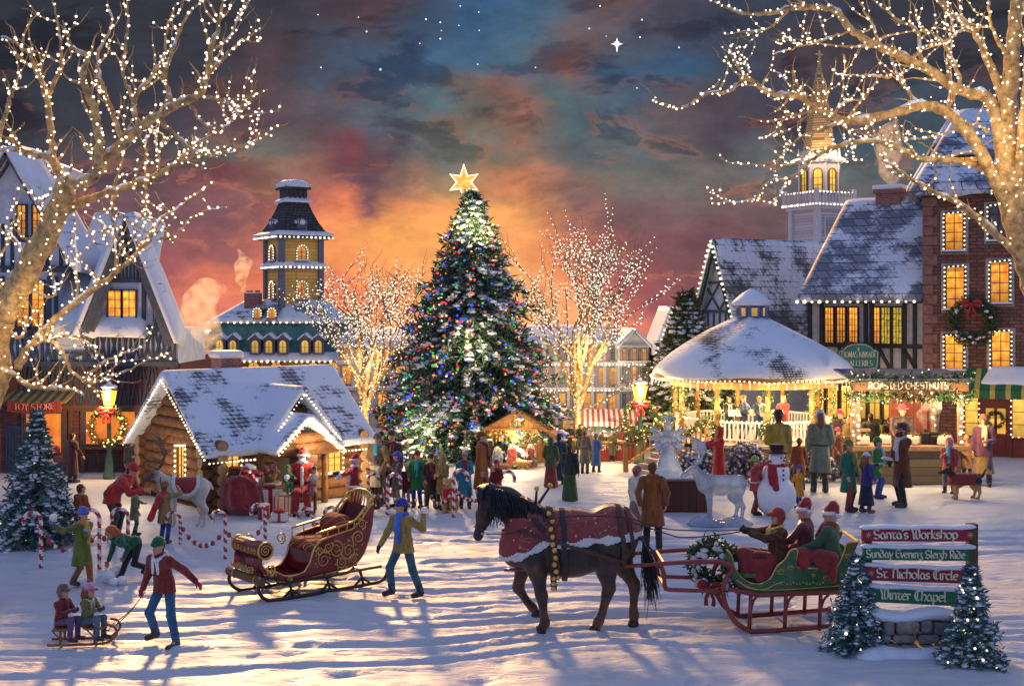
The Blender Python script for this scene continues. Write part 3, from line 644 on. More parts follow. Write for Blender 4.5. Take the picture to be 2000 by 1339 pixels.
# ------------ strings of bulbs
WARMB=emit('bulb_white',(1,.84,.58),2.6);GOLDB=emit('bulb_gold',(1,.66,.22),3.0)
BULB=mkmesh('bulb',ICO_V,ICO_F,WARMB,None,True)
LIGHTS='strings of small white lights'
def string_lights(label,pts,r=.03,parts=100,wire=None,mat=None,group=LIGHTS,cat='light string',r_var=.35):
 pts=np.asarray(pts,float);rr=r*(1+r_var*(RNG.random(len(pts))*2-1));b=pts.mean(0)
 if wire is not None:
  m=MB()
  for w in wire:m.tube(np.asarray(w)-b,.006,4)
  root=m.obj('light_string',M('wire_green',(.02,.04,.02),.5),None,False,b)
 else:root=link('light_string',None,None,b)
 tag(root,label,cat,group)
 mat=mat or WARMB;k=0
 if parts:
  order=np.argsort(-(rr/pts[:,1]));pts=pts[order];rr=rr[order];k=min(parts,len(pts))
  bm_=BULB if mat is WARMB else mkmesh('bulb',ICO_V,ICO_F,mat,None,True)
  for p,q in zip(pts[:k],rr[:k]):link('bulb',bm_,root,p-b,(0,0,0),float(q))
 if k<len(pts):
  V,Fs=balls(pts[k:]-b,rr[k:])
  if wire is None and not parts:
   bpy.data.objects.remove(root);root=tag(link('light_string',mkmesh('light_string',V,Fs,mat,None,True),None,b),label,cat,group)
  else:o=link('bulb_cluster',mkmesh('bulb_cluster',V,Fs,mat,None,True),root);tag(o,kind='stuff')
 return root
# ------------ building kit
class Fac:
 """a facade line on the ground: local x along it, y away from the square, z up"""
 def __init__(s,px,D,ang):s.O=np.array(((px-1000)/F*D,D));s.a=math.radians(ang);s.c,s.s=math.cos(s.a),math.sin(s.a)
 def at(s,px,py,y=0.0):
  O=s.O+y*np.array((-s.s,s.c));r=(px-1000)/F;t=(O[1]*r-O[0])/(s.c-s.s*r);D=O[1]+t*s.s;return t,EYE-(py-HZ)*D/F
 def x(s,px,y=0.0):return s.at(px,0,y)[0]
 def w(s,lx,ly,lz):return np.array((s.O[0]+lx*s.c-ly*s.s,s.O[1]+lx*s.s+ly*s.c,lz))
 def thing(s,name,label,cat,group=None):return thing(name,label,cat,(s.O[0],s.O[1],0),s.a,group)
GLASS=emit('lit_glass',RGB(255,186,62),1.25,.4,3.6,False,RGB(226,100,24),True)
GLASSY=emit('lit_glass_yellow',RGB(255,214,96),1.2,.3,4.0,False,RGB(235,165,50),True)
DARKG=M('dark_glass',(.02,.03,.05),.15,.3,4,0,spec=.8)
def window(root,x,z,w,h,nx=2,nz=3,y=0.0,rz=0,frame=None,glass=None,arch=False,fw=.06,bulbs=0.0,sill=None,dep=.09):
 """frame with muntins, a pane behind it; x is the centre, z the sill"""
 fm=frame or M('window_frame_dark',(.05,.05,.07),.6);m=MB();g=MB();hw=w/2
 if arch:
  n=10;arc=[(hw*math.cos(a),h-hw+hw*math.sin(a))for a in np.linspace(0,PI,n)];out=[((hw+fw)*math.cos(a),h-hw+(hw+fw)*math.sin(a))for a in np.linspace(0,PI,n)]
  for i in range(n-1):m.prism([arc[i+1],arc[i],out[i],out[i+1]][::-1],(-dep,.02))
  m.b2((-hw-fw,-dep,0),(-hw,.02,h-hw));m.b2((hw,-dep,0),(hw+fw,.02,h-hw));g.prism([(-hw,0),(hw,0)]+arc,(-.02,.0))
 else:
  m.b2((-hw-fw,-dep,0),(-hw,.02,h));m.b2((hw,-dep,0),(hw+fw,.02,h));m.b2((-hw-fw,-dep,h),(hw+fw,.02,h+fw));g.b2((-hw,-.02,0),(hw,0,h))
 m.b2((-hw-fw*1.6,-dep-.05,-fw),(hw+fw*1.6,.02,0))
 for i in range(1,nx):xx=-hw+w*i/nx;m.b2((xx-fw*.2,-.055,0),(xx+fw*.2,-.02,h-(0.03 if arch else 0)))
 for i in range(1,nz):zz=(h-(hw*.4 if arch else 0))*i/nz;m.b2((-hw,-.05,zz-fw*.2),(hw,-.021,zz+fw*.2))
 o=m.obj('window',fm,root,False,(x,y,z),(0,0,rz));g.obj('pane',glass or GLASS,o)
 if sill:
  s=MB();s.box((0,-dep-.04,.01),(w+.3,.13,.07),bev=.02);s.obj('sill_snow',SNOW,o)
 if bulbs:
  P=[(-hw-fw,0),(-hw-fw,h)]if not arch else[(-hw-fw,0),(-hw-fw,h-hw)]
  if arch:P+=[((hw+fw)*math.cos(a),h-hw+(hw+fw)*math.sin(a))for a in np.linspace(PI,0,9)];P+=[(hw+fw,0)]
  else:P+=[(hw+fw,h+fw),(hw+fw,0),(-hw-fw,0)]
  P=along([(p[0],-dep-.03,p[1])for p in P],bulbs);V,Fs=balls(P,.032);link('bulb_outline',mkmesh('bulb_outline',V,Fs,WARMB,None,True),o)
 return o
SNOW=snowmat('snow',5,.4,(.74,.78,.86),.04);SNOWW=snowmat('snow_white',8,.5,(.84,.84,.86),.03)
def snowroof(root,q,th,mat,n=(22,12),seed=0,name='roof',sag=0.0,waves=.5):
 """thick snow-laden roof slope over corners: left eave, right eave, right ridge, left ridge"""
 q=np.array(q,float);nr=np.cross(q[1]-q[0],q[3]-q[0]);nr/=np.linalg.norm(nr);S,T=np.meshgrid(np.linspace(0,1,n[0]),np.linspace(0,1,n[1]),indexing='ij')
 P=(1-S)[...,None]*(1-T)[...,None]*q[0]+S[...,None]*(1-T)[...,None]*q[1]+S[...,None]*T[...,None]*q[2]+(1-S)[...,None]*T[...,None]*q[3]
 ed=np.clip(1-np.abs(2*S-1)**10,0,1)**.5*np.clip(1-np.clip(1-2*T,0,1)**12,0,1)**.5
 r=np.random.default_rng(seed+1);Lx=np.linalg.norm(q[1]-q[0]);Ly=np.linalg.norm(q[3]-q[0])
 nz=vnoise(S*Lx*.4,T*Ly*.4,seed,3,.6)
 top=P+nr*(th*(.35+.65*ed)*(1+.12*nz))[...,None]-nr*(sag*np.sin(T*PI))[...,None]
 jag=(np.clip(1-T*n[1],0,1))[...,None]*np.array((0,0,-1.0))*(th*waves*(.5+vnoise(S*Lx,S*0,seed+5,3,.9)))[...,None]
 top=top+jag;bot=P-nr*.02;a,b=n;I=np.arange(a*b).reshape(a,b);J=I+a*b
 Q=np.stack([I[:-1,:-1],I[1:,:-1],I[1:,1:],I[:-1,1:]],-1).reshape(-1,4).tolist()+np.stack([J[:-1,:-1],J[:-1,1:],J[1:,1:],J[1:,:-1]],-1).reshape(-1,4).tolist()
 for e,f in((I[:,0],J[:,0]),(I[-1,:],J[-1,:]),(I[::-1,-1],J[::-1,-1]),(I[0,::-1],J[0,::-1])):
  for k in range(len(e)-1):Q.append([f[k],f[k+1],e[k+1],e[k]])
 return link(name,mkmesh(name,np.concatenate([top.reshape(-1,3),bot.reshape(-1,3)]),Q,mat,None,True),root)
# ------------ lettering: broad-nib strokes, round-hand capitals and uncials
def _arc(cx,cy,rx,ry,a0,a1,n=9):return[(cx+rx*math.cos(math.radians(a)),cy+ry*math.sin(math.radians(a)))for a in np.linspace(a0,a1,n)]
GL={'A':([[(0,0),(.33,1)],[(.33,1),(.66,0)],[(.14,.36),(.53,.36)]],.7),'C':([_arc(.37,.5,.37,.5,50,310)],.68),'D':([[(.05,0),(.05,1)],[(.05,1),(.25,1)]+_arc(.25,.5,.42,.5,90,-90)+[(.05,0)]],.74),'E':([[(.05,0),(.05,1)],[(.05,1),(.5,1)],[(.05,.52),(.42,.52)],[(.05,0),(.52,0)]],.6),'G':([_arc(.38,.5,.38,.5,50,340),[(.74,.34),(.74,.45),(.45,.45)]],.82),'H':([[(.05,0),(.05,1)],[(.58,0),(.58,1)],[(.05,.52),(.58,.52)]],.7),'I':([[(.06,0),(.06,1)]],.2),'K':([[(.05,0),(.05,1)],[(.52,1),(.07,.45)],[(.22,.6),(.58,0)]],.66),'L':([[(.05,1),(.05,0),(.48,0)]],.56),'M':([[(.02,0),(.1,1)],[(.1,1),(.4,.1)],[(.4,.1),(.7,1)],[(.7,1),(.78,0)]],.86),'N':([[(.05,0),(.05,1)],[(.05,1),(.6,0)],[(.6,0),(.6,1)]],.72),'O':([_arc(.4,.5,.4,.5,90,450,17)],.86),'P':([[(.05,0),(.05,1)],[(.05,1),(.25,1)]+_arc(.25,.74,.26,.26,90,-90)+[(.05,.48)]],.58),'R':([[(.05,0),(.05,1)],[(.05,1),(.25,1)]+_arc(.25,.75,.26,.25,90,-90)+[(.05,.5)],[(.25,.5),(.58,0)]],.64),'S':([_arc(.27,.75,.25,.25,40,270)+_arc(.27,.25,.27,.25,90,-140)],.6),'T':([[(0,1),(.6,1)],[(.3,1),(.3,0)]],.64),'U':([[(.05,1),(.05,.35)]+_arc(.31,.28,.26,.28,180,360)+[(.57,.35),(.57,1)]],.7),'Y':([[(0,1),(.3,.5)],[(.6,1),(.3,.5),(.3,0)]],.64),'W':([[(0,1),(.18,.35)]+_arc(.28,.2,.13,.2,190,330),[(.42,1),(.42,.2)]+_arc(.62,.25,.2,.25,200,380)+[(.8,.7),(.7,1),(.62,.95)]],.92),'a':([_arc(.25,.28,.24,.28,40,320)+[(.44,.1)],[(.2,.62),(.42,.5),(.5,.05),(.58,.02)]],.6),'c':([_arc(.26,.3,.25,.3,50,310)],.48),'d':([_arc(.28,.28,.27,.28,90,450,15),[(.5,.45),(.42,.75),(.08,.95)]],.64),'e':([_arc(.27,.3,.26,.3,20,310),[(.03,.33),(.5,.36)]],.54),'g':([[(.5,.58),(.1,.58)],[(.3,.58),(.32,.25)]+_arc(.3,-.05,.22,.22,60,-150)],.56),'h':([[(.08,1),(.06,0)],[(.08,.42)]+_arc(.3,.33,.22,.28,120,-40)+[(.38,-.02)]],.58),'i':([[(.06,.6),(.08,.05),(.16,0)]],.22),'k':([[(.06,1),(.06,0)],[(.42,.6),(.08,.28),(.46,0)]],.5),'l':([[(.08,1),(.07,.12),(.16,0),(.24,.04)]],.26),'n':([[(.06,.6),(.06,0)],[(.07,.45)]+_arc(.27,.36,.19,.24,130,0)+[(.46,0)]],.56),'o':([_arc(.29,.3,.28,.3,90,450,15)],.62),'p':([[(.07,.6),(.07,-.35)],_arc(.28,.3,.24,.3,160,-160)],.58),'r':([[(.06,.6),(.06,0)],[(.07,.42),(.2,.58),(.36,.55)]],.4),'s':([_arc(.2,.45,.17,.15,40,270)+_arc(.2,.15,.19,.15,90,-140)],.44),'t':([[(.0,.6),(.42,.6)],[(.2,.6),(.14,.25)]+_arc(.3,.18,.16,.18,180,320)],.46),'u':([[(.06,.6),(.06,.22)]+_arc(.25,.2,.19,.2,180,340)+[(.46,.2)],[(.46,.6),(.46,0)]],.56),'v':([[(.0,.6),(.22,0),(.48,.62)]],.5),'y':([[(.0,.6),(.24,.02)],[(.48,.6),(.2,-.15),(.04,-.32)]],.52),"'":([[(.05,1),(.03,.78)]],.14),'.':([[(.03,.0),(.09,.05)]],.18),' ':([],.34),'uS':([_arc(.26,.68,.26,.28,30,270)+_arc(.3,.2,.27,.22,90,-150),[(-.06,.02),(.1,.1)]],.64),'uE':([_arc(.34,.5,.34,.5,50,310),[(.02,.52),(.5,.54)]],.62),'uR':([[(.06,.95),(.1,0)],[(-.04,.9),(.2,1)]+_arc(.26,.72,.26,.26,80,-90)+[(.14,.46)],[(.2,.46),(.6,0)]],.64),'uN':([[(.06,.95),(.04,0)],[(-.06,.95),(.1,.9)]+_arc(.3,.6,.24,.36,130,0)+[(.54,.1),(.62,0)]],.68),'uC':([_arc(.36,.5,.36,.5,50,310),[(.3,.95),(.26,.05)]],.66),}
def lettering(name,text,height,mat,parent,loc,rot=(PI/2,0,0),style='rough',width=None,nib=.13,depth=.012,bow=0.0,gap=.06):
 """every character a set of pen strokes; style uncial turns the nib, serif adds feet, rough keeps an even brush"""
 m=MB();x=0;V=[];quads=[];na={'uncial':35,'serif':5,'rough':45}[style]
 rr=random.Random(len(text)*7)
 st_all=[]
 for ch in text:
  key='u'+ch if style=='uncial' and 'u'+ch in GL else ch
  st,adv=GL[key];jx,jy=(rr.uniform(-.02,.02),rr.uniform(-.03,.03))if style=='rough' else(0,0)
  for s in st:st_all.append([(x+px+jx,py+jy)for px,py in s])
  if style=='serif':
   for s in st:
    for p,q in((s[0],s[1]),(s[-1],s[-2])):
     if p[1]in(0,1)and abs(p[0]-q[0])<.35 and abs(p[1]-q[1])>.05:st_all.append([(x+p[0]-.12,p[1]),(x+p[0]+.12,p[1])])
  x+=adv+gap
 k=1.0 if width is None else width/(x*height)
 nv=np.array((math.cos(math.radians(na)),math.sin(math.radians(na))))*nib/2
 for s in st_all:
  P=np.array(s,float)
  for i in range(len(P)-1):
   a,b=P[i],P[i+1];t=unit(b-a);nrm=np.array((-t[1],t[0]))
   w=nrm*max(abs(np.dot(nv,nrm)),nib*(.3 if style=='rough' else .16));
   if style=='rough':w=nrm*nib*.5
   e=t*nib*.18;q=[a-e-w,b+e-w,b+e+w,a-e+w]
   P3=[]
   for dz in(0,depth):
    for u in q:X=(u[0]-x/2)*height*k;P3.append((X,u[1]*height-bow*(X*X),dz+.0004*(i%3)))
   m.add(P3,[(4,5,6,7),(0,1,5,4),(1,2,6,5),(2,3,7,6),(3,0,4,7)],0)
 return m.obj(name,mat,parent,False,loc,rot)
# ------------ toy store: half-timbered, brick below
PLASTER=M('plaster_bluegrey',(.60,.63,.70),.9,.18,3,.5,25,bdist=.02);NAVY=M('timber_navy',(.045,.06,.10),.75,.3,8,.5,40)
BRICK_D=brickmat('brick_maroon',(.20,.05,.04),(.13,.035,.03),(.08,.05,.05),.3,.1)
GREYT=M('timber_grey',(.11,.12,.145),.8,.25,8,.5,40)
def X_band(m,x0,x1,z0,z1,n,y,w=.07,posts=True):
 for i in range(n):
  a,b=x0+(x1-x0)*i/n,x0+(x1-x0)*(i+1)/n
  m.beam((a+w,y-.03,z0),(b-w,y-.03,z1),w*.9,.08,up=(0,-1,0));m.beam((a+w,y-.012,z1),(b-w,y-.012,z0),w*.9,.06,up=(0,-1,0))
  if posts:m.b2((a-w/2,y-.05,z0),(a+w/2,y,z1))
 m.b2((x1-w/2,y-.05,z0),(x1+w/2,y,z1));m.b2((x0-w,y-.07,z0-w),(x1+w,y,z0));m.b2((x0-w,y-.07,z1),(x1+w,y,z1+w))
def toy_store():
 f=Fac(170,40,0);r=f.thing('toy_shop','half-timbered toy shop with steep snowy gables above a maroon brick ground floor','building');X=lambda px:(px-170)/60;Z=lambda py:EYE-(py-600)/60
 m=MB();m.b2((-6,0,0),(3.03,8,3.72));m.obj('ground_floor',BRICK_D,r)
 m=MB();m.b2((-6,-.5,Z(708)),(3.1,3.0,Z(640)));m.b2((-6,-.48,Z(640)),(X(122),8.04,Z(528)))
 m.prism([(X(35)-2.3,Z(529)),(X(160),Z(529)),(X(35),Z(318))],(-.47,1.4));m.prism([(X(182),Z(640)),(X(346),Z(640)),(X(262),Z(445))],(-.49,-.15));m.obj('wall',PLASTER,r)
# timber frame
 m=MB();X_band(m,X(0),X(118),Z(706),Z(648),5,-.5,.085);X_band(m,X(122),X(175),Z(706),Z(690),1,-.5,.085);X_band(m,X(180),X(350),Z(700),Z(648),8,-.5,.08);X_band(m,X(42),X(345),Z(790),Z(716),13,0,.07)
 m.b2((-6,-.62,Z(528)-.08),(X(165),-.48,Z(528)+.14));m.b2((-6,-.6,Z(708)-.08),(3.12,-.49,Z(708)+.06))
 for px in(18,36,108,121):m.b2((X(px)-.06,-.56,Z(640)),(X(px)+.06,-.47,Z(540)))
 m.b2((X(0),-.55,Z(636)),(X(120),-.46,Z(644)))
 for px in(18,36,104,130):m.b2((X(px)-.05,-.53,Z(520)),(X(px)+.05,-.46,Z(520)+1.2*(1-abs(px-35)/130)+.3))
 m.beam((X(38),-.5,Z(470)),(X(140),-.5,Z(480)),.09,.1,up=(0,-1,0))
 for px in(196,290,312):m.b2((X(px)-.06,-.56,Z(640)),(X(px)+.06,-.48,Z(640)+3.2*(1-abs(px-262)/90)*.88))
 for k in range(9):px=236+k*7;m.b2((X(px)-.035,-.55,Z(552)),(X(px)+.035,-.48,Z(552)+2.1*(1-abs(px-264)/52)*.9))
 m.b2((X(215),-.56,Z(552)),(X(308),-.48,Z(545)));m.b2((X(182),-.57,Z(642)),(X(346),-.48,Z(634)));m.obj('timber_frame',NAVY,r)
 m=MB()
 for s,(ex,ez)in((1,(X(357),Z(667))),(-1,(X(176),Z(660)))):
  for k in range(3):m.beam((X(262),-.9+.04*k,Z(432)-.17*k),(ex-s*.13*k,-.9+.04*k,ez-.06*k),.12,.11,up=(0,-1,0))
 m.beam((X(35),-.9,Z(305)),(X(168),-.9,Z(530)),.16,.15,up=(0,-1,0));m.beam((X(35),-.9,Z(305)),(X(35)-2.4,-.9,Z(530)),.16,.15,up=(0,-1,0));m.obj('bargeboard',GREYT,r)
 rm=roofmat('roof_toy',(.16,.17,.2),.66,.7)
 g=lambda px,py,y:(X(px),y,Z(py))
 snowroof(r,[g(110,652,-.9),g(300,658,-.9),g(262,425,3.6),g(110,410,3.6)],.28,rm,(28,14),1,waves=.3)
 snowroof(r,[g(359,668,-1.1),(X(359),-.1,Z(668)),(X(262),-.1,Z(424)),g(262,424,-1.1)],.3,rm,(12,16),2);snowroof(r,[(X(166),2.2,Z(660)),g(166,660,-1.1),g(262,424,-1.1),(X(262),2.2,Z(424))],.3,rm,(12,16),3)
 snowroof(r,[g(170,532,-1.1),(X(170),1.6,Z(532)),(X(35),1.6,Z(298)),g(35,298,-1.1)],.34,rm,(14,18),4);snowroof(r,[(X(-110),6,Z(532)),g(-110,532,-1.1),g(35,298,-1.1),(X(35),6,Z(298))],.34,rm,(14,18),5)
 for px,a,b,w in((55,462,404,.3),(85,462,404,.3),(58,638,550,.42),(87,638,550,.42),(235,653,568,.46),(262,653,568,.46)):window(r,X(px),Z(a),w-.04,(a-b)/60,2,5 if b>500 else 4,-.5,0,NAVY,fw=.05)
# shop front
 m=MB()
 for px in(48,128,140,163,272):m.b2((X(px)-.07,-.1,0),(X(px)+.07,0,Z(795)))
 m.b2((X(45),-.12,Z(802)),(3.03,0,Z(790)));m.b2((X(163),-.16,Z(876)),(X(272),0,Z(868)));m.obj('shop_front',M('wood_dark_brown',(.10,.05,.03),.7,.3,7,.4,40),r)
 sg=emit('shop_glow',RGB(250,150,50),.85,.4,1.4,True,RGB(205,84,28))
 window(r,X(87),Z(912),1.15,1.75,1,1,-.02,0,NAVY,sg);window(r,X(217),Z(866),1.6,1.05,1,1,-.02,0,NAVY,sg);window(r,X(310),Z(866),.9,1.05,1,1,-.02,0,NAVY,sg)
 pn=MB()
 for px in(180,203,226,250):pn.b2((X(px)-.15,-.06,.15),(X(px)+.15,-.005,Z(884)),bev=.02)
 pn.obj('panel',M('panel_dark',(.03,.025,.03),.6),r)
 d=MB();d.b2((X(12),-.06,0),(X(42),0,Z(830)));
 for k in range(5):d.b2((X(12)+.1*k+.02,-.08,.1),(X(12)+.1*k+.07,-.06,1.4))
 d=d.obj('door',M('door_blue',(.03,.045,.09),.5),r);MB().ball((X(38),-.12,.8),.03).obj('handle',M('brass',(.6,.4,.12),.35,.1,9,0,metal=1),d)
 a=MB();n=16
 for i in range(n):
  x0,x1=X(15)+(X(150)-X(15))*i/n,X(15)+(X(150)-X(15))*(i+1)/n
  a.slab([(x0,-1.0,Z(783)),(x1,-1.0,Z(783)),(x1,-.02,Z(764)),(x0,-.02,Z(764))],.03,i%2)
 a=a.obj('awning',[M('awning_green',(.05,.09,.05),.8),M('awning_tan',(.30,.20,.08),.8)],r)
 b=MB();P=[(X(40)+(X(142)-X(40))*i/12,-.05*math.sin(PI*i/12))for i in range(13)]
 for i in range(12):b.box(((P[i][0]+P[i+1][0])/2,-1.03,Z(787)+P[i][1]*2),((X(142)-X(40))/12+.01,.05,.36))
 b.obj('valance',M('valance_red',(.25,.045,.03),.7),a)
 lettering('lettering','TOY STORE',.2,M('letter_salmon',RGB(225,140,110),.5),r,(X(92),-1.065,Z(795)),(PI/2,0,0),'serif',1.3,.17,.012,-.05)
 return r
toy_store()
# ------------ log cabin
LOG=M('log_bark',(.17,.075,.03),.8,.5,6,.7,25,bdist=.03);LOGEND=M('log_end',(.46,.27,.13),.8,.3,12,.4,50)
CAB=Fac(420,G(420,1000)[1],42)
def log_cabin():
 f=CAB;r=f.thing('log_cabin','log cabin with thick patchy snow on its roof and a small gabled porch','building');L,Wd,ez,rz_=4.5,4.0,1.75,3.5;gx,px_,w1,w2=f.x(566),f.x(585,-.8),f.x(446),f.x(646)
 def logmb(m,a,b,rad,ends=True):
  a,b=np.array(a,float),np.array(b,float);P=np.linspace(a,b,9);P=P+RNG.normal(0,.006,P.shape);m.tube(P,rad*(1+RNG.normal(0,.03,9)),12,0,False)
  d=unit(b-a)
  for p,s in((P[0],-1),(P[-1],1)):m.tube([p-d*s*.002,p+d*s*.015],[rad,rad*.93],12,1)
 m=MB();n=6;dz=ez/n
 for i in range(n):
  z=dz*(i+.5);o=.05*(i%2)
  for a,b in(((-.42,0),(.42,0)),((2.05-.2,0),(1.98,0)),((L-.75,0),(L+.38,0))):pass
  if 2<=i<=4:
   for a,b in((-.42,w1-.33),(w1+.33,px_-.45),(px_+.45,w2-.35),(w2+.35,L+.4)):logmb(m,(a,0,z),(b,0,z),dz*.54)
  else:logmb(m,(-.42-o,0,z),(L+.4+o,0,z),dz*.54)
  z+=dz*.5
  if 2<=i<=4:logmb(m,(0,-.42,z),(0,1.35,z),dz*.54);logmb(m,(0,2.0,z),(0,Wd+.4,z),dz*.54)
  else:logmb(m,(0,-.42,z),(0,Wd+.4,z),dz*.54)
  logmb(m,(L,-.4,z),(L,Wd+.3,z),dz*.54);logmb(m,(-.3,Wd,z-dz*.5),(L+.3,Wd,z-dz*.5),dz*.54)
 k=0
 while ez+dz*(k+.5)<rz_-.15:
  z=ez+dz*(k+.6);hw=(rz_-z)/(rz_-ez)*Wd/2
  for x in(0,L):logmb(m,(x,Wd/2-hw-.1,z),(x,Wd/2+hw+.1,z),dz*.54)
  hw2=(3.0-z)/(3.0-1.6)*1.1
  if hw2>.1:logmb(m,(gx-hw2,-.1,z),(gx+hw2,-.1,z),dz*.54)
  k+=1
 for z in np.arange(1.62,2.1,dz*.9):hw=(2.22-z)/.62*.95;logmb(m,(px_-hw,-1.05,z),(px_+hw,-1.05,z),dz*.48)
 m.obj('log_wall',[LOG,LOGEND],r)
 m=MB();m.b2((.03,.16,0),(L-.03,Wd-.1,ez-.05));m.obj('inner_wall',M('wood_deep_brown',(.05,.025,.015),.9),r)  # plain dark brown box behind the logs
 m=MB()
 for x in(px_-1,px_+1):m.tube([(x,-.5,0),(x,-.5,1.55)],.09,10)
 m.tube([(px_-1.05,-1.05,1.5),(px_+1.05,-1.05,1.5)],.09,10);m.obj('porch_post',LOG,r)
# snow-laden roofs, one thick soft mantle
 def mantle(infl):
  S=Sdf();th=math.atan2(rz_-ez,Wd/2);sl=math.hypot(rz_-ez,Wd/2)+.55;c,s=math.cos(th),math.sin(th)
  for sg in(1,-1):S.box((L/2-.02,Wd/2-sg*(sl/2)*c,rz_+.12-(sl/2)*s),(L+1.0,sl,.26),.12,.06,rotm(sg*th,0,0))
  t2=math.atan2(1.4,1.12);q=1.95
  for sg in(1,-1):S.box((gx+sg*(q/2)*math.cos(t2),.55,3.22-(q/2)*math.sin(t2)),(q,2.5,.24),.11,.1,rotm(0,sg*t2,0))
  t3=math.atan2(.9,1.05);q=1.45
  for sg in(1,-1):S.box((px_+sg*(q/2)*math.cos(t3),-.55,2.5-(q/2)*math.sin(t3)),(q,1.6,.22),.1,.09,rotm(0,sg*t3,0))
  return S
 mantle(0).obj('roof',roofmat('roof_cabin',(.27,.26,.33),.60,1.1,.16),.055,r)
 c=MB();c.b2((1.55,2.5,2.9),(2.2,3.1,3.95));c=c.obj('chimney',brickmat('brick_red',(.34,.09,.06),(.26,.07,.05),(.3,.26,.24),.2,.07,.012),r);s=Sdf();s.box((1.875,2.8,4.02),(.82,.76,.22),.1);s.obj('snow_cap',SNOWW,.04,c)
 wf=M('window_wood',(.24,.13,.06),.7)
 for x,y,z,w,h,a in((w1,.02,.72,.56,.82,0),(w2,.02,.72,.6,.84,0),(-.03,1.67,.55,.5,1.05,-PI/2)):window(r,x,z,w,h,3,4,y-.02 if a==0 else y,a,wf,GLASSY,False,.05,.14,True)
 d=MB();d.b2((px_-.38,-.02,.05),(px_+.38,.05,1.6));d.obj('door',M('door_umber',(.05,.028,.018),.6),r)
 E=[]
 def edge(a,b):E.extend(along([f.w(*a),f.w(*b)],.12))
 edge((-.55,-.5,1.42),(-.55,2.0,3.4));edge((-.55,2.0,3.4),(-.55,4.4,1.42));edge((-.5,-.52,1.36),(gx-1.3,-.52,1.36));edge((gx+1.3,-.52,1.36),(L+.5,-.52,1.36));edge((gx-1.25,-.78,1.6),(gx,-.78,3.05));edge((gx,-.78,3.05),(gx+1.25,-.78,1.6));edge((px_-1.05,-1.42,1.5),(px_,-1.42,2.42));edge((px_,-1.42,2.42),(px_+1.05,-1.42,1.5))
 string_lights('white bulbs following the roof edges of the log cabin',E,.028)
 for p in((px_,-1.7,1.7),(w1,-1.1,.95),(w2,-1.1,.95)):lamp('cabin_light',f.w(*p),22,(1,.72,.38))
 lamp('cabin_light',f.w(-1.3,2,1.2),20,(1,.72,.38))
 return r
log_cabin()
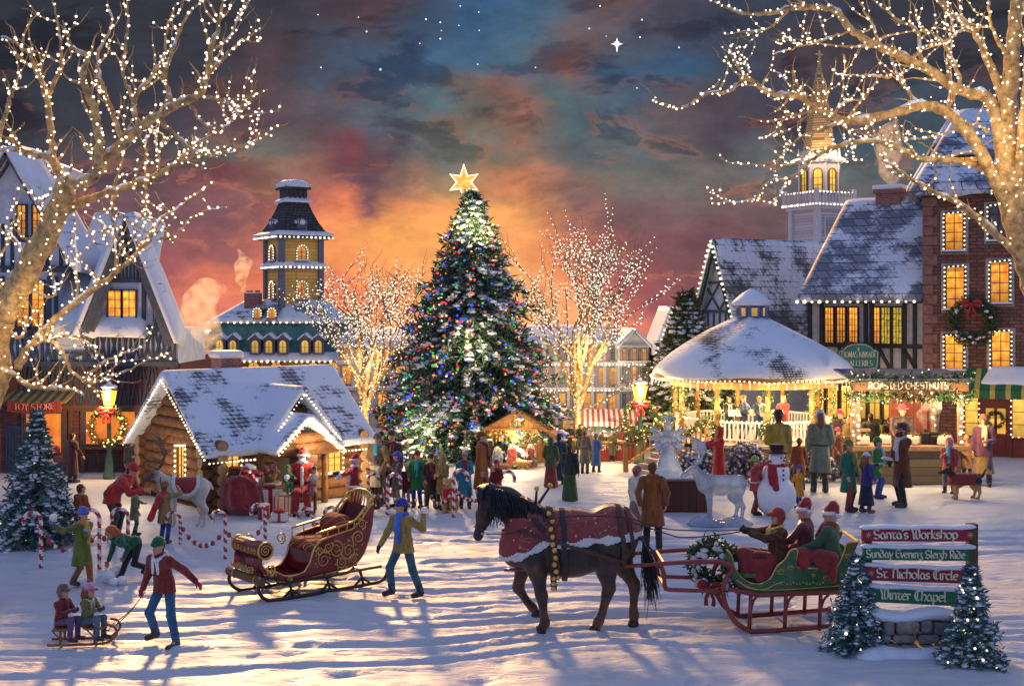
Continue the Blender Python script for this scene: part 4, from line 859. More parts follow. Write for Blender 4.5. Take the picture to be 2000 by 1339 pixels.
# ------------ yellow mansion with tower
YEL=boardmat('clapboard_ochre',(.60,.33,.04),.12);YELP=boardmat('clapboard_pale',(.66,.42,.10),.16);GREENR=M('roof_copper_green',(.06,.17,.16),.6,.35,5,.5,20);SLATE=brickmat('slate_dark',(.075,.085,.08),(.045,.05,.05),(.015,.015,.018),.22,.13,.02);TRIM=M('trim_slate_blue',(.13,.15,.22),.6)
def hip(m,x0,x1,y0,y1,z0,z1,ix,iy,mi=0):
 m.add([(x0,y0,z0),(x1,y0,z0),(x1,y1,z0),(x0,y1,z0),(x0+ix,y0+iy,z1),(x1-ix,y0+iy,z1),(x1-ix,y1-iy,z1),(x0+ix,y1-iy,z1)],[(0,1,5,4),(1,2,6,5),(2,3,7,6),(3,0,4,7),(4,5,6,7)],mi)
def mansion():
 f=Fac(520,56,0);r=f.thing('mansion','ochre mansion with green mansard roof and a tall clapboard tower','building');k=42.857;X=lambda px:(px-520)/k;Z=lambda py:EYE-(py-600)/k
 m=MB();m.b2((X(355),0,0),(X(690),6,Z(700)));m.obj('wall',YEL,r)
 m=MB();hip(m,X(392),X(686),-.25,6.2,Z(694),Z(628),.45,1.0);hip(m,X(405),X(675),.8,5.4,Z(626),Z(582),2.2,2.0);hip(m,X(335),X(420),.3,5,Z(705),Z(655),.5,1.2);m.obj('roof',GREENR,r)
 q=lambda a,b,y:(X(a),y,Z(b))
 snowroof(r,[q(352,704,-.5),q(694,704,-.5),q(690,684,.12),q(372,684,.12)],.1,SNOW,(30,5),11,'roof_snow');snowroof(r,[q(398,630,.5),q(680,630,.5),q(628,588,2.4),q(455,588,2.4)],.12,roofmat('roof_mansion',(.06,.17,.16),.6,1.2),(24,8),12,'roof_snow')
 snowroof(r,[q(345,664,.9),q(400,664,.9),q(400,650,2),q(355,650,2)],.12,SNOW,(10,5),13,'roof_snow')
 for px in(432,458,501,528,555,598,624):
  d=MB();w=.26;z0,z1=Z(690),Z(662);d.b2((X(px)-w,-.28,z0),(X(px)+w,.7,z1));d.prism([(X(px)-w-.06,z1),(X(px)+w+.06,z1),(X(px),Z(650))],(-.34,.8));d=d.obj('dormer',TRIM,r)
  window(d,X(px),z0+.05,.3,.55,2,2,-.29,0,TRIM,GLASSY,True,.05)
  s=MB();s.slab([(X(px)-w-.1,-.4,z1+.0),(X(px),-.4,Z(649)),(X(px),.8,Z(649)),(X(px)-w-.1,.8,z1)],-.06);s.slab([(X(px),-.4,Z(649)),(X(px)+w+.1,-.4,z1),(X(px)+w+.1,.8,z1),(X(px),.8,Z(649))],-.06);s.obj('snow_cap',SNOW,d)
 for px in(498,527):
  d=MB();d.b2((X(px)-.22,.55,Z(622)),(X(px)+.22,1.6,Z(603)));d.prism([(X(px)-.3,Z(603)),(X(px)+.3,Z(603)),(X(px),Z(594))],(.5,1.6));d=d.obj('dormer',TRIM,r);window(d,X(px),Z(621),.28,.42,2,2,.54,0,TRIM,GLASS,True,.04,.12)
 for px in(388,462,496,540,612,650):window(r,X(px),Z(738),.5,.72,2,3,-.01,0,M('window_frame_brown',(.2,.1,.05),.6),GLASS,True,.06)
 for px in(612,655):window(r,X(px),Z(818),.6,1.4,2,4,-.01,0,None,GLASS)
 c=MB();c.b2((X(463),1.5,Z(605)),(X(492),2.3,Z(572)));
 for px in(467,474,484,489):c.tube([(X(px),1.9,Z(573)),(X(px),1.9,Z(566))],.07,8)
 c=c.obj('chimney',MATS['brick_red'],r);MB().box((X(477),1.9,Z(571)),(.72,.84,.06),bev=.02).obj('snow_cap',SNOWW,c)
# tower turned so that two sides show
 t=link('tower',None,r,(X(550),3.0,0),(0,0,math.radians(32)));h=.98
 m=MB();m.b2((-h,-h,3),(h,h,Z(450)));m.obj('shaft',YELP,t)
 m=MB()
 for sx in(-1,1):
  for sy in(-1,1):m.box((sx*h,sy*h,(3+Z(450))/2),(.26,.26,Z(450)-3))
 for z,e,th in((Z(520),.18,.18),(Z(458),.3,.22),(Z(448),.12,.2)):m.box((0,0,z),(2*h+2*e,2*h+2*e,th))
 m.obj('trim',TRIM,t)
 P=[(1.42,Z(458)),(1.12,Z(442)),(.9,Z(425)),(.7,Z(405)),(.56,Z(388)),(.54,Z(386))]
 m=MB();m.lathe([(a*1.414,z)for a,z in P],(0,0,0),4,0,PI/4);m.obj('roof',SLATE,t)
 m=MB()
 for a,b,c_,z in((1.48,.85,.25,Z(455)),(1.22,1.02,.12,Z(517)),(.7,.5,.12,Z(386))):
  S_=[(1,-1),(1,1),(-1,1),(-1,-1)]
  m.lathe([(a*1.414,z),(a*1.4,z+.1),(b*1.414,z+c_+.12)],(0,0,0),4,0,PI/4)
 m.obj('snow',SNOW,t)
 m=MB();m.b2((-.5,-.5,Z(388)),(.5,.5,Z(357)));m.box((0,0,Z(357)),(1.3,1.3,.12));m.lathe([(.8,Z(356)),(.72,Z(350)),(.45,Z(343)),(.12,Z(340)),(0,Z(339))],(0,0,0),12)
 for z in(Z(380),Z(368)):
  for i in range(4):
   for s_,rr in((0,0),(1,PI/2)):
    R_=rotm(0,0,rr);m.box(R_@np.array((-.36+.24*i,-.5,z)),(.1,.1,.2)if s_==0 else(.1,.1,.2))
 m.obj('cupola',M('cupola_dark',(.05,.055,.06),.6),t);MB().lathe([(.86,Z(355)),(.8,Z(347)),(.5,Z(340)),(.2,Z(338.5)),(0,Z(338))],(0,0,0),12).obj('cupola_snow',SNOW,t,True)
 for z,hh in((Z(505),.66),(Z(583),.78)):
  for i,(x,y,a)in enumerate(((0,-h-.02,0),(-h-.02,0,-PI/2))):window(t,x,z,.42,hh,2,3,y,a,TRIM,GLASS,True,.06,.13,True)
 for x,y,a in((0,-.93,0),(-.93,0,-PI/2)):
  d=MB();R_=rotm(0,0,a);d.box(R_@np.array((0,-.86,Z(436))),(.5,.5,.62));d=d.obj('dormer',TRIM,t);window(d,x*1.17,Z(443),.28,.5,1,2,y*1.17,a,TRIM,GLASS,True,.05);MB().ball((x*.95,y*.95,Z(428)),(.34,.34,.18)).obj('snow_cap',SNOW,d)
 tw=lambda x,y,z:f.w(X(550)+x*math.cos(math.radians(32))-y*math.sin(math.radians(32)),3+x*math.sin(math.radians(32))+y*math.cos(math.radians(32)),z)
 E=[]
 for e,z in((1.47,Z(459)),(1.2,Z(519))):E+=list(along([tw(-e,e,z),tw(-e,-e,z),tw(e,-e,z)],.22))
 string_lights('white bulbs along the two eaves of the ochre tower',E,.05)
 string_lights('white bulbs along the lower and upper eaves of the green mansard roof',np.concatenate([along([f.w(X(354),-.55,Z(705)),f.w(X(694),-.55,Z(705))],.26),along([f.w(X(396),.4,Z(630)),f.w(X(682),.4,Z(630))],.3)]),.05)
mansion()
# ------------ terraces behind the tree
def townhouse(label,x0,x1,yr,ye,rows,D,wall,ridge_in=.0,base=None,cols=None,shutters=False,gable=None,porch=False,lit=.7,seed=0,depth=5):
 f=Fac(x0,D,0);k=F/D;X=lambda px:(px-x0)/k;Z=lambda py:EYE-(py-600)/k;r=f.thing('townhouse',label,'house','houses along the back of the square');rr=random.Random(seed)
 m=MB();m.b2((0,0,-.3),(X(x1),depth,Z(ye)))
 if gable:m.prism([(0,Z(ye)),(X(x1),Z(ye)),(X(gable[0]),Z(gable[1]))],(0,depth))
 m.obj('wall',wall,r)
 m=MB()
 for ya in[ye]+[q[0]-6 for q in rows[1:]]:m.b2((-.06,-.16,Z(ya)-.05),(X(x1)+.06,.01,Z(ya)+.06));
 if porch:
  for px in np.linspace(x0+4,x1-4,9):m.b2((X(px)-.07,-.13,-.3),(X(px)+.07,.012,Z(ye)))
 m.obj('cornice',M('trim_grey',(.46,.46,.50),.8,.15),r)
 m=MB()
 for ya in[q[0]-7 for q in rows[1:]]:m.b2((-.06,-.17,Z(ya)+.05),(X(x1)+.06,-.01,Z(ya)+.1))
 if len(rows)>1:m.obj('ledge_snow',SNOW,r)
 if gable:
  for s,e in((1,x1+4),(-1,x0-4)):
   a=(X(gable[0]),-.3,Z(gable[1]-4));b=(X(e),-.3,Z(ye+3));q=[b,(b[0],depth,b[2]),(a[0],depth,a[2]),a]
   snowroof(r,q if s>0 else[q[1],q[0],q[3],q[2]],.14,SNOW,(8,10),seed+s)
 else:snowroof(r,[(-.15,-.35,Z(ye)),(X(x1)+.15,-.35,Z(ye)),(X(x1)-ridge_in,depth*.5,Z(yr)),(ridge_in,depth*.5,Z(yr))],.14,roofmat('roof_terrace',(.3,.3,.35),.72,.8),(24,8),seed)
 gd=M('glass_grey',(.10,.11,.14),.3,.2,5,0);sh=M('shutter_grey',(.16,.17,.21),.7)
 for ya,yb,n,ar in rows:
  for i in range(n):
   px=x0+(x1-x0)*(i+.5)/n;L=rr.random()<lit;o=window(r,X(px),Z(yb),(x1-x0)/k/n*.46,(yb-ya)/k,2,4,-.015,0,M('frame_grey',(.3,.3,.33),.7),GLASS if L else gd,ar,.045)
   if shutters:
    s=MB();w=(x1-x0)/k/n
    for sg in(-1,1):s.b2((sg*w*.3-.06,-.05,0),(sg*w*.3+.06,.0,(yb-ya)/k))
    s.obj('shutter',sh,o)
 return f
GREYW=M('stucco_grey',(.50,.49,.54),.9,.15,4,.4,20);MAUVE=M('stucco_mauve',(.42,.38,.43),.9,.15,4,.4,20);PALE=M('stucco_pale',(.56,.58,.64),.9,.15,4,.4,20);PEACH=M('stucco_peach',(.44,.25,.18),.9,.15,4,.4,20)
townhouse('grey terrace house with snowy roof behind the golden-lit tree and the cabin',660,800,648,676,[(682,705,5,False),(715,748,4,False),(765,830,4,False)],55,GREYW,seed=3)
townhouse('dark grey house half hidden behind the tall decorated conifer',800,1010,645,672,[(680,705,6,False),(715,750,6,False),(765,830,6,False)],55.5,MAUVE,seed=4)
fB=townhouse('mauve-grey terrace with pilasters and rows of amber windows right of the conifer',1012,1208,641,670,[(680,703,9,False),(718,748,9,True),(768,806,8,False),(820,846,5,False)],54,MAUVE,porch=True,seed=5)
fC=townhouse('pale stucco house with grey shutters and a small front gable',1209,1268,640,676,[(682,708,3,False),(716,748,3,False),(768,800,3,False),(812,846,2,False)],53,PALE,shutters=True,gable=(1240,650),seed=9,lit=.5)
fD=townhouse('narrow gabled house with a peach lower wall behind the snowy fir',1284,1352,600,690,[(700,740,2,False),(770,810,2,False)],52,PEACH,gable=(1316,604),seed=6)
window(bpy.data.objects['townhouse.004'],1.25*.55+.2,EYE-64/46.15,.2,.42,2,2,-.02,0,TRIM,GLASS,True,.04,.14)
for f,x0,x1,ys,D,lab in((fB,1012,1208,(668,712,762),54,'lines of white bulbs on the ledges of the mauve terrace'),(fC,1209,1268,(712,808),53,'lines of white bulbs on the ledges of the pale shuttered house')):
 string_lights(lab,np.concatenate([along([W(x0,y,D-.25),W(x1,y,D-.25)],.17)for y in ys]),.035)
for px,py,D in((700,700,53.6),(1060,705,52.4),(1130,760,52.4),(1185,705,52.4),(1240,740,51.4)):lamp('terrace_light',W(px,py,D),11,(1,.74,.42),.3)
string_lights('white bulbs edging the gable of the narrow peach-walled house',along([W(1280,692,51.6),W(1316,598,51.6),W(1356,692,51.6)],.2),.04)
# ------------ church tower and spire
def church():
 f=Fac(1600,70,27);r=f.thing('church_tower','white clapboard church tower with octagonal belfry and tall pointed spire with cross','church');k=34.286;Z=lambda py:EYE-(py-600)/k
 WB=boardmat('clapboard_white',(.50,.50,.54),.17);WT=M('trim_white',(.56,.56,.60),.7,.12);h=1.08
 m=MB();m.b2((-h,-h,0),(h,h,Z(408)));m.obj('tower_base',WB,r)
 m=MB()
 for sx in(-1,1):
  for sy in(-1,1):m.box((sx*h,sy*h,Z(408)/2),(.3,.3,Z(408)))
 m.box((0,0,Z(408)),(2*h+.5,2*h+.5,.2));m.box((0,0,Z(402)),(2*h+.8,2*h+.8,.18));m.b2((-.62,-h-.06,Z(465)),(.62,-h+.02,Z(424)));m.obj('trim',WT,r)
 m=MB();m.b2((-.5,-h-.09,Z(463)),(.5,-h,Z(427)));m.obj('louvre',boardmat('louvre_grey',(.33,.33,.36),.14),r)
 m=MB();e=h+.28
 for a in range(4):
  R_=rotm(0,0,a*PI/2)
  for i in range(13):m.box(R_@np.array((-e+2*e*i/12,-e,Z(390))),(.07,.07,.62))
  m.box(R_@np.array((0,-e,Z(380))),(2*e,.1,.09)if a%2==0 else(.1,2*e,.09));m.box(R_@np.array((-e,-e,Z(387))),(.2,.2,.85))
 m.obj('balustrade',WT,r)
 m=MB();m.lathe([(1.12,Z(402)),(1.12,Z(322)),(1.3,Z(320)),(1.42,Z(314)),(1.42,Z(311)),(1.2,Z(308)),(1.05,Z(304)),(1.05,Z(296))],(0,0,0),8,0,PI/8);m.obj('belfry',WT,r)
 m=MB()
 for i in range(8):a=PI/8+i*PI/4;m.tube([(1.13*math.cos(a),1.13*math.sin(a),Z(400)),(1.13*math.cos(a),1.13*math.sin(a),Z(320))],.08,8);m.tube([(1.2*math.cos(a),1.2*math.sin(a),Z(306)),(1.2*math.cos(a),1.2*math.sin(a),Z(292))],[.05,.02],6)
 m.obj('column',WT,r)
 for i in range(8):
  a=i*PI/4;window(r,1.05*math.sin(a),Z(378),.42,1.3,2,3,-1.05*math.cos(a),a,M('window_frame_brown',(.2,.1,.05),.6),GLASSY,True,.06)
 m=MB();m.lathe([(1.0,Z(300)),(.93,Z(290)),(.5,Z(190)),(.12,Z(128)),(.05,Z(120))],(0,0,0),8,0,PI/8);m.obj('spire',brickmat('shingle_copper',(.85,.52,.20),(.66,.40,.17),(.25,.17,.10),.2,.14,.02),r)
 gm=M('gold_paint',(.72,.50,.2),.35,.1,9,0,metal=.6);m=MB();m.b2((-.05,-.05,Z(122)),(.05,.05,Z(99)));m.b2((-.26,-.045,Z(107)),(.26,.045,Z(105)));m.ball((0,0,Z(122)),.1);m.obj('cross',gm,r)
 E=[]
 for z,e in((Z(379),h+.3),(Z(403),h+.42)):E+=list(along([f.w(-e,e,z),f.w(-e,-e,z),f.w(e,-e,z),f.w(e,e,z)],.26))
 E+=[f.w(1.44*math.cos(a),1.44*math.sin(a),Z(314))for a in np.arange(0,2*PI,.16)]
 for a in(-2.3,-1.4,-.5):lamp('belfry_light',f.w(1.9*math.cos(a),1.9*math.sin(a),Z(304)),26,(1,.70,.34),.2)
 string_lights('white bulbs around the balcony and cornice of the church tower',E,.06)
church()
# ------------ grey barn-like house behind the bandstand
def barn():
 f=Fac(1447,52,30);r=f.thing('barn_house','grey house with a tall steep slate roof behind the bandstand','house');wd,L,ez,rz_=2.7,7.0,4.45,8.3
 m=MB();m.b2((0,0,0),(L,wd,ez));m.add([(0,0,ez),(0,wd,ez),(0,wd/2,rz_-.1),(L,0,ez),(L,wd,ez),(L,wd/2,rz_-.1)],[(0,2,1),(3,4,5),(0,3,5,2),(1,2,5,4)]);m.obj('wall',PLASTER,r)
 m=MB()
 for y in np.linspace(.15,wd-.15,7):m.b2((-.06,y-.04,ez-.9),(.01,y+.04,ez+.75))
 for y0,y1 in((.35,1.35),(1.35,2.35)):m.beam((-.04,y0,ez+.8),(-.04,y1,ez+2.0),.08,.07,up=(1,0,0));m.beam((-.025,y1,ez+.8),(-.025,y0,ez+2.0),.08,.07,up=(1,0,0))
 m.b2((-.07,0,ez+.7),(.01,wd,ez+.82));m.b2((-.07,.5,ez+1.95),(.01,wd-.5,ez+2.05));m.obj('timber_frame',GREYT,r)
 m=MB()
 for s in(-1,1):m.beam((-.38,wd/2,rz_-.1),(-.38,wd/2+s*(wd/2+.22),ez-.55),.26,.12,up=(1,0,0))
 m.obj('bargeboard',M('bargeboard_green',(.03,.06,.05),.6),r)
 rm=roofmat('roof_barn',(.13,.135,.15),.50,.55,.42)
 snowroof(r,[(-.45,-.35,ez-.5),(L,-.35,ez-.5),(L,wd/2,rz_),(-.45,wd/2,rz_)],.2,rm,(28,16),21);snowroof(r,[(L,wd+.35,ez-.5),(-.45,wd+.35,ez-.5),(-.45,wd/2,rz_),(L,wd/2,rz_)],.2,SNOW,(12,12),22)
 string_lights('white bulbs down the gable edges of the grey slate-roofed house',np.concatenate([along([f.w(-.55,-.45,ez-.5),f.w(-.55,wd/2,rz_-.05),f.w(-.55,wd+.4,ez-.5)],.25),along([f.w(-.4,-.5,ez-.5),f.w(6,-.5,ez-.5)],.5)]),.055)
barn()
# ------------ timbered gallery shop
SHOP=Fac(1583,48,-35)
WHITEP=M('plaster_offwhite',(.42,.42,.44),.9,.2,5,.5,25);BLACKT=M('timber_black',(.025,.025,.03),.7,.3,8,.5,40)
def gallery():
 f=SHOP;r=f.thing('gallery_shop','half-timbered shop with a steep slate roof and long leaded windows over a lit shopfront','building');L=f.x(1806);zt=lambda px,py:f.at(px,py)[1]
 ez=zt(1690,584);jz=zt(1690,672);gz=zt(1690,722);rz_=9.75;dp=4.6
 m=MB();m.b2((0,0,gz-.1),(L,7,ez));m.add([(0,0,ez),(0,7,ez),(0,dp,rz_-.2),(L,0,ez),(L,7,ez),(L,dp,rz_-.2)],[(0,2,1),(3,4,5)]);m.obj('wall',WHITEP,r)
 m=MB();m.b2((0,.25,0),(L,7.02,gz-.1));m.obj('ground_floor',M('plaster_taupe',(.2,.16,.13),.9),r)
 m=MB();w=.08
 for px in(1583,1606,1692,1704,1768,1788):x=f.x(px);m.b2((x-w,-.1,gz),(x+w*.8,.02,ez))
 for z in(ez-.04,jz-.06,gz):m.b2((-.05,-.12,z-.07),(L,.01,z+.08))
 for i in range(14):x=L*(i+.5)/14;m.b2((x-.05,-.32,ez-.16),(x+.05,0,ez-.04))
 for px0,px1 in((1716,1738),(1764,1790)):m.beam((f.x(px0),-.05,jz-.1),(f.x(px1),-.05,gz+.1),.12,.1,up=(0,-1,0))
 for px in(1640,1672,1716,1742,1764):x=f.x(px);m.b2((x-.05,-.09,gz),(x+.05,.01,jz))
 m.obj('timber_frame',BLACKT,r)
 G1=emit('lit_glass_tree',RGB(250,190,60),.9,.4,9,False,RGB(60,120,40))
 for px,g in((1621,GLASS),(1644,GLASS),(1668,GLASS),(1711,GLASS),(1731,G1),(1754,G1)):window(r,f.x(px),jz+.05,.32,ez-jz-.38,3,6,-.03,0,BLACKT,g,False,.05)
 for i in range(8):window(r,L*(i+.5)/8,1.15,L/8-.16,1.2,2,2,.22,0,M('wood_dark_brown',(.1,.05,.03),.7),GLASSY,False,.05)
 rm=roofmat('roof_gallery',(.17,.18,.24),.47,.5,.5)
 snowroof(r,[(-.4,-.55,ez-.12),(L+.02,-.55,ez-.12),(L+.02,dp,rz_),(-.25,dp,rz_)],.24,rm,(28,18),31,waves=.4);snowroof(r,[(L,8,ez),(-.4,8,ez),(-.25,dp,rz_),(L,dp,rz_)],.24,SNOW,(10,8),32)
 c=MB();cx=f.at(1740,380,4.4)[0];c.b2((cx-.5,4.0,rz_-.5),(cx+.5,4.8,rz_+.42));c.b2((cx-.58,3.92,rz_+.3),(cx+.58,4.88,rz_+.48));c=c.obj('chimney',MATS['brick_red'],r);s=Sdf();s.box((cx,4.4,rz_+.55),(1.25,1.05,.2),.09);s.obj('snow_cap',SNOWW,.05,c)
 string_lights('white bulbs along the eave of the half-timbered gallery',along([f.w(-.4,-.75,ez-.1),f.w(L,-.75,ez-.1)],.3),.06)
# hanging oval sign
 p=W(1676,697,SHOP.at(1676,697)[1]and 44.3);s=thing('shop_sign','teal hanging sign with gold border and serif lettering on the timbered shop','sign',p)
 w,h=1.5,.98;pts=[(-w*.48,-h*.36)]+[(x,-h*.5+.09*(x/(w*.5))**2*.9)for x in np.linspace(-w*.44,w*.44,9)]+[(w*.48,-h*.36),(w*.5,h*.22),(w*.42,h*.26)]+[(w*.36*math.cos(a),h*.28+h*.24*math.sin(a))for a in np.linspace(.1,PI-.1,11)]+[(-w*.42,h*.26),(-w*.5,h*.22)]
 b=MB();b.prism(pts,(-.04,.04));b.obj('board',M('sign_teal',(.01,.13,.14),.4,.12,6,.1),s)
 b=MB();P=[(x*.93,-.045,z*.9)for x,z in pts];b.tube(P,.011,5,closed=True);b.tube([(0,-.045,.2),(0,-.045,.27)],.012,5);b.ball((0,-.045,.3),(.035,.02,.045));b.obj('border',gm_:=M('gold_leaf',(.75,.58,.25),.4,.1,9,0),s)
 lettering('lettering','THOMAS KINKADE',.2,M('letter_cream',(.78,.72,.5),.5),s,(0,-.045,.0),(PI/2,0,0),'serif',1.32,.11,.01,0,.1);lettering('lettering','GALLERIES',.19,M('letter_cream',(.78,.72,.5),.5),s,(.03,-.045,-.31),(PI/2,0,0),'serif',1.0,.12,.01,0,.12)
 b=MB();b.tube([(-.5,.0,.5),(-.5,.0,.35)],.02,6);b.tube([(.5,.0,.5),(.5,.0,.35)],.02,6);b.beam((0,-.02,.5),(0,1.9,.5),.05,.05);b.beam((-.6,0,.5),(.6,0,.5),.05,.05);b.obj('bracket',M('iron_black',(.02,.02,.022),.5,metal=.6),s)
gallery()
# ------------ tall brick house on the right
BRK=Fac(1803,45.3,-25)
def brick_house():
 f=BRK;r=f.thing('brick_house','tall red-brown brick house with light-edged windows and snowy roof','building');L=4.6;ez=f.at(1870,378)[1]
 m=MB();m.b2((0,0,0),(L,6,ez));m.obj('wall',brickmat('stone_brick',(.27,.105,.07),(.15,.06,.045),(.07,.045,.04),.42,.13,.022),r)
 m=MB();z=.1;i=0
 while z<ez-.3:w=.5 if i%2 else .34;m.b2((-.025,-.025,z),(w,.3,z+.33),bev=.02);z+=.36;i+=1
 m.obj('quoin',M('quoin_stone',(.26,.13,.10),.9,.35,5,.6,20),r)
 ib=M('window_iron',(.05,.05,.035),.6);col=lambda a,b,p:(f.x(p),f.at(p,b)[1],f.at(p,b)[1],f.at(p,a)[1])
 sb=M('stone_surround',(.36,.30,.31),.9,.2,6,.4,30)
 for px,a,b,lit in((1864,418,490,1),(1866,522,604,1),(1864,655,722,1),(1950,402,470,0),(1953,512,592,1),(1955,648,722,1)):
  x=f.x(px);z0,z1=f.at(px,b)[1],f.at(px,a)[1];s=MB();s.b2((x-.48,-.03,z0-.12),(x+.48,.0,z1+.15));
  window(r,x,z0,.58,z1-z0,2,4,-.035,0,ib,GLASS if lit else MATS.get('glass_grey')or DARKG,False,.07,.16,True);s.obj('surround',sb,r)
 rm=roofmat('roof_brick',(.17,.17,.22),.5,.5,.5)
 snowroof(r,[(-.55,-.4,ez-.05),(L,-.4,ez-.05),(L,3.2,ez+3.3),(.9,3.0,ez+3.3)],.28,rm,(24,16),41);snowroof(r,[(-.55,6.4,ez-.05),(-.55,-.4,ez-.05),(.9,3.0,ez+3.3),(.9,3.2,ez+3.3)],.24,rm,(16,12),42)
 x,z=f.at(1893,338,1.1);d=MB();d.b2((x-.42,.55,z-.05),(x+.42,2,z+.62));d=d.obj('dormer',M('dormer_wood',(.25,.14,.08),.7),r);window(d,x,z+.02,.66,.5,3,2,.54,0,ib,GLASS,False,.05);Sdf().box((x,1.1,z+.72),(1.1,1.5,.2),.09).obj('snow_cap',SNOW,.06,d)
# shop front: green awning, red door, lit windows
 m=MB();m.b2((f.x(1888),-.06,0),(L,.02,f.at(1940,772)[1]));m.obj('shop_front',M('paint_maroon',(.16,.025,.025),.5,.2,6,.2),r)
 za,zb=f.at(1945,728)[1],f.at(1945,768)[1];x0,x1=f.x(1888),L;a=MB();n=18
 for i in range(n):xa,xb=x0+(x1-x0)*i/n,x0+(x1-x0)*(i+1)/n;a.slab([(xa,-1.1,zb+.18),(xb,-1.1,zb+.18),(xb,-.03,za+.12),(xa,-.03,za+.12)],.04,1 if i%3==2 else 0);a.b2((xa,-1.13,zb-.12),(xb,-1.09,zb+.18),1 if i%3==2 else 0)
 a=a.obj('awning',[M('awning_dark_green',(.015,.11,.05),.7),M('awning_gold',(.45,.35,.08),.7)],r);snowroof(a,[(x0+.5,-.85,zb+.33),(x1-.1,-.85,zb+.33),(x1-.1,-.1,za+.16),(x0+.8,-.1,za+.16)],.12,SNOW,(14,8),45,'awning_snow')
 xd=f.x(1945);zd=f.at(1945,788)[1];d=MB();d.b2((xd-.55,-.12,0),(xd-.42,-.06,zd));d.b2((xd+.42,-.12,0),(xd+.55,-.06,zd));d.b2((xd-.55,-.12,zd),(xd+.55,-.06,zd+.12));d.b2((xd-.42,-.09,.05),(xd+.42,-.062,zd))
 for s in(-1,1):d.b2((xd+s*.2-.14,-.115,.15),(xd+s*.2+.14,-.09,.7),bev=.01)
 d=d.obj('door',M('door_oxblood',(.13,.015,.02),.4,.2,5,.2),r)
 g=MB();g.b2((xd-.33,-.1,.85),(xd-.05,-.092,1.75));g.b2((xd+.05,-.1,.85),(xd+.33,-.092,1.75));g.obj('door_glass',GLASSY,d);MB().ball((xd+.36,-.15,.95),.04).obj('handle',M('brass',(.6,.4,.12),.35,.1,9,0,metal=1),d)
 for px in(1898,1993):window(r,f.x(px),.75,.42 if px<1900 else .5,1.35,1,3,-.07,0,M('paint_maroon',(.16,.025,.025)),GLASSY,False,.05,.2)
 wreath('dark round wreath hanging on the red shop door',f.w(xd,-.17,1.35),.26,.07,f.a,bow=None,dark=True)
 wreath('big snowy wreath with dark red bow on the brick wall',f.w(f.x(1900),-.28,f.at(1907,628)[1]),.68,.2,f.a,snow=True)
# ------------ wreaths, garlands, bows
LEAFG=M('needle_green',(.045,.10,.035),.7,.5,12,0);LEAFD=M('needle_dark',(.025,.05,.03),.7,.5,12,0);BOWR=M('ribbon_red',(.26,.015,.02),.45,.3,9,.2)
def sprigs(P,T,n_per,ln,wd,spread,rng):
 """narrow leaf-sized blades bristling from points P"""
 P=np.repeat(np.asarray(P),n_per,0);n=len(P);D=rng.normal(size=(n,3));D/=np.linalg.norm(D,axis=1)[:,None]
 if T is not None:D=D+np.repeat(np.asarray(T),n_per,0)*spread;D/=np.linalg.norm(D,axis=1)[:,None]
 U=np.cross(D,rng.normal(size=(n,3)));U/=np.linalg.norm(U,axis=1)[:,None]+1e-9
 l=ln*(.6+.8*rng.random((n,1)));w=wd*(.7+.6*rng.random((n,1)));A=P+rng.normal(0,ln*.15,(n,3))
 V=np.stack([A-U*w*.4,A+D*l*.5+U*w,A+D*l,A+D*l*.5-U*w],1).reshape(-1,3);return V,np.arange(n*4).reshape(n,4)
def bow_mesh(parent,c,s,rz=0,mat=None,name='bow'):
 m=MB();R_=rotm(0,0,rz);m.T=(R_,np.array(c))
 for sg in(-1,1):
  m.tube(spline([(0,-.02*s,0),(sg*.34*s,-.1*s,.22*s),(sg*.55*s,-.06*s,.12*s),(sg*.5*s,-.02*s,-.1*s),(sg*.2*s,-.04*s,-.06*s),(0,-.02*s,0)],5),[.05*s]*3+[.15*s]*20+[.05*s]*3,7,squash=(.9,.5,1.1))
  m.tube(spline([(0,-.03*s,-.05*s),(sg*.12*s,-.1*s,-.35*s),(sg*.22*s,-.05*s,-.62*s),(sg*.2*s,-.08*s,-.95*s)],5),np.linspace(.06,.13,16)*s,7,squash=(1,.35,1))
 m.ball((0,-.08*s,0),(.13*s,.1*s,.12*s));return m.obj(name,mat or BOWR,parent,True)
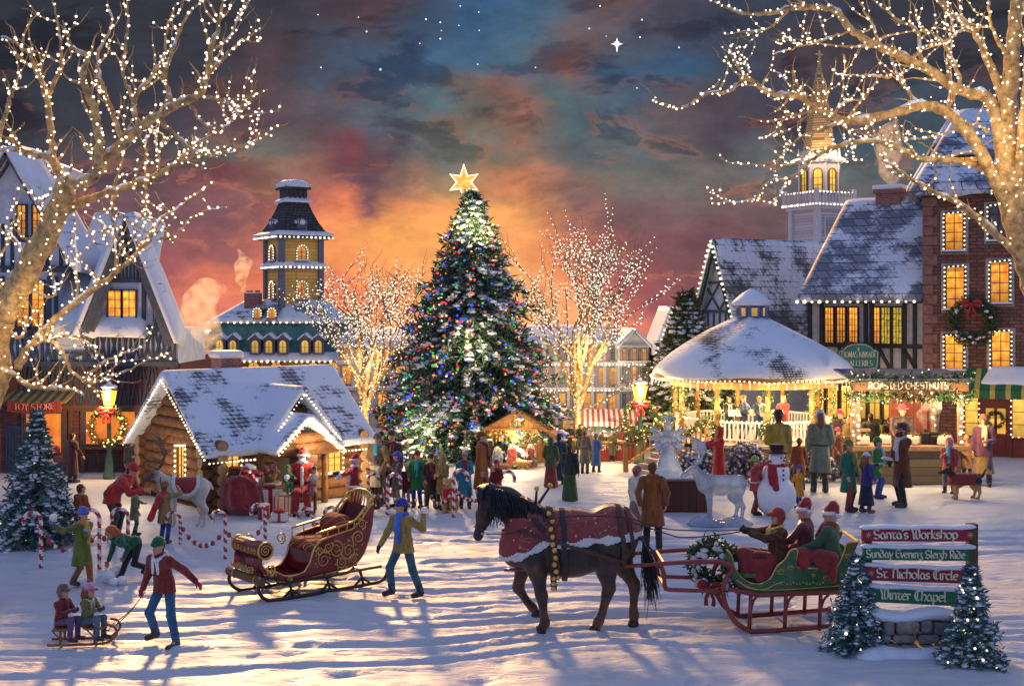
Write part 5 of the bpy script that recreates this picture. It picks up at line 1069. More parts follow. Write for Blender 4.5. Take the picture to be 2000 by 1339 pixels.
def wreath(label,loc,R_,r,rz=0,bow=1.0,snow=False,dark=False,berries=True,lights=0,group=None,flowers=False):
 root=thing('wreath',label,'wreath',loc,rz,group);rng=np.random.default_rng(int(abs(loc[0])*100))
 a=rng.uniform(0,2*PI,520);b=rng.uniform(0,2*PI,520);q=r*np.sqrt(rng.random(520));P=np.stack([(R_+q*np.cos(b))*np.cos(a),q*np.sin(b)*.8,(R_+q*np.cos(b))*np.sin(a)],1)
 V,Q=sprigs(P,None,4,r*.75,r*.12,0,rng);link('foliage',mkmesh('foliage',V,Q,LEAFD if dark else LEAFG),root)
 if snow:
  S=Sdf()
  for t in rng.uniform(.2,2.9,9).tolist()+rng.uniform(3.6,5.8,12).tolist():S.ell(((R_+rng.normal(0,r*.3))*math.cos(t),-r*.55,(R_+rng.normal(0,r*.3))*math.sin(t)),(r*.42,r*.3,r*.25),.03)
  S.obj('snow',SNOWW,r*.16,root)
 if berries and not dark:
  t=rng.uniform(0,2*PI,34);v,q=balls(np.stack([(R_+rng.normal(0,r*.5,34))*np.cos(t),np.full(34,-r*.8),(R_+rng.normal(0,r*.5,34))*np.sin(t)],1),r*.16);o=link('berries',mkmesh('berries',v,q,M('berry_red',(.45,.02,.02),.25,.1,9,0),None,True),root)
 if flowers:
  S=Sdf()
  for t in rng.uniform(0,2*PI,26):S.ell(((R_+rng.normal(0,r*.5))*math.cos(t),-r*.8,(R_+rng.normal(0,r*.5))*math.sin(t)),r*rng.uniform(.25,.45),.01)
  S.obj('white_blossom',M('petal_white',(.8,.8,.78),.7),.016,root)
 if lights:
  t=rng.uniform(0,2*PI,lights);v,q=balls(np.stack([(R_+rng.normal(0,r*.6,lights))*np.cos(t),np.full(lights,-r*.9),(R_+rng.normal(0,r*.6,lights))*np.sin(t)],1),r*.2);link('light_bulbs',mkmesh('light_bulbs',v,q,GOLDB,None,True),root)
 if bow:bow_mesh(root,(0,-r*1.0,R_*(.95 if bow>0 else-1)),R_*.78*abs(bow))
 return root
def garland(label,P,r,lights=0,berries=0,group='lit garlands',step=.05,lmat=None):
 P=np.asarray(P,float);b=P.mean(0);root=thing('garland',label,'garland',b,0,group);rng=np.random.default_rng(int(abs(P[0,0])*977)%9999)
 A=along(P-b,step);A=np.repeat(A,3,0)+rng.normal(0,r*.5,(len(A)*3,3));V,Q=sprigs(A,None,5,r*.9,r*.13,0,rng);link('foliage',mkmesh('foliage',V,Q,LEAFG),root)
 if lights:
  i=rng.integers(0,len(A),lights);v,q=balls(A[i]+rng.normal(0,r*.45,(lights,3)),.022);link('light_bulbs',mkmesh('light_bulbs',v,q,lmat or GOLDB,None,True),root)
 if berries:
  i=rng.integers(0,len(A),berries);v,q=balls(A[i]+rng.normal(0,r*.45,(berries,3)),.035);link('ornaments',mkmesh('ornaments',v,q,M('berry_red',(.45,.02,.02),.25,.1,9,0),None,True),root)
 return root
brick_house()
# ------------ conifers
SNOWT=snowmat('snow_tuft',14,.5,(.74,.79,.86),.03)
def fir(label,px,py,hpx,wpx,seed=0,snow=.6,lights=0,group=None,blade=.2,D=None,col=None,name='fir_tree',prof=1.0,droop=.35,lit_parts=0,dens=1.0,cat='tree',light_r=.028,tiers=None,top_bare=0):
 loc=G(px,py)if D is None else np.array(((px-1000)/F*D,D,0));k=F/loc[1];H,Rm=hpx/k,wpx/k/2
 root=thing(name,label,cat,loc,0,group);rng=np.random.default_rng(seed)
 MB().tube([(0,0,0),(0,0,H*.5),(0,0,H*.97)],[H*.022,H*.014,H*.004],7).obj('trunk',M('bark_dark',(.07,.045,.03),.9),root)
 P=[];T=[];tips=[];sn=[];sr=[];nl=tiers or int(18+H*2.6)
 for i in range(nl):
  t=i/(nl-1);z=H*(.05+.93*t);R=Rm*(1-t)**prof*(.80+.34*(i*.37%1)+.12*rng.random())+.03*H*.4
  nb=max(5,int((7+R*5)*dens));a0=rng.uniform(0,6.3)
  for j in range(nb):
   a=a0+2*PI*(j+rng.uniform(-.3,.3))/nb;r=R*rng.uniform(.62,1.16);d=np.array((math.cos(a),math.sin(a),0));m=max(4,int(r/(blade*.55)))
   s=np.linspace(.12,1,m)[:,None];Q=np.array((0,0,z))+d*r*s+np.array((0,0,1))*(r*(.12*s-droop*s*s))
   P.append(Q);T.append(np.repeat((d*.8+(0,0,-.1))[None],m,0));tips.append(Q[-1])
   if rng.random()<snow:
    kk=Q[max(1,m//3):];kk=kk[rng.random(len(kk))<.75];sn.append(kk+(0,0,blade*.16));sr.append(np.full(len(kk),blade*.42)*rng.uniform(.6,1.25,len(kk)))
 P=np.concatenate(P);T=np.concatenate(T);V,Q=sprigs(P,T,7,blade,blade*.13,.75,rng);link('foliage',mkmesh('foliage',V,Q,col or LEAFD),root)
 if sn:
  sn=np.concatenate(sn);sr=np.concatenate(sr);n=len(sn);v=ICO_V[None]*(sr[:,None,None]*np.array((1.25,1.25,.5)))*(1+rng.normal(0,.16,(n,12,1)))+sn[:,None]
  link('snow',mkmesh('snow',v.reshape(-1,3),(ICO_F[None]+(np.arange(n)*12)[:,None,None]).reshape(-1,3),SNOWT,None,True),root)
 tips=np.array(tips)
 if lights:i=rng.choice(len(P),lights,True);string_lights('white bulbs sprinkled over the '+' '.join(label.split()[:9]),loc+P[i]*np.array((1.04,1.04,1))+rng.normal(0,blade*.3,(lights,3)),light_r,lit_parts)
 return root,loc,P,H,Rm
LEAFX=M('needle_tree',(.045,.095,.065),.75,.6,10,0)
xroot,xloc,xP,xH,xR=fir('tall decorated conifer covered in coloured lights with a star on top',922,893,520,345,5,.62,0,None,.30,None,LEAFX,'decorated_conifer',.82,.30,dens=1.25)
def tree_lights():
 rng=np.random.default_rng(3);d=np.hypot(xP[:,0],xP[:,1]);R=xR*(1-np.clip(xP[:,2]/xH,0,1))**.82+.1;ok=xP[(d>R*.72)&(xP[:,1]<.8)]
 for nm,col,n,st in(('red',(1,.06,.07),300,1.0),('green',(.04,.8,.16),210,.8),('blue',(.05,.10,1),290,1.2),('amber',(1,.42,.06),130,1.1),('pale yellow',(1,.82,.45),190,1.3)):
  q=ok[rng.choice(len(ok),n)];q=q*np.array((1.05,1.05,1))+rng.normal(0,.07,q.shape);q[:,1]-=.12
  string_lights('%s bulbs strung over the tall decorated conifer'%nm,q+xloc,.044 if nm!='pale yellow' else .036,100,None,emit('bulb_'+nm.replace(' ','_'),col,st),'coloured light strings on the tall conifer')
 q=xP[xP[:,2]>xH*.80];q=q[rng.choice(len(q),300)]*np.array((1.1,1.1,1));string_lights('warm white bulbs crowded around the tip of the tall conifer',q+xloc,.05,100,None,emit('bulb_tip',(1,.72,.24),2.6),'coloured light strings on the tall conifer')
# star
 c=W(906,356,xloc[1]);m=MB();n=6
 for sg in(-1,1):
  pts=[(math.sin(i*PI/n)*(.56 if i%2==0 else .25)*(1.12 if i in(0,6)else 1),0,math.cos(i*PI/n)*(.56 if i%2==0 else .25)*(1.12 if i in(0,6)else 1))for i in range(2*n)]
  V=pts+[(0,sg*.13,0)];m.add(V,[(i,(i+1)%12,12)if sg<0 else((i+1)%12,i,12)for i in range(12)],0)
 s=m.obj('tree_star',emit('star_amber',RGB(255,200,110),1.0,.3,6,True,RGB(240,160,60)),None,False,c);tag(s,'glowing six-pointed star on the tip of the tall decorated conifer','star')
 m=MB();m.tube([(p[0]*1.03,0,p[2]*1.03)for p in pts],.035,6,closed=True);m.obj('star_rim',emit('star_rim',(1,.86,.6),1.8),s);MB().tube([(0,0,-.25),(0,.02,-.75)],.03,6).obj('spike',M('brass',(.6,.4,.12),.35,.1,9,0,metal=1),s)
 for a,z,e in((-1.6,1.2,70),(1.6,1.2,60),(0,4.2,40),(.2,8.3,55)):lamp('conifer_glow',xloc+np.array((a,-2.6 if z<5 else-1.1,z)),e,(1,.75,.42),.4)
tree_lights()
FIRS='young snow-dusted firs'
BLUEG=M('needle_blue',(.07,.15,.145),.7,.5,12,0);OLIVE=M('needle_olive',(.07,.085,.03),.7,.5,12,0)
fir('blue-green snowy fir in front of the toy shop window',72,1062,258,165,21,.75,26,FIRS,.16,None,BLUEG,prof=.95,dens=1.15)
fir('snowy fir with white bulbs left of the stone wall and the four-board signpost',1672,1268,180,118,22,.8,60,FIRS,.105,None,BLUEG,prof=.9,lit_parts=40,dens=1.25,light_r=.02)
fir('snowy fir with white bulbs right of the stone wall, overlapping the signpost',1897,1296,190,122,23,.8,64,FIRS,.105,None,BLUEG,prof=.9,lit_parts=40,dens=1.25,light_r=.02)
fir('tall snowy fir standing behind the left side of the bandstand',1342,832,300,215,24,1.0,0,FIRS,.36,47.5,OLIVE,prof=.85,droop=.2,dens=.9)
# ------------ bare trees wrapped in lights
BARK=M('bark_golden',(.56,.36,.15),.85,.62,7,1.0,16,bdist=.03)
def bare_tree(label,limbs,D,seed,lab_lights,twig=(45,120),n_tw=1.0,r_b=.0195,parts=100,thin=.54,step=.17):
 """limbs given as outlines on the page with a radius in its pixels; each is set at its own depth and wanders in depth"""
 rng=np.random.default_rng(seed);k=F/D;lo=np.array(((limbs[0][0][0][0]-1000)/k,D,0));root=thing('bare_tree',label,'tree',lo);tr=MB();tw=MB();sn=MB();B=[];dep={}
 for li,(pts,r0,r1)in enumerate(limbs):
  n=len(pts);d0=0 if li==0 else min(((abs(p[0]-pts[0][0])+abs(p[1]-pts[0][1]),v)for p,v in dep.items()))[1]
  dr=rng.uniform(-1.6,1.6)if li else 0;P=[]
  for i,(x,y)in enumerate(pts):v=d0+dr*i/(n-1)*(1 if li else 0)+rng.normal(0,.05);dep[(x,y)]=v;P.append(W(x,y,D+v)-lo)
  Q=spline(P,7);Q[1:-1]+=rng.normal(0,.012,Q[1:-1].shape);m=len(Q);R=(np.linspace(r0,r1,m)*(thin if li>1 else .74)/k)*(1+rng.normal(0,.04,m));R[-1]*=.5
  tr.tube(Q,R,9 if r0>8 else 6)
  A=along(Q,step*(1.0 if r0<12 else .62));t=np.linspace(0,1,len(A));rad=(r0+(r1-r0)*t)/k
  th=rng.uniform(0,2*PI,len(A));off=np.stack([np.cos(th)*.8,-np.abs(np.sin(th))*.9,np.sin(th)*.8],1);B.append(A+off*(rad*1.0+.012)[:,None])
# snow lying along the upper side
  for _ in range(int(m/7)):
   i=rng.integers(1,m-2);j=min(m-1,i+rng.integers(2,5));s=Q[i:j+1]+np.array((0,-.2,1))*R[i:j+1,None]*.75
   if len(s)>2:sn.tube(s,np.sin(np.linspace(.25,PI-.25,len(s)))*R[i]*.62+.008,6)
# twigs
  nt=int(n_tw*len(Q)/5.5)if li else 0
  for _ in range(nt):
   i=rng.integers(int(m*.15),m);T=Q[min(i+1,m-1)]-Q[max(i-1,0)];T/=np.linalg.norm(T)+1e-9;ln=rng.uniform(*twig)/k;p=Q[i];pts_=[p];d=unit(T*.55+np.array((rng.normal(0,.75),rng.normal(0,.5),rng.uniform(-.25,.95))))
   for s in range(7):d=unit(d+rng.normal(0,.22,3)+np.array((0,0,.10)));pts_.append(pts_[-1]+d*ln/7)
   q=spline(pts_,3);tw.tube(q,np.linspace(min(R[i]*.7,.032),.004,len(q)),5);B.append(along(q,step*.95)[:max(1,int(ln/step*.75))]-np.array((0,.02,0)))
   if rng.random()<.55:
    a=pts_[3];e=unit(d+rng.normal(0,.6,3));q2=spline([a,a+e*ln*.25,a+unit(e+(0,0,.3))*ln*.5],3);tw.tube(q2,np.linspace(.012,.003,len(q2)),4);B.append(along(q2,step)[:2])
 tr.obj('trunk',BARK,root,True);tw.obj('twigs',BARK,root,True)
 if sn.V:sn.obj('snow',SNOWT,root,True)
 B=np.concatenate(B)+lo;string_lights(lab_lights,B,r_b,parts)
 return root
LT=[([(-95,1180),(-72,950),(-48,820),(-14,735),(-14,670),(10,600)],58,36),([(5,620),(45,540),(90,460),(120,400),(128,362)],35,25),([(128,365),(112,330),(95,306),(60,302),(38,290),(12,268)],17,6),([(104,318),(98,240),(92,182),(76,150),(58,108),(32,84),(2,72)],13,4),([(93,186),(120,122),(114,62),(104,-5)],8,3),([(128,362),(178,350),(194,306),(188,240),(174,188),(162,150),(170,112),(140,90),(122,40)],20,4),([(176,350),(222,298),(272,250),(330,212),(384,186),(404,150),(412,100),(430,40),(438,-8)],21,4),([(404,150),(440,110),(470,82),(508,82)],6,2),([(414,98),(446,78),(470,30),(494,-6)],5,2),([(336,206),(322,150),(332,112),(352,58),(372,22),(408,-8)],8,3),([(270,252),(262,202),(275,172),(318,120),(324,70),(340,12)],9,3),([(262,202),(240,140),(248,70),(250,-8)],7,3),([(240,278),(220,220),(200,170),(192,110),(218,50),(210,8)],9,3),([(312,236),(340,262),(372,290),(402,304),(440,303),(480,286),(532,262)],8,2),([(384,186),(440,198),(468,224),(522,220)],7,2),([(372,206),(402,244),(440,250),(478,198),(524,174)],5,2),([(112,418),(160,395),(200,381),(300,345),(346,318),(372,290),(440,248),(462,214)],17,3),([(345,320),(400,300),(385,292)],4,2),([(222,382),(220,430),(232,470),(246,482)],7,5),([(286,352),(282,410),(276,470)],6,4),([(286,350),(284,300),(286,262)],5,2),([(310,338),(312,300),(318,262),(290,255)],4,2),([(220,376),(238,320),(250,270)],5,2),([(35,720),(62,672),(110,622),(190,560),(240,520),(290,470),(312,432),(352,402),(412,358)],15,3),([(305,470),(346,456),(384,418),(456,402)],5,2),([(225,530),(225,485),(205,440),(165,415)],5,2),([(185,565),(186,535)],4,2),([(150,590),(150,520),(147,455),(148,380)],4,2),([(10,720),(62,754),(110,758),(150,763),(166,774)],11,4),([(30,712),(60,676),(96,664),(120,684),(140,722),(172,748),(200,742),(236,728),(286,704),(336,686)],10,2),([(162,742),(206,706),(246,690),(284,676)],6,2),([(96,664),(140,655),(196,682)],4,2),([(-10,292),(12,220),(24,180),(40,140)],9,3),([(10,590),(-5,520),(14,470),(24,450)],6,3),([(10,640),(35,660),(50,640),(40,600),(15,560)],7,3),([(60,520),(30,470),(8,440)],6,3),([(92,440),(80,400),(102,372)],5,3),([(48,560),(90,580),(110,570),(100,530)],5,3)]
bare_tree('big golden-lit bare tree spreading over the toy shop',LT,22.0,51,'white bulbs wound along the big bare tree over the toy shop',(40,105),1.25)
RT=[([(2075,1150),(2062,850),(2048,640),(2010,500),(1978,400),(1964,300),(1968,210),(1977,100),(1986,-20),(1990,-160),(2004,-330)],60,3),([(1968,330),(1935,200),(1880,178),(1800,130),(1720,92),(1662,58),(1630,20),(1560,16),(1500,26),(1440,24),(1396,4)],17,2.5),([(1968,400),(1905,282),(1852,222),(1800,206),(1722,228),(1652,236),(1600,214),(1560,190),(1500,180),(1460,156),(1420,180),(1372,186),(1330,210),(1268,196)],24,2),([(1985,480),(1940,350),(1872,316),(1800,310),(1740,284),(1680,276),(1620,292),(1588,312),(1540,350),(1502,354),(1470,390),(1388,396)],14,2),([(2010,520),(1942,452),(1880,402),(1800,362),(1752,330),(1722,312)],15,3),([(1972,230),(1936,130),(1902,62),(1852,22),(1820,-20)],17,6),([(1990,400),(1999,250),(2012,100),(2006,-10)],24,12),([(1800,130),(1790,62),(1742,30),(1700,-5)],8,3),([(1722,92),(1700,40),(1672,-5)],6,3),([(1880,178),(1862,118),(1830,72),(1790,58)],8,3),([(1652,236),(1592,256),(1560,270),(1528,302)],8,2),([(1600,216),(1540,226),(1510,262),(1482,272)],6,2),([(1560,190),(1530,150),(1502,132)],4,2),([(1460,156),(1440,128),(1424,92)],4,2),([(1462,158),(1460,130),(1452,112)],3,1),([(1540,20),(1500,55),(1412,68)],5,2),([(1662,60),(1600,80),(1560,92),(1512,106)],5,2),([(1720,92),(1640,90),(1560,78),(1530,76)],5,2),([(1740,150),(1680,148),(1632,146)],5,2),([(1588,312),(1530,322),(1440,320)],5,2),([(1800,206),(1760,160),(1740,110),(1722,92)],7,4),([(1850,222),(1862,180),(1850,120),(1862,60),(1845,0)],7,3),([(1620,232),(1650,200),(1690,190),(1712,150)],5,2),([(1902,62),(1880,60),(1842,84),(1800,98)],6,3),([(1972,120),(1940,60),(1930,0)],9,4),([(1700,228),(1690,262),(1660,300),(1650,320)],4,2),([(1540,352),(1520,380),(1508,404)],4,2),([(1930,260),(1900,240),(1820,268),(1780,270)],7,2)]
bare_tree('big golden-lit bare tree reaching in from beside the brick house',RT,22.5,52,'white bulbs wound along the big bare tree by the brick house',(40,120),1.35)
def vase_tree(label,px,py,hpx,wpx,D,seed,lab):
 rng=np.random.default_rng(seed);k=F/D;lo=np.array(((px-1000)/k,D,0));H=hpx/k;Wd=wpx/k/2;root=thing('bare_tree',label,'tree',lo,0,'golden-lit bare trees at the back');tr=MB();tw=MB();B=[]
 def grow(p,d,ln,r,lev):
  P=[p]
  for i in range(5):d=unit(d+rng.normal(0,.10,3)+np.array((0,0,.05)));P.append(P[-1]+d*ln/5)
  Q=spline(P,3);(tr if lev<2 else tw).tube(Q,np.linspace(r,r*.55,len(Q)),7 if lev<2 else 4)
  A=along(Q,.24 if lev>1 else .11);
  if lev<4 or rng.random()<.5:B.append(A+rng.normal(0,1,A.shape)*(r*.7+.012)-np.array((0,r,0)))
  if lev>=4:return
  for i in range(3 if lev<3 else 2):
   t=rng.uniform(.35,1)if i else 1;b=Q[int(t*(len(Q)-1))];e=unit(d+np.array((rng.normal(0,.5),rng.normal(0,.5),rng.normal(.05,.22))));grow(b,e,ln*rng.uniform(.58,.78),r*.55,lev+1)
 tr.tube([(0,0,-.1),(.03,0,H*.1),(0,0,H*.17)],[.2,.16,.15],9);B.append(along([(0,-.17,0),(0,-.15,H*.17)],.05)+rng.normal(0,.06,(len(along([(0,-.17,0),(0,-.15,H*.17)],.05)),3)))
 for i in range(7):a=2*PI*i/7+rng.uniform(-.3,.3);s=rng.uniform(.15,1.0)*Wd/H*1.75;grow(np.array((0,0,H*.15)),unit(np.array((math.cos(a)*s,math.sin(a)*s,1))),H*rng.uniform(.30,.38),.1,0)
 for i in range(4):a=rng.uniform(0,6.3);grow(np.array((0,0,H*.15)),unit(np.array((math.cos(a),math.sin(a)*.6,.45))),H*.2,.05,2)
 tr.obj('trunk',BARK,root,True);tw.obj('twigs',M('twig_mauve',(.22,.15,.13),.85,.4),root,True);string_lights(lab,np.concatenate(B)+lo,.024,100,None,emit('bulb_tree',(1,.86,.62),2.0))
 for z,e in((H*.12,22),(H*.4,30)):lamp('tree_glow',lo+np.array((.3,-.9,z)),e,(1,.68,.3),.3)
vase_tree('golden-lit bare tree between the mansion and the tall decorated conifer',712,855,405,300,48,61,'white bulbs covering the bare tree beside the mansion')
vase_tree('golden-lit bare tree behind the hot cocoa stall',1128,868,455,300,47,67,'white bulbs covering the bare tree behind the cocoa stall')
for x,y,z_,e in[(a,b,c,d*.42)for a,b,c,d in((110,430,21.2,14),(200,330,21.2,14),(330,220,21.2,10),(60,640,21.2,14),(150,130,21.2,10),(1960,280,21.5,22),(1820,190,21.5,14),(1650,120,21.5,10),(1560,250,21.5,10),(1900,80,21.5,12))]:lamp('bough_glow',W(x,y,z_),e,(1,.72,.36),.3)
# ------------ street lamps
IRONG=M('iron_green',(.05,.11,.08),.55,.25,8,.2,30);FLAME=emit('lamp_flame',(1,.62,.16),9);LGLASS=emit('lamp_glass',RGB(255,190,50),1.6,.25,5,False,RGB(255,150,20))
def street_lamp(label,px,py,ptop,wlabel,bow_up,s=1.0):
 loc=G(px,py);k=F/loc[1];H=(py-ptop)/k;r=thing('street_lamp',label,'street lamp',loc,0,'gas-style street lamps');hb=H*.74
 m=MB();m.lathe([(.2*s,0),(.2*s,.12),(.14*s,.18),(.12*s,H*.2),(.075*s,H*.26),(.06*s,hb*.85),(.09*s,hb*.87),(.055*s,hb*.9),(.06*s,hb),(.14*s,hb+.03)],(0,0,0),12);m.obj('post',IRONG,r,True)
 m=MB();w0,w1,t=.15*s,.24*s,H*.9
 for i in range(6):a=i*PI/3;m.tube([(w0*math.cos(a),w0*math.sin(a),hb+.03),(w1*math.cos(a),w1*math.sin(a),t)],.014,5)
 m.lathe([(w1+.04,t),(w1+.05,t+.03),(w1*.55,t+.14),(.05,t+.2),(.05,t+.26),(0,t+.3)],(0,0,0),12);m.obj('lantern_frame',M('brass_dark',(.35,.22,.08),.4,.2,9,0,metal=.6),r)
 m=MB();m.lathe([(w0-.01,hb+.03),(w1-.015,t)],(0,0,0),6);m.obj('lantern_glass',LGLASS,r);MB().ball((0,0,(hb+t)/2),(.06,.06,.13)).obj('flame',FLAME,r)
 S=Sdf();S.ell((0,0,t+.12),(w1*1.05,w1*1.05,.1));S.ell((0,0,t+.26),(.07,.07,.06));S.obj('snow_cap',SNOWW,.03,r)
 lamp('street_lamp_light',loc+np.array((0,-.45,(hb+t)/2)),90,(1,.62,.24),.15)
 z=hb-.62*s;wreath(wlabel,loc+np.array((0,-.12,z)),.52*s,.12*s,0,1.0,False,False,True,40)
street_lamp('street lamp with glowing lantern and wreath in front of the toy shop',213,935,744,'green wreath with red bow on the lamp post by the toy shop',1)
street_lamp('street lamp with glowing lantern and wreath beside the bandstand steps',1250,905,738,'lit wreath with big red bow on the lamp post by the bandstand',1,1.05)
# ------------ bandstand
def bandstand():
 cx,cy=(1468-1000)/F*42,42.0;r=thing('bandstand','round bandstand with conical snowy roof, lit posts and icicle lights','bandstand',(cx,cy,0));wl=lambda a,R,z:np.array((cx+R*math.cos(a),cy+R*math.sin(a),z));fz=.98
 wo=M('wood_amber',(.36,.16,.05),.6,.3,5,.3,30);wd=boardmat('plank_mauve',(.24,.17,.17),.2,True);wp=M('paint_white',(.62,.60,.62),.6,.12,8,.1)
 m=MB();m.lathe([(2.95,0),(2.95,fz-.1)],(0,0,0),32);m.obj('base',wd,r);m=MB();m.lathe([(3.05,fz-.1),(3.05,fz),(0,fz)],(0,0,0),32);m.obj('floor',M('plank_pale',(.42,.34,.32),.7),r)
 A=[PI/10+i*PI/5 for i in range(10)]
 for a in A:m=MB();m.tube([(2.62*math.cos(a),2.62*math.sin(a),fz),(2.62*math.cos(a),2.62*math.sin(a),3.1)],.085,10);m.obj('post',wo,r,True)
 for i in range(10):
  a0,a1=A[i],A[(i+1)%10]
  if 3.5<(a0+a1)/2<3.95:continue
  m=MB();P0=np.array((2.62*math.cos(a0),2.62*math.sin(a0)));P1=np.array((2.62*math.cos(a1),2.62*math.sin(a1)))
  for z in(fz+.12,fz+.68):m.beam((*P0,z),(*P1,z),.07,.06)
  for t in np.linspace(.08,.92,11):q=P0+(P1-P0)*t;m.box((q[0],q[1],fz+.4),(.05,.05,.52))
  m.obj('railing',wp,r);
 m=MB();m.lathe([(2.78,2.74),(2.78,2.97),(2.5,2.97),(2.5,2.74),(2.78,2.74)],(0,0,0),40);m.lathe([(3.28,2.98),(3.28,3.1),(0,3.35)],(0,0,0),40);m.obj('ring_beam',wo,r)
 m=MB();m.lathe([(3.34,2.93),(3.38,3.0),(3.34,3.14),(3.2,3.14)],(0,0,0),40);m.obj('fascia',wo,r)
 n,P=48,[(3.30,3.02),(3.38,3.12),(3.36,3.28),(3.16,3.52),(2.72,3.86),(2.08,4.26),(1.45,4.60),(.88,4.86),(.5,5.02),(0,5.04)];rng=np.random.default_rng(4);m=MB();V=[]
 for i,(R,z)in enumerate(P):V+=[((R*(1+.012*math.sin(5*a+i)+.01*math.sin(9*a)))*math.cos(a),R*(1+.012*math.sin(5*a+i))*math.sin(a),z+.035*math.sin(3*a+i*.8)+.03*math.sin(7*a+2))for a in np.arange(n)*2*PI/n]
 m.add(V,[(i*n+k,i*n+(k+1)%n,(i+1)*n+(k+1)%n,(i+1)*n+k)for i in range(len(P)-1)for k in range(n)]);m.obj('roof',roofmat('roof_band',(.09,.09,.10),.60,.42,.12),r,True)
 m=MB();m.lathe([(.54,4.9),(.54,5.02),(.46,5.04),(.46,5.4),(.56,5.42),(.56,5.48)],(0,0,0),8,0,PI/8);m.obj('cupola',M('paint_blue',(.20,.26,.40),.6),r)
 for i in range(8):a=i*PI/4+PI/2*3;g=window(r,.44*math.sin(i*PI/4),5.09,.2,.26,1,4,-.44*math.cos(i*PI/4),i*PI/4,M('paint_blue',(.2,.26,.4)),GLASSY,False,.025)
 MB().lathe([(.66,5.45),(.68,5.53),(.54,5.68),(.3,5.88),(.1,5.99),(0,6.02)],(0,0,0),16).obj('cupola_snow',SNOW,r,True)
# steps on the left with a railing
 sa=math.radians(213);d=np.array((math.cos(sa),math.sin(sa)));sd_=np.array((-d[1],d[0]))
 for i in range(6):m=MB();c=d*(3.1+.26*i);m.box((c[0],c[1],(fz-.16*(i+.5))/2),(.28,1.7,fz-.16*(i+.5)),rotm(0,0,sa));m.obj('step',M('plank_pale',(.42,.34,.32),.7),r)
 for s in(-1,1):
  m=MB();a=d*2.7+sd_*.9*s;b=d*4.75+sd_*.9*s;m.beam((*a,fz+.75),(*b,.85),.09,.09);m.beam((*a,fz+.2),(*b,.25),.07,.07)
  for t in np.linspace(.1,.9,9):q=a+(b-a)*t;z=fz-(fz)*t;m.beam((*q,z+.2),(*q,z+.78),.05,.05,up=(1,0,0))
  m.box((b[0],b[1],.5),(.16,.16,1.0));m.obj('stair_rail',wo,r)
  garland('lit garland on the %s stair rail of the bandstand'%('near' if s>0 else 'far'),[(cx+a[0],cy+a[1]-.05,fz+.8),(cx+b[0],cy+b[1]-.05,.92)],.14,40,5)
# garlands, bulbs and icicle lights
 vis=[a for a in A if math.sin(a)<.35]
 nth={}
 for j,a in enumerate(A):garland('golden garland wound around bandstand post number %d counted from the steps'%(j+1)if False else 'golden garland wound around a bandstand post',[wl(a+.02*math.sin(i),2.64,fz+i*.11)for i in range(20)],.13,46,0,'golden garlands on the bandstand posts')
 E=[wl(a,3.42,3.02+.03*math.sin(a*9))for a in np.arange(0,2*PI,.045)];string_lights('golden white bulbs around the bandstand eave',E,.034,100,None,emit('bulb_eave',(1,.72,.32),3.2))
 I=[];
 for i,a in enumerate(np.arange(0,2*PI,.085)):I+=[wl(a,3.4,2.96-.075*q)for q in range(2+int(RNG.integers(0,3)))]
 string_lights('icicle lights hanging below the bandstand eave',I,.02)
 R_=[wl(a,2.66,fz+.74)for a in np.arange(PI,2*PI,.06)];string_lights('white bulbs along the bandstand handrail',R_,.022)
 for a in(4.0,4.71,5.45):wreath('small golden wreath with red bow on the bandstand railing %s'%('near the steps' if a<4.2 else 'in the middle' if a<5 else 'facing the chestnut stall'),wl(a,2.75,fz+.42),.24,.08,a-PI*1.5,-.8,False,False,False,26,'wreaths on the bandstand railing')
 for a in(4.0,4.71,5.4,1.57):lamp('bandstand_light',wl(a,1.6,2.45),40,(1,.66,.28),.15)
 for a in(3.6,4.2,4.71,5.2,5.8):lamp('eave_light',wl(a,3.3,2.3),38,(1,.68,.3),.1)
 return cx,cy
bandstand()
def flower_hedge(label,px0,px1,py,h,seed):
 rng=np.random.default_rng(seed);a,b=G(px0,py),G(px1,py);c=(a+b)/2;w=np.linalg.norm(b-a)/2;r=thing('flower_hedge',label,'flower hedge',c,0,'flower hedges around the bandstand')
 th=rng.uniform(0,2*PI,900);u=rng.random(900)**.5;x=w*u*np.cos(th);y=.45*u*np.sin(th);z=h*(1-(np.abs(x)/w)**2.2*.6)*rng.random(900)**.5;P=np.stack([x,y,z],1);V,Q=sprigs(P,None,5,.13,.035,0,rng);link('foliage',mkmesh('foliage',V,Q,M('hedge_blue',(.13,.16,.20),.8,.5,12,0)),r)
 for nm,col in(('peach',(.62,.36,.2)),('lilac',(.42,.38,.56)),('white',(.68,.66,.64))):
  k=rng.choice(900,90);q=P[k].copy();q[:,1]=-np.abs(q[:,1])-.06;q[:,2]+=.05;v,f=balls(q,.035+.025*rng.random(90));o=link('blossom_'+nm,mkmesh('blossom',v,f,M('petal_'+nm,col,.7,.2,9,0),None,True),r);o['kind']='stuff'
flower_hedge('flowering hedge at the foot of the bandstand behind the ice angel',1322,1408,932,.85,71);flower_hedge('flowering hedge at the foot of the bandstand between red coat and snowman',1412,1500,941,1.15,72);flower_hedge('flowering hedge at the right foot of the bandstand',1522,1636,939,.95,73)
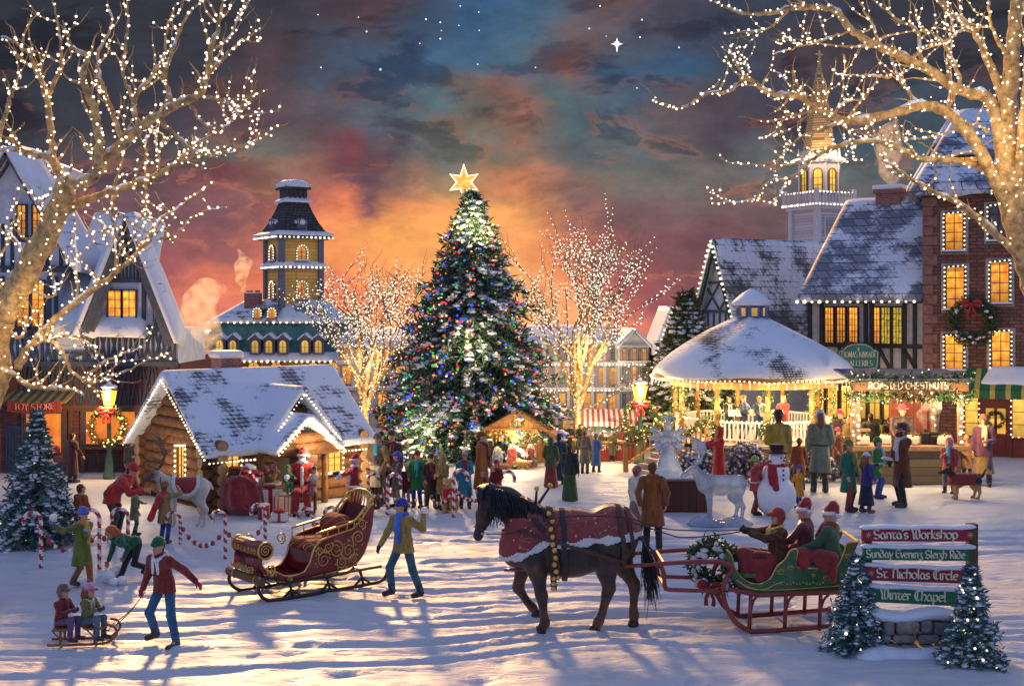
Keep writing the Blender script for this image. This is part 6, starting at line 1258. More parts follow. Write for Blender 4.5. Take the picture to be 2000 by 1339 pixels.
# ------------ stalls
def frame_at(px,py):return G(px,py)
def chestnut_stall():
 lo=G(1772,946);k=F/lo[1];X=lambda p:(p-1772)/k;Z=lambda q:EYE-(q-600)/k;r=thing('chestnut_stall','wooden roasted chestnut stall with lit posts and a lettered beam','stall',lo)
 wd=boardmat('plank_olive',(.13,.10,.06),.26);wb=M('wood_brown',(.26,.15,.09),.7,.3,6,.4,30);x0,x1=X(1668),X(1884)
 m=MB();m.b2((x0+.1,0,0),(x1-.1,.9,Z(880)));m.obj('counter',wd,r);m=MB();m.b2((x0,-.15,Z(880)),(x1,1.0,Z(870)),bev=.015);m.obj('counter_top',wb,r)
 for x,y in((x0+.12,.05),(x0+.42,1.6),(x1-.12,.05),(x1-.42,1.6)):m=MB();m.b2((x-.07,y-.07,Z(872)if y<1 else 0),(x+.07,y+.07,Z(764)));m.obj('post',wb,r)
 m=MB();m.beam((x0+.5,.05,Z(872)+.5),(x0+.05,.05,Z(872)+.5),.09,.09);m.obj('bracket',wb,r)
 m=MB();m.b2((x0-.1,-.12,Z(763)),(x1+.1,.06,Z(744)),bev=.02);b=m.obj('beam',M('wood_sign',(.20,.10,.06),.7,.3,4,.3,30),r)
 lettering('lettering','ROASTED CHESTNUTS',.2,M('letter_white',(.85,.82,.78),.5),r,(.0,-.125,Z(760)+.02),(PI/2,0,0),'rough',2.42,.15,.015)
 m=MB();m.slab([(x0-.15,-.3,Z(742)),(x1+.15,-.3,Z(742)),(x1+.1,2.0,Z(730)),(x0-.1,2.0,Z(730))],.06);m.obj('roof',M('tarp_navy',(.06,.08,.16),.7),r)
 m=MB();m.b2((X(1775),1.85,0),(x1-.3,1.9,Z(772)));m.obj('back_panel',boardmat('plank_red',(.26,.06,.05),.22,True),r)
 m=MB();m.box((X(1836),.45,Z(872)+.16),(.42,.42,.32),bev=.03);m.box((X(1836),.45,Z(872)+.36),(.36,.36,.06));m.box((X(1836),.235,Z(872)+.12),(.22,.02,.12));q=m.obj('roaster',M('iron_black',(.02,.02,.022),.5,metal=.6),None,False,lo);tag(q,'black iron chestnut roaster on the stall counter','roaster')
 q=MB();q.box((X(1815),.4,Z(872)+.2),(.24,.26,.4),bev=.03);q.tube([(X(1815),.4,Z(872)+.4),(X(1815),.4,Z(872)+.5)],[.08,.05],8);tag(q.obj('kettle',M('iron_black',(.02,.02,.022)),None,False,lo),'dark kettle steaming beside the chestnut roaster','kettle')
 for j,(p,y)in enumerate(((1690,.2),(1735,.35),(1786,.25),(1800,.5),(1845,.1),(1858,.5))):
  s=Sdf();s.box((0,0,.12),(.34,.26,.24),.06);s.cap((-.1,-.04,.25),(.12,0,.25),.07,.06);o=s.obj('chestnut_bag',M('paper_cream',(.62,.55,.42),.8,.15,9,.4,40),.025);o.location=lo+np.array((X(p),y,Z(870)))
  v,f=balls(RNG.normal(0,.05,(12,3))*np.array((1.6,1,.3))+np.array((0,-.02,.31)),.035);c=link('chestnuts',mkmesh('chestnuts',v,f,M('chestnut',(.09,.035,.015),.35,.3,9,0),None,True),o)
  tag(o,'open cream paper bag of chestnuts '+['at the left end of the stall counter','beside the leftmost one, behind the bearded customer','in the middle front row of the counter','in front of the patterned-coat vendor','at the right front corner of the counter','next to the roaster at the back right'][j],'bag','paper bags of chestnuts')
 garland('snowy garland along the top of the chestnut stall',[lo+np.array((x,-.2,Z(737)+.04*math.sin(x*4)))for x in np.linspace(x0-.2,x1+.2,14)],.15,26,0,None,.05,WARMB)
 garland('garland below the lettered beam of the chestnut stall',[lo+np.array((x,-.1,Z(772)-.05*math.sin(x*3)**2))for x in np.linspace(x0-.2,x1+.2,14)],.17,40,16,None,.05,WARMB)
 P=[]
 for x,y in((x0+.12,-.05),(x0+.42,1.5),(x1-.12,-.05),(x1-.42,1.5)):P+=list(along([lo+np.array((x,y,Z(868))),lo+np.array((x,y,Z(775)))],.17)+RNG.normal(0,.03,(len(along([lo+np.array((x,y,Z(868))),lo+np.array((x,y,Z(775)))],.17)),3)))
 string_lights('large white bulbs on the four posts of the chestnut stall',P,.045)
 for x in(X(1700),X(1775),X(1850)):lamp('stall_light',lo+np.array((x,.3,Z(785))),22,(1,.68,.3),.12);
 for x in(X(1690),X(1860)):lamp('stall_light',lo+np.array((x,-.9,Z(790))),40,(1,.68,.3),.12)
 return lo,X,Z
STALL=chestnut_stall()
def cocoa_stall():
 lo=G(1185,900);k=F/lo[1];X=lambda p:(p-1185)/k;Z=lambda q:EYE-(q-600)/k;r=thing('cocoa_stall','small hot cocoa stall with red and white striped awning','stall',lo);x0,x1=X(1142),X(1240)
 m=MB();m.b2((x0,0,0),(x1,.6,Z(866)));m.obj('counter',M('paint_crimson',(.22,.03,.03),.6),r);m=MB();m.b2((x0-.05,-.06,Z(866)),(x1+.05,.65,Z(862)));m.obj('counter_top',MATS['wood_brown'],r)
 for x in(x0+.05,x1-.05):
  for y in(.05,1.2):m=MB();m.b2((x-.04,y-.04,Z(866)if y<1 else 0),(x+.04,y+.04,Z(818)));m.obj('post',MATS['wood_brown'],r)
 a=MB();n=22
 for i in range(n):xa,xb=x0-.15+(x1-x0+.3)*i/n,x0-.15+(x1-x0+.3)*(i+1)/n;a.slab([(xa,-.45,Z(822)),(xb,-.45,Z(822)),(xb+.1,1.3,Z(806)),(xa+.1,1.3,Z(806))],.03,i%2);a.b2((xa,-.48,Z(829)),(xb,-.45,Z(821)),i%2)
 a.obj('awning',[M('stripe_red',(.36,.04,.04),.8),M('stripe_white',(.72,.68,.66),.8)],r)
 lettering('lettering','HOT COCOA',.17,M('letter_white',(.85,.82,.78)),r,(X(1192),-.005,Z(878)),(PI/2,0,0),'rough',.78,.17,.012)
 garland('green garland hung under the striped awning of the cocoa stall',[lo+np.array((x,-.3,Z(833)-.05*math.sin(x*5)**2))for x in np.linspace(x0-.1,x1+.1,10)],.1,22,4,None,.05,WARMB)
 for i,p in enumerate((1172,1180,1188,1197)):m=MB();m.lathe([(.05,0),(.065,.14),(.06,.15)],(0,0,0),10);m.tube([(.06,0,.03),(.1,0,.06),(.1,0,.1),(.06,0,.12)],.01,5);o=m.obj('mug',M('mug_black',(.03,.03,.035),.3),None,True,lo+np.array((X(p),.15,Z(862))));tag(o,'dark mug on the cocoa stall counter','mug','dark mugs on the cocoa counter')
 lamp('cocoa_light',lo+np.array((0,.2,Z(830)-.12)),22,(1,.66,.28),.1);lamp('cocoa_light',lo+np.array((-.3,-.8,Z(830))),14,(1,.66,.28),.1)
cocoa_stall()
# ------------ nativity stable
def stable():
 lo=G(1008,912);k=F/lo[1];X=lambda p:(p-1008)/k;Z=lambda q:EYE-(q-600)/k;r=thing('nativity_stable','open wooden nativity stable with straw-edged loft','stable',lo);wd=boardmat('plank_honey',(.34,.16,.05),.17,True);wb=M('wood_honey',(.30,.14,.05),.7,.3,6,.4,30)
 xa,xb=X(942),X(1078);ap=(X(1010),Z(800))
 m=MB();m.b2((xa,1.3,0),(xb,1.36,Z(866)));m.prism([(xa,Z(838)),(xb,Z(838)),(ap[0],ap[1]-.1)],(.1,.14));m.obj('wall',wd,r)
 m=MB()
 for x in(xa,xb):
  for y in(.06,1.3):m.b2((x-.06,y-.06,0),(x+.06,y+.06,Z(845)))
 m.b2((xa,.02,Z(840)),(xb,.12,Z(836)));m.b2((xa,1.2,Z(870)),(xb,1.3,Z(866)));m.obj('post',wb,r)
 for s,(ex,ez)in((-1,(X(915),Z(850))),(1,(X(1090),Z(852)))):
  q=[(ap[0],-.35,ap[1]),(ex,-.35,ez),(ex,1.6,ez),(ap[0],1.6,ap[1])];m=MB();m.slab(q if s<0 else q[::-1],.09);m.obj('roof',boardmat('plank_roof',(.26,.13,.05),.2),r)
 rng=np.random.default_rng(8);P=np.stack([rng.uniform(X(945),X(1062),700),rng.uniform(.2,1.1,700),Z(852)+rng.normal(0,.06,700)],1);V,Q=sprigs(P,None,3,.22,.02,0,rng);o=link('straw',mkmesh('straw',V,Q,M('straw',(.62,.42,.14),.8,.3,9,0)),r);o['kind']='stuff'
 lamp('stable_light',lo+np.array((0,.5,Z(858)-.12)),9,(1,.72,.36),.12);lamp('stable_light',lo+np.array((0,-1.4,Z(850))),24,(1,.68,.3),.15)
# figures
 def fig(label,p,q,h,col,kneel=False,veil=None,lean=0,z=0.0):
  s=Sdf();H=h/k;zz=H/(1.0 if not kneel else .75)
  if kneel:s.cap((0,.05,.1),(0,.0,H*.35),.2,.17,.05,(1,1.1,1));s.cap((0,0,H*.35),(.0,-.05,H*.72),.16,.12,.06)
  else:s.cap((0,0,.06),(0,0,H*.72),.2,.13,.05,(1,.8,1))
  s.cap((-.14,-.02,H*.68),(-.03,-.18,H*.5),.055,.04);s.cap((.14,-.02,H*.68),(.03,-.18,H*.5),.055,.04);s.cap((-.1,0,H*.72),(.1,0,H*.72),.08,.08,.06)
  o=s.obj('nativity_figure',cloth(*col),.025);o.location=G(p,q);o.rotation_euler=(0,0,lean);tag(o,label,'figurine','nativity figures')
  hd=Sdf();hd.ell((0,-.03,H*.88),(.075,.085,.1));hd.cap((0,-.02,H*.74),(0,-.02,H*.85),.045,.045);hd.cap((0,-.11,H*.89),(0,-.125,H*.865),.012,.014,.01);hd.obj('head',skinmat(),.018,o)
  v=Sdf();v.ell((0,.01,H*.9),(.095,.1,.115));v.cap((0,.05,H*.85),(0,.08,H*.5),.1,.13,.05);v.ell((0,-.12,H*.87),(.075,.09,.095),.02,None,'s');v.obj('veil',cloth(*(veil or(120,90,60))),.025,o);return o
 fig('robed figure with pale hood at the left of the nativity stable',957,905,62,(150,135,120),False,(190,170,150),.5);fig('bearded man in brown robe standing inside the nativity stable',985,900,62,(110,70,50),False,(70,45,35),.1);fig('kneeling woman in rose robe and pale veil beside the manger',1000,915,46,(140,60,60),True,(200,200,205),.6)
 fig('kneeling man in white and red before the manger on the right',1036,912,44,(120,50,45),True,(210,205,200),-.9);fig('crouching shepherd in blue-grey and cream in the left corner of the stable',972,912,38,(110,115,135),True,(215,210,195),.9);fig('figure in white turban at the right edge of the stable',1056,900,60,(90,80,75),False,(220,215,205),-.5)
 m=MB();b=G(1020,917)
 for s in(-1,1):m.beam((-.22,s*.1,0),(.22,-s*.1*.2,.22),.04,.04);m.beam((.22,s*.1,0),(-.22,-s*.1*.2,.22),.04,.04);m.beam((-.28,s*.1,.22),(.28,s*.1,.22),.05,.09)
 m.b2((-.26,-.1,.12),(.26,.1,.16));o=m.obj('manger',wb,None,False,b);tag(o,'small straw-filled manger in the stable','manger');P=np.stack([rng.uniform(-.25,.25,120),rng.uniform(-.1,.1,120),rng.uniform(.18,.24,120)],1);V,Q=sprigs(P,None,3,.1,.012,0,rng);link('straw',mkmesh('straw',V,Q,MATS['straw']),o)['kind']='stuff'
 s=Sdf();s.cap((-.1,0,.29),(.12,0,.27),.07,.05);s.ell((-.17,0,.32),.055);o=s.obj('swaddled_baby',cloth(220,205,170),.015);o.location=b;tag(o,'swaddled baby figure lying in the manger','figurine')
 for i,(p,q,c)in enumerate(((966,922,(170,165,155)),(984,923,(120,90,70)))):
  s=Sdf();s.cap((-.12,0,.2),(.12,0,.2),.1,.1);s.ell((-.24,-.02,.3),(.07,.05,.06));s.cap((-.12,0,.22),(-.22,0,.3),.06,.05)
  for a in(-.12,.1):
   for b_ in(-.05,.05):s.cap((a,b_,.15),(a,b_,.02),.03,.022,.02)
  o=s.obj('nativity_sheep',M('wool_%d'%i,RGB(*c),.95,.2,30,1,50),.02);o.location=G(p,q);tag(o,['pale sheep figure lying in front of the stable','brown lamb figure beside the pale sheep'][i],'figurine')
stable()
# ------------ carriage horse
FURW=M('fur_white',(.82,.8,.78),.95,.15,30,1.0,70,bdist=.03);GOLD=M('gold',(.70,.46,.14),.35,.25,12,.1,metal=.85);LEATH=M('leather_brown',(.085,.04,.025),.55,.3,10,.3,40);STRAPB=M('leather_black',(.03,.025,.025),.5,.3,10,.2)
HD=20.6;HO=np.array(((1130-1000)/F*HD,HD,0));hk=F/HD
def hp(px,py,y=0):return np.array(((px-1130)/hk,y,(1233-py)/hk))
def horse():
 m,t,b=newmat('coat_dark_bay');o=ocoord(t);s=N(t,'ShaderNodeSeparateXYZ');t.links.new(o,s.inputs[0]);n=noise(t,o,4,5,.6)
 mr=N(t,'ShaderNodeMapRange');t.links.new(mth(t,'ADD',n,mth(t,'MULTIPLY',s.outputs[2],-.12)),mr.inputs[0]);mr.inputs[1].default_value=.36;mr.inputs[2].default_value=.62
 t.links.new(mixc(t,mr.outputs[0],(.022,.016,.014),(.15,.055,.018)),b.inputs['Base Color']);b.inputs['Roughness'].default_value=.45;b.inputs['Sheen Weight'].default_value=.2;bump(t,b,mth(t,'ADD',noise(t,o,7,5),mth(t,'MULTIPLY',noise(t,o,95),.3)),.6,.03);coat=m
 S=Sdf();T=Sdf()
 for Q in(S,T):
  Q.ell(hp(1110,1062),(.78,.37,.50),.1);Q.ell(hp(1032,1058),(.36,.33,.50),.15);Q.ell(hp(1197,1050),(.44,.36,.46),.12);Q.ell(hp(1005,1075),(.24,.27,.32),.12);Q.ell(hp(1110,1100),(.55,.33,.28),.12)
  Q.cap(hp(1045,1040),hp(988,985),.34,.235,.15,(1,.75,1))
  for y in(-.17,.17):Q.cap(hp(1195,1060,y),hp(1190,1085,y),.33,.26,.08);Q.cap(hp(1035,1085,y),hp(1045,1110,y),.21,.16,.08)
 S.cap(hp(990,990),hp(958,968),.24,.16,.1,(1,.7,1));S.chain([hp(955,972),hp(944,1010),hp(936,1045)],[.145,.115,.08],.08);S.ell(hp(934,1052),(.085,.075,.09),.05);S.cap(hp(962,990),hp(950,1025),.12,.07,.07,(1,.7,1));S.ell(hp(946,985,0),(.1,.115,.1),.05)
 for y in(-.07,.07):S.cap(hp(958,958,y),hp(955,938,y*1.25),.035,.01,.02)
 for y in(-.045,.045):S.ell(hp(928,1053,y-.01*0),(.02,.016,.026),.02,None,'s')
# near fore bears weight, off fore lifted; hind legs mid-stride
 def leg(P,R,y,hoof):S.chain([hp(*p,y)for p in P],R,.05)
 leg([(1040,1085),(1050,1120),(1056,1160),(1058,1165),(1062,1205),(1064,1216),(1058,1226)],[.21,.15,.092,.095,.062,.078,.075],-.17,0)
 leg([(1025,1085),(1022,1118),(1013,1152),(1012,1158),(1030,1185),(1040,1196),(1046,1203)],[.2,.14,.09,.09,.06,.072,.06],.17,0)
 leg([(1195,1060),(1182,1100),(1183,1118),(1188,1150),(1184,1162),(1174,1200),(1168,1213),(1164,1222)],[.33,.22,.165,.105,.088,.066,.08,.08],-.17,0)
 leg([(1212,1060),(1214,1102),(1222,1120),(1240,1150),(1241,1162),(1239,1200),(1240,1210),(1240,1220)],[.33,.2,.15,.1,.085,.064,.08,.078],.17,0)
 root=S.obj('horse',coat,.024);root.location=HO;tag(root,'dark bay carriage horse in a red gold-sprigged blanket walking towards the toy shop','horse')
 hf=M('hoof_dark',(.035,.03,.03),.5)
 for(x,y_,z)in((1055,-.17,1230),(1049,.17,1208),(1160,-.17,1228),(1239,.17,1227)):q=MB();p=hp(x,z,y_);q.lathe([(.10,-.05),(.098,-.02),(.075,.06)],p,12);q.obj('hoof',hf,root,True)
# mane in locks and tail
 hm=M('mane_black',(.022,.022,.026),.38,.5,30,.4,80);rng=np.random.default_rng(2);q=MB()
 for i in range(330):
  u=rng.random();top=hp(955+105*u,953+(8+42*u**1.6),rng.normal(0,.03));side=-1 if rng.random()<.8 else 1;ln=rng.uniform(.25,.55)*(1.15-.5*u);dx=rng.uniform(-.02,.2)
  P=spline([top,top+(dx*.3,side*.13,.02),top+(dx*.7,side*.21,-ln*.5),top+(dx*.8+rng.normal(0,.04),side*.2,-ln)],4);q.tube(P,np.linspace(.017,.004,len(P)),4)
 for i in range(44):p=hp(950,953,rng.normal(0,.05));e=p+np.array((-.06+rng.normal(0,.05),-.05+rng.normal(0,.08),-rng.uniform(.2,.42)));P=spline([p,(p+e)/2+(-.08,-.05,.05),e],4);q.tube(P,np.linspace(.022,.005,len(P)),5)
 q.obj('mane',hm,root,True);q=MB()
 for i in range(150):a=hp(1240,1048,rng.normal(0,.03));e=hp(1272+rng.normal(0,9),1165+rng.normal(0,14),rng.normal(0,.1));P=spline([a,a+(.13,0,-.12),(a+e)/2+(.08+rng.normal(0,.04),rng.normal(0,.05),.0),e],5);q.tube(P,np.linspace(.015,.003,len(P)),4)
 q.obj('tail',hm,root,True);MB().ball(hp(940,993,-.108),(.02,.014,.018)).obj('eye',M('eye_dark',(.015,.012,.01),.2),root,True)
# blanket: the trunk grown by a few centimetres, cut along its hem
 def hem(x):px=x*hk+1130;return(1233-np.interp(px,[970,985,1020,1072,1080,1110,1180,1240,1260],[1090,1092,1083,1056,1060,1062,1050,1045,1043]))/hk
 ok=lambda c:(c[:,2]>hem(c[:,0]))&(c[:,0]>hp(986,0)[0]-.1*(c[:,2]<hp(0,1040)[2]))&~((c[:,0]<hp(1030,0)[0])&(c[:,2]>hp(0,1012)[2]))
 T.obj('blanket',brocade('blanket_red',(.24,.022,.026),(.62,.42,.12)),.03,root,.035,ok);T.obj('fur_trim',FURW,.024,root,.055,lambda c:(np.abs(c[:,2]-hem(c[:,0]))<.055+.02*np.sin(c[:,0]*17))&(c[:,0]>hp(975,0)[0]))
 def band(name,mat,f,w,infl=.06,lim=None):T.obj(name,mat,.022,root,infl,lambda c:(np.abs(f(c))<w)&(lim(c)if lim else True))
 X=lambda p:(p-1130)/hk;Zz=lambda q:(1233-q)/hk
 band('girth_strap',LEATH,lambda c:c[:,0]-X(1079)-.06*np.sin(c[:,2]*2),.055);band('saddle_strap',STRAPB,lambda c:c[:,0]-X(1102)+.04*(c[:,2]-1),.045);band('breeching_strap',LEATH,lambda c:c[:,0]-X(1213)-.10*(Zz(1060)-c[:,2]),.04);band('breeching_strap',LEATH,lambda c:c[:,0]-X(1232)-.12*(Zz(1060)-c[:,2]),.035)
 band('trace',LEATH,lambda c:c[:,2]-(Zz(1040)-(c[:,0]-X(1030))*(Zz(1040)-Zz(1092))/(X(1210)-X(1030))),.032,.065,lambda c:(c[:,0]<X(1215))&(c[:,0]>X(1010)));band('back_strap',LEATH,lambda c:c[:,1],.035,.065,lambda c:(c[:,2]>Zz(1045))&(c[:,0]>X(1070)))
 band('collar',STRAPB,lambda c:(c[:,0]-X(1040))*.8+(c[:,2]-Zz(1010))*.75,.05,.07,lambda c:(c[:,0]<X(1066))&(c[:,2]<Zz(1010)))
 q=MB();
 for y in(-.1,.1):q.tube([hp(1045,1000,y*.6),hp(1048 if y<0 else 1074,960,y*1.6)],[.03,.018],7)
 q.obj('hames',STRAPB,root);q=MB();q.ball(hp(1048,957,-.16),(.045,.03,.045));q.ball(hp(1075,957,.16),(.045,.03,.045));q.obj('hames_knob',GOLD,root,True)
 V,Q=T.mesh(.03,.075);c=V[np.abs(V[:,0]-X(1079)-.06*np.sin(V[:,2]*2))<.03];c=c[c[:,1]<0]
 for z in np.arange(Zz(1125),Zz(1003),.115):
  d=np.abs(c[:,2]-z);p=c[d.argmin()];MB().ball(p-(0,.012,0),.048,10,7).obj('bell',GOLD,root,True)
 q=MB();q.beam(hp(1079,1118,-.36),hp(1081,1150,-.3),.03,.1,up=(1,0,0));q.obj('bell_strap',LEATH,root)
 for z in(1126,1136,1146):MB().ball(hp(1080,z,-.35),.045,10,7).obj('bell',GOLD,root,True)
# bridle
 q=MB();ring=lambda c,r1,r2,tilt:[np.array(c)+rotm(0,tilt,0)@np.array((r1*math.cos(a),r2*math.sin(a),0))for a in np.linspace(0,2*PI,18)[:-1]]
 q.tube(ring(hp(938,1036),.108,.10,.25),.014,6,closed=True);q.tube(ring(hp(952,985),.16,.135,.35),.014,6,closed=True);q.tube([hp(956,965,-.13),hp(950,1000,-.135),hp(940,1040,-.1)],.014,6);q.tube([hp(956,965,.13),hp(950,1000,.135),hp(940,1040,.1)],.014,6);q.box(hp(948,988,-.15),(.13,.015,.12),rotm(0,.3,0));q.obj('bridle',LEATH,root);MB().tube(ring(hp(941,1044,-.11),.035,.0,0)+[],.01,5).ball(hp(942,1045,-.11),.028).obj('bit',M('steel',(.5,.5,.52),.3,.1,metal=1),root)
 return root
horse()
# ------------ green cutter sleigh
SD=20.95;SO=np.array(((1480-1000)/F*SD,SD,0));sk_=F/SD
def sp(px,py,y=0):return np.array(((px-1480)/sk_,y,(1218-py)/sk_))
def sleigh():
 r=thing('horse_sleigh','green horse-drawn sleigh with gold scrolls and red bentwood runners and shafts','sleigh',SO);gr=M('paint_sleigh_green',(.035,.13,.045),.35,.3,5,.15,30,coat=.4);rd=M('paint_sleigh_red',(.28,.045,.04),.45,.3,8,.3,40,coat=.2)
 Wd=.95;P=lambda L:[(sp(a,b)[0],sp(a,b)[2])for a,b in L]
 top=[(1413,1068),(1419,1076),(1425,1098),(1436,1116),(1456,1128),(1476,1129),(1494,1118),(1506,1096),(1522,1082),(1531,1066),(1544,1064),(1542,1082),(1545,1098),(1596,1101),(1612,1108),(1622,1096),(1634,1070),(1640,1052),(1661,1049)]
 bot=[(1652,1070),(1640,1094),(1632,1120),(1630,1137),(1560,1143),(1488,1146),(1456,1142),(1432,1130),(1416,1108),(1410,1084)]
 for s in(-1,1):
  y=s*Wd/2;m=MB();m.prism(P(top+bot)[::-1],(y-.025,y+.025));m.obj('side_panel',gr,r)
  m=MB();m.tube(spline([sp(a,b,y)for a,b in top],4),.022,6);m.tube(spline([sp(a,b-6,y-.028)for a,b in bot[3:8]],4),.01,5);m.tube(spline([sp(a,b,y-.028*1)for a,b in((1428,1120),(1450,1136),(1480,1139),(1500,1130),(1516,1124))],4),.011,5)
  for cx,cy,sc in((1512,1106,1),(1530,1098,.8),(1600,1118,.9),(1640,1075,.7),(1575,1112,.5)):m.tube([sp(cx+sc*(9-t*.6)*math.cos(t),cy-sc*(9-t*.6)*.7*math.sin(t),y-.028)for t in np.linspace(0,11,26)],.008,4)
  for i in range(16):m.ball(sp(1500+i*6.2,1127+(1 if i%3 else-1)*1.5,y-.028),(.022,.006,.012),6,4)
  m.obj('gold_scroll',GOLD,r,True)
 m=MB();L=bot[:-1]+[(1410,1084),(1413,1068)];th=[sp(a,b)for a,b in L]
 for a,b in zip(th[:-1],th[1:]):m.slab([a+(0,-Wd/2,0),b+(0,-Wd/2,0),b+(0,Wd/2,0),a+(0,Wd/2,0)],.03)
 m.b2(sp(1430,1118,-Wd/2+.03),sp(1500,1110,Wd/2-.03));m.b2(sp(1545,1100,-Wd/2+.03),sp(1628,1094,Wd/2-.03));m.obj('body_shell',gr,r);m=MB();m.tube([sp(1661,1049,-Wd/2),sp(1661,1049,Wd/2)],.028,8);m.tube([sp(1413,1068,-Wd/2),sp(1413,1068,Wd/2)],.025,8);m.obj('gold_rail',GOLD,r)
 for s in(-1,1):
  y=s*.52;m=MB();fr=[(1638,1206),(1560,1212),(1470,1218),(1448,1215),(1424,1198),(1408,1170),(1402,1140),(1408,1118),(1420,1100)]
  if s<0:m.tube(spline([sp(a,b,y)for a,b in fr+[(1412,1090),(1390,1086)]],5),.042,8)
  else:m.tube(spline([sp(a,b,y)for a,b in fr[:-1]+[(1425,1102)]],5),.042,8)
  m.tube([sp(1412,1137,y),sp(1470,1149,y),sp(1632,1143,y)],.04,8);m.obj('runner',rd,r,True)
  for px in(1455,1522,1588):m=MB();m.tube([sp(px,1148,y),sp(px-3,1216,y)],.034,8);m.tube(spline([sp(px,1178,y),sp(px+6,1158,y),sp(px+16,1148,y)],4),.022,6);m.obj('strut',rd,r,True)
 m=MB()
 for px in(1455,1522,1588):m.tube([sp(px,1150,-.52),sp(px,1150,.52)],.03,6)
 m.tube([sp(1404,1140,-.52),sp(1404,1140,.52)],.035,6);m.obj('crossbar',rd,r)
 for s in(-1,1):y=s*.5;m=MB();m.tube(spline([sp(1400,1086,y),sp(1330,1087,y),sp(1200,1096,y*.98),sp(1080,1101,y*.95),sp(985,1104,y*.8)],6),np.linspace(.042,.026,25),8);m.tube(spline([sp(1282,1090,y),sp(1290,1110,y),sp(1293,1136,y),sp(1320,1140,y),sp(1404,1142,y)],5),.036,8);m.obj('shaft',rd,r,True)
 m=MB();m.tube([sp(1290,1090,-.5),sp(1290,1090,.5)],.035,8);m.tube([sp(1293,1138,-.5),sp(1293,1138,.5)],.035,8);m.obj('crossbar',rd,r)
 wreath('snowy evergreen wreath with white blossoms and red bow on the front of the green sleigh',SO+sp(1392,1104,-.12),.33,.15,-PI/2+1.0,-1.25,True,False,False,0,None,True)
sleigh()
def lap_blanket(label,S,n=1):
 o=S.obj('lap_blanket',M('velvet_red',(.26,.018,.022),.7,.45,5,.5,14,bdist=.05,sheen=.4),.03);o.location=SO;tag(o,label,'blanket','red lap blankets in the sleigh')
S=Sdf();S.cap(sp(1500,1094,-.2),sp(1445,1086,-.22),.17,.16,.1);S.cap(sp(1445,1082,-.22),sp(1447,1118,-.26),.16,.15,.08);S.cap(sp(1500,1094,.15),sp(1445,1086,.12),.16,.15,.1);S.cap(sp(1470,1098,-.36),sp(1475,1120,-.38),.12,.09,.08);S.cap(sp(1495,1095,-.3),sp(1490,1112,-.36),.12,.1,.08);lap_blanket('red velvet blanket over the knees of the sleigh driver',S)
S=Sdf();S.cap(sp(1615,1080,-.2),sp(1560,1082,-.22),.18,.16,.1);S.cap(sp(1615,1080,.2),sp(1560,1082,.2),.18,.16,.1);S.cap(sp(1560,1084,-.3),sp(1556,1096,-.4),.15,.12,.08);S.cap(sp(1610,1084,-.4),sp(1612,1122,-.53),.14,.05,.08);S.cap(sp(1590,1080,-.4),sp(1592,1098,-.52),.13,.07,.08);lap_blanket('red velvet blanket over the two passengers, hanging over the side panel',S)
# reins
for nm,q in(('upper',[(950,1046,-.13),(1010,1035,-.42),(1090,1008,-.42),(1210,1008,-.4),(1300,1028,-.3),(1400,1032,-.25),(1452,1030,-.24)]),('lower',[(1215,1012,-.42),(1290,1038,-.35),(1330,1044,-.3),(1400,1040,-.25),(1452,1032,-.24)])):
 m=MB();P=[HO+np.array(((a-1130)/hk,y,(1233-b)/hk))for a,b,y in q[:-3]]+[SO+sp(a,b,y)for a,b,y in q[-3:]];b=np.mean(P,0);m.tube(spline(np.array(P)-b,6),.011,6);tag(m.obj('rein',STRAPB,None,True,b),'%s black leather rein running from the horse to the driver'%nm,'rein','reins of the carriage horse')
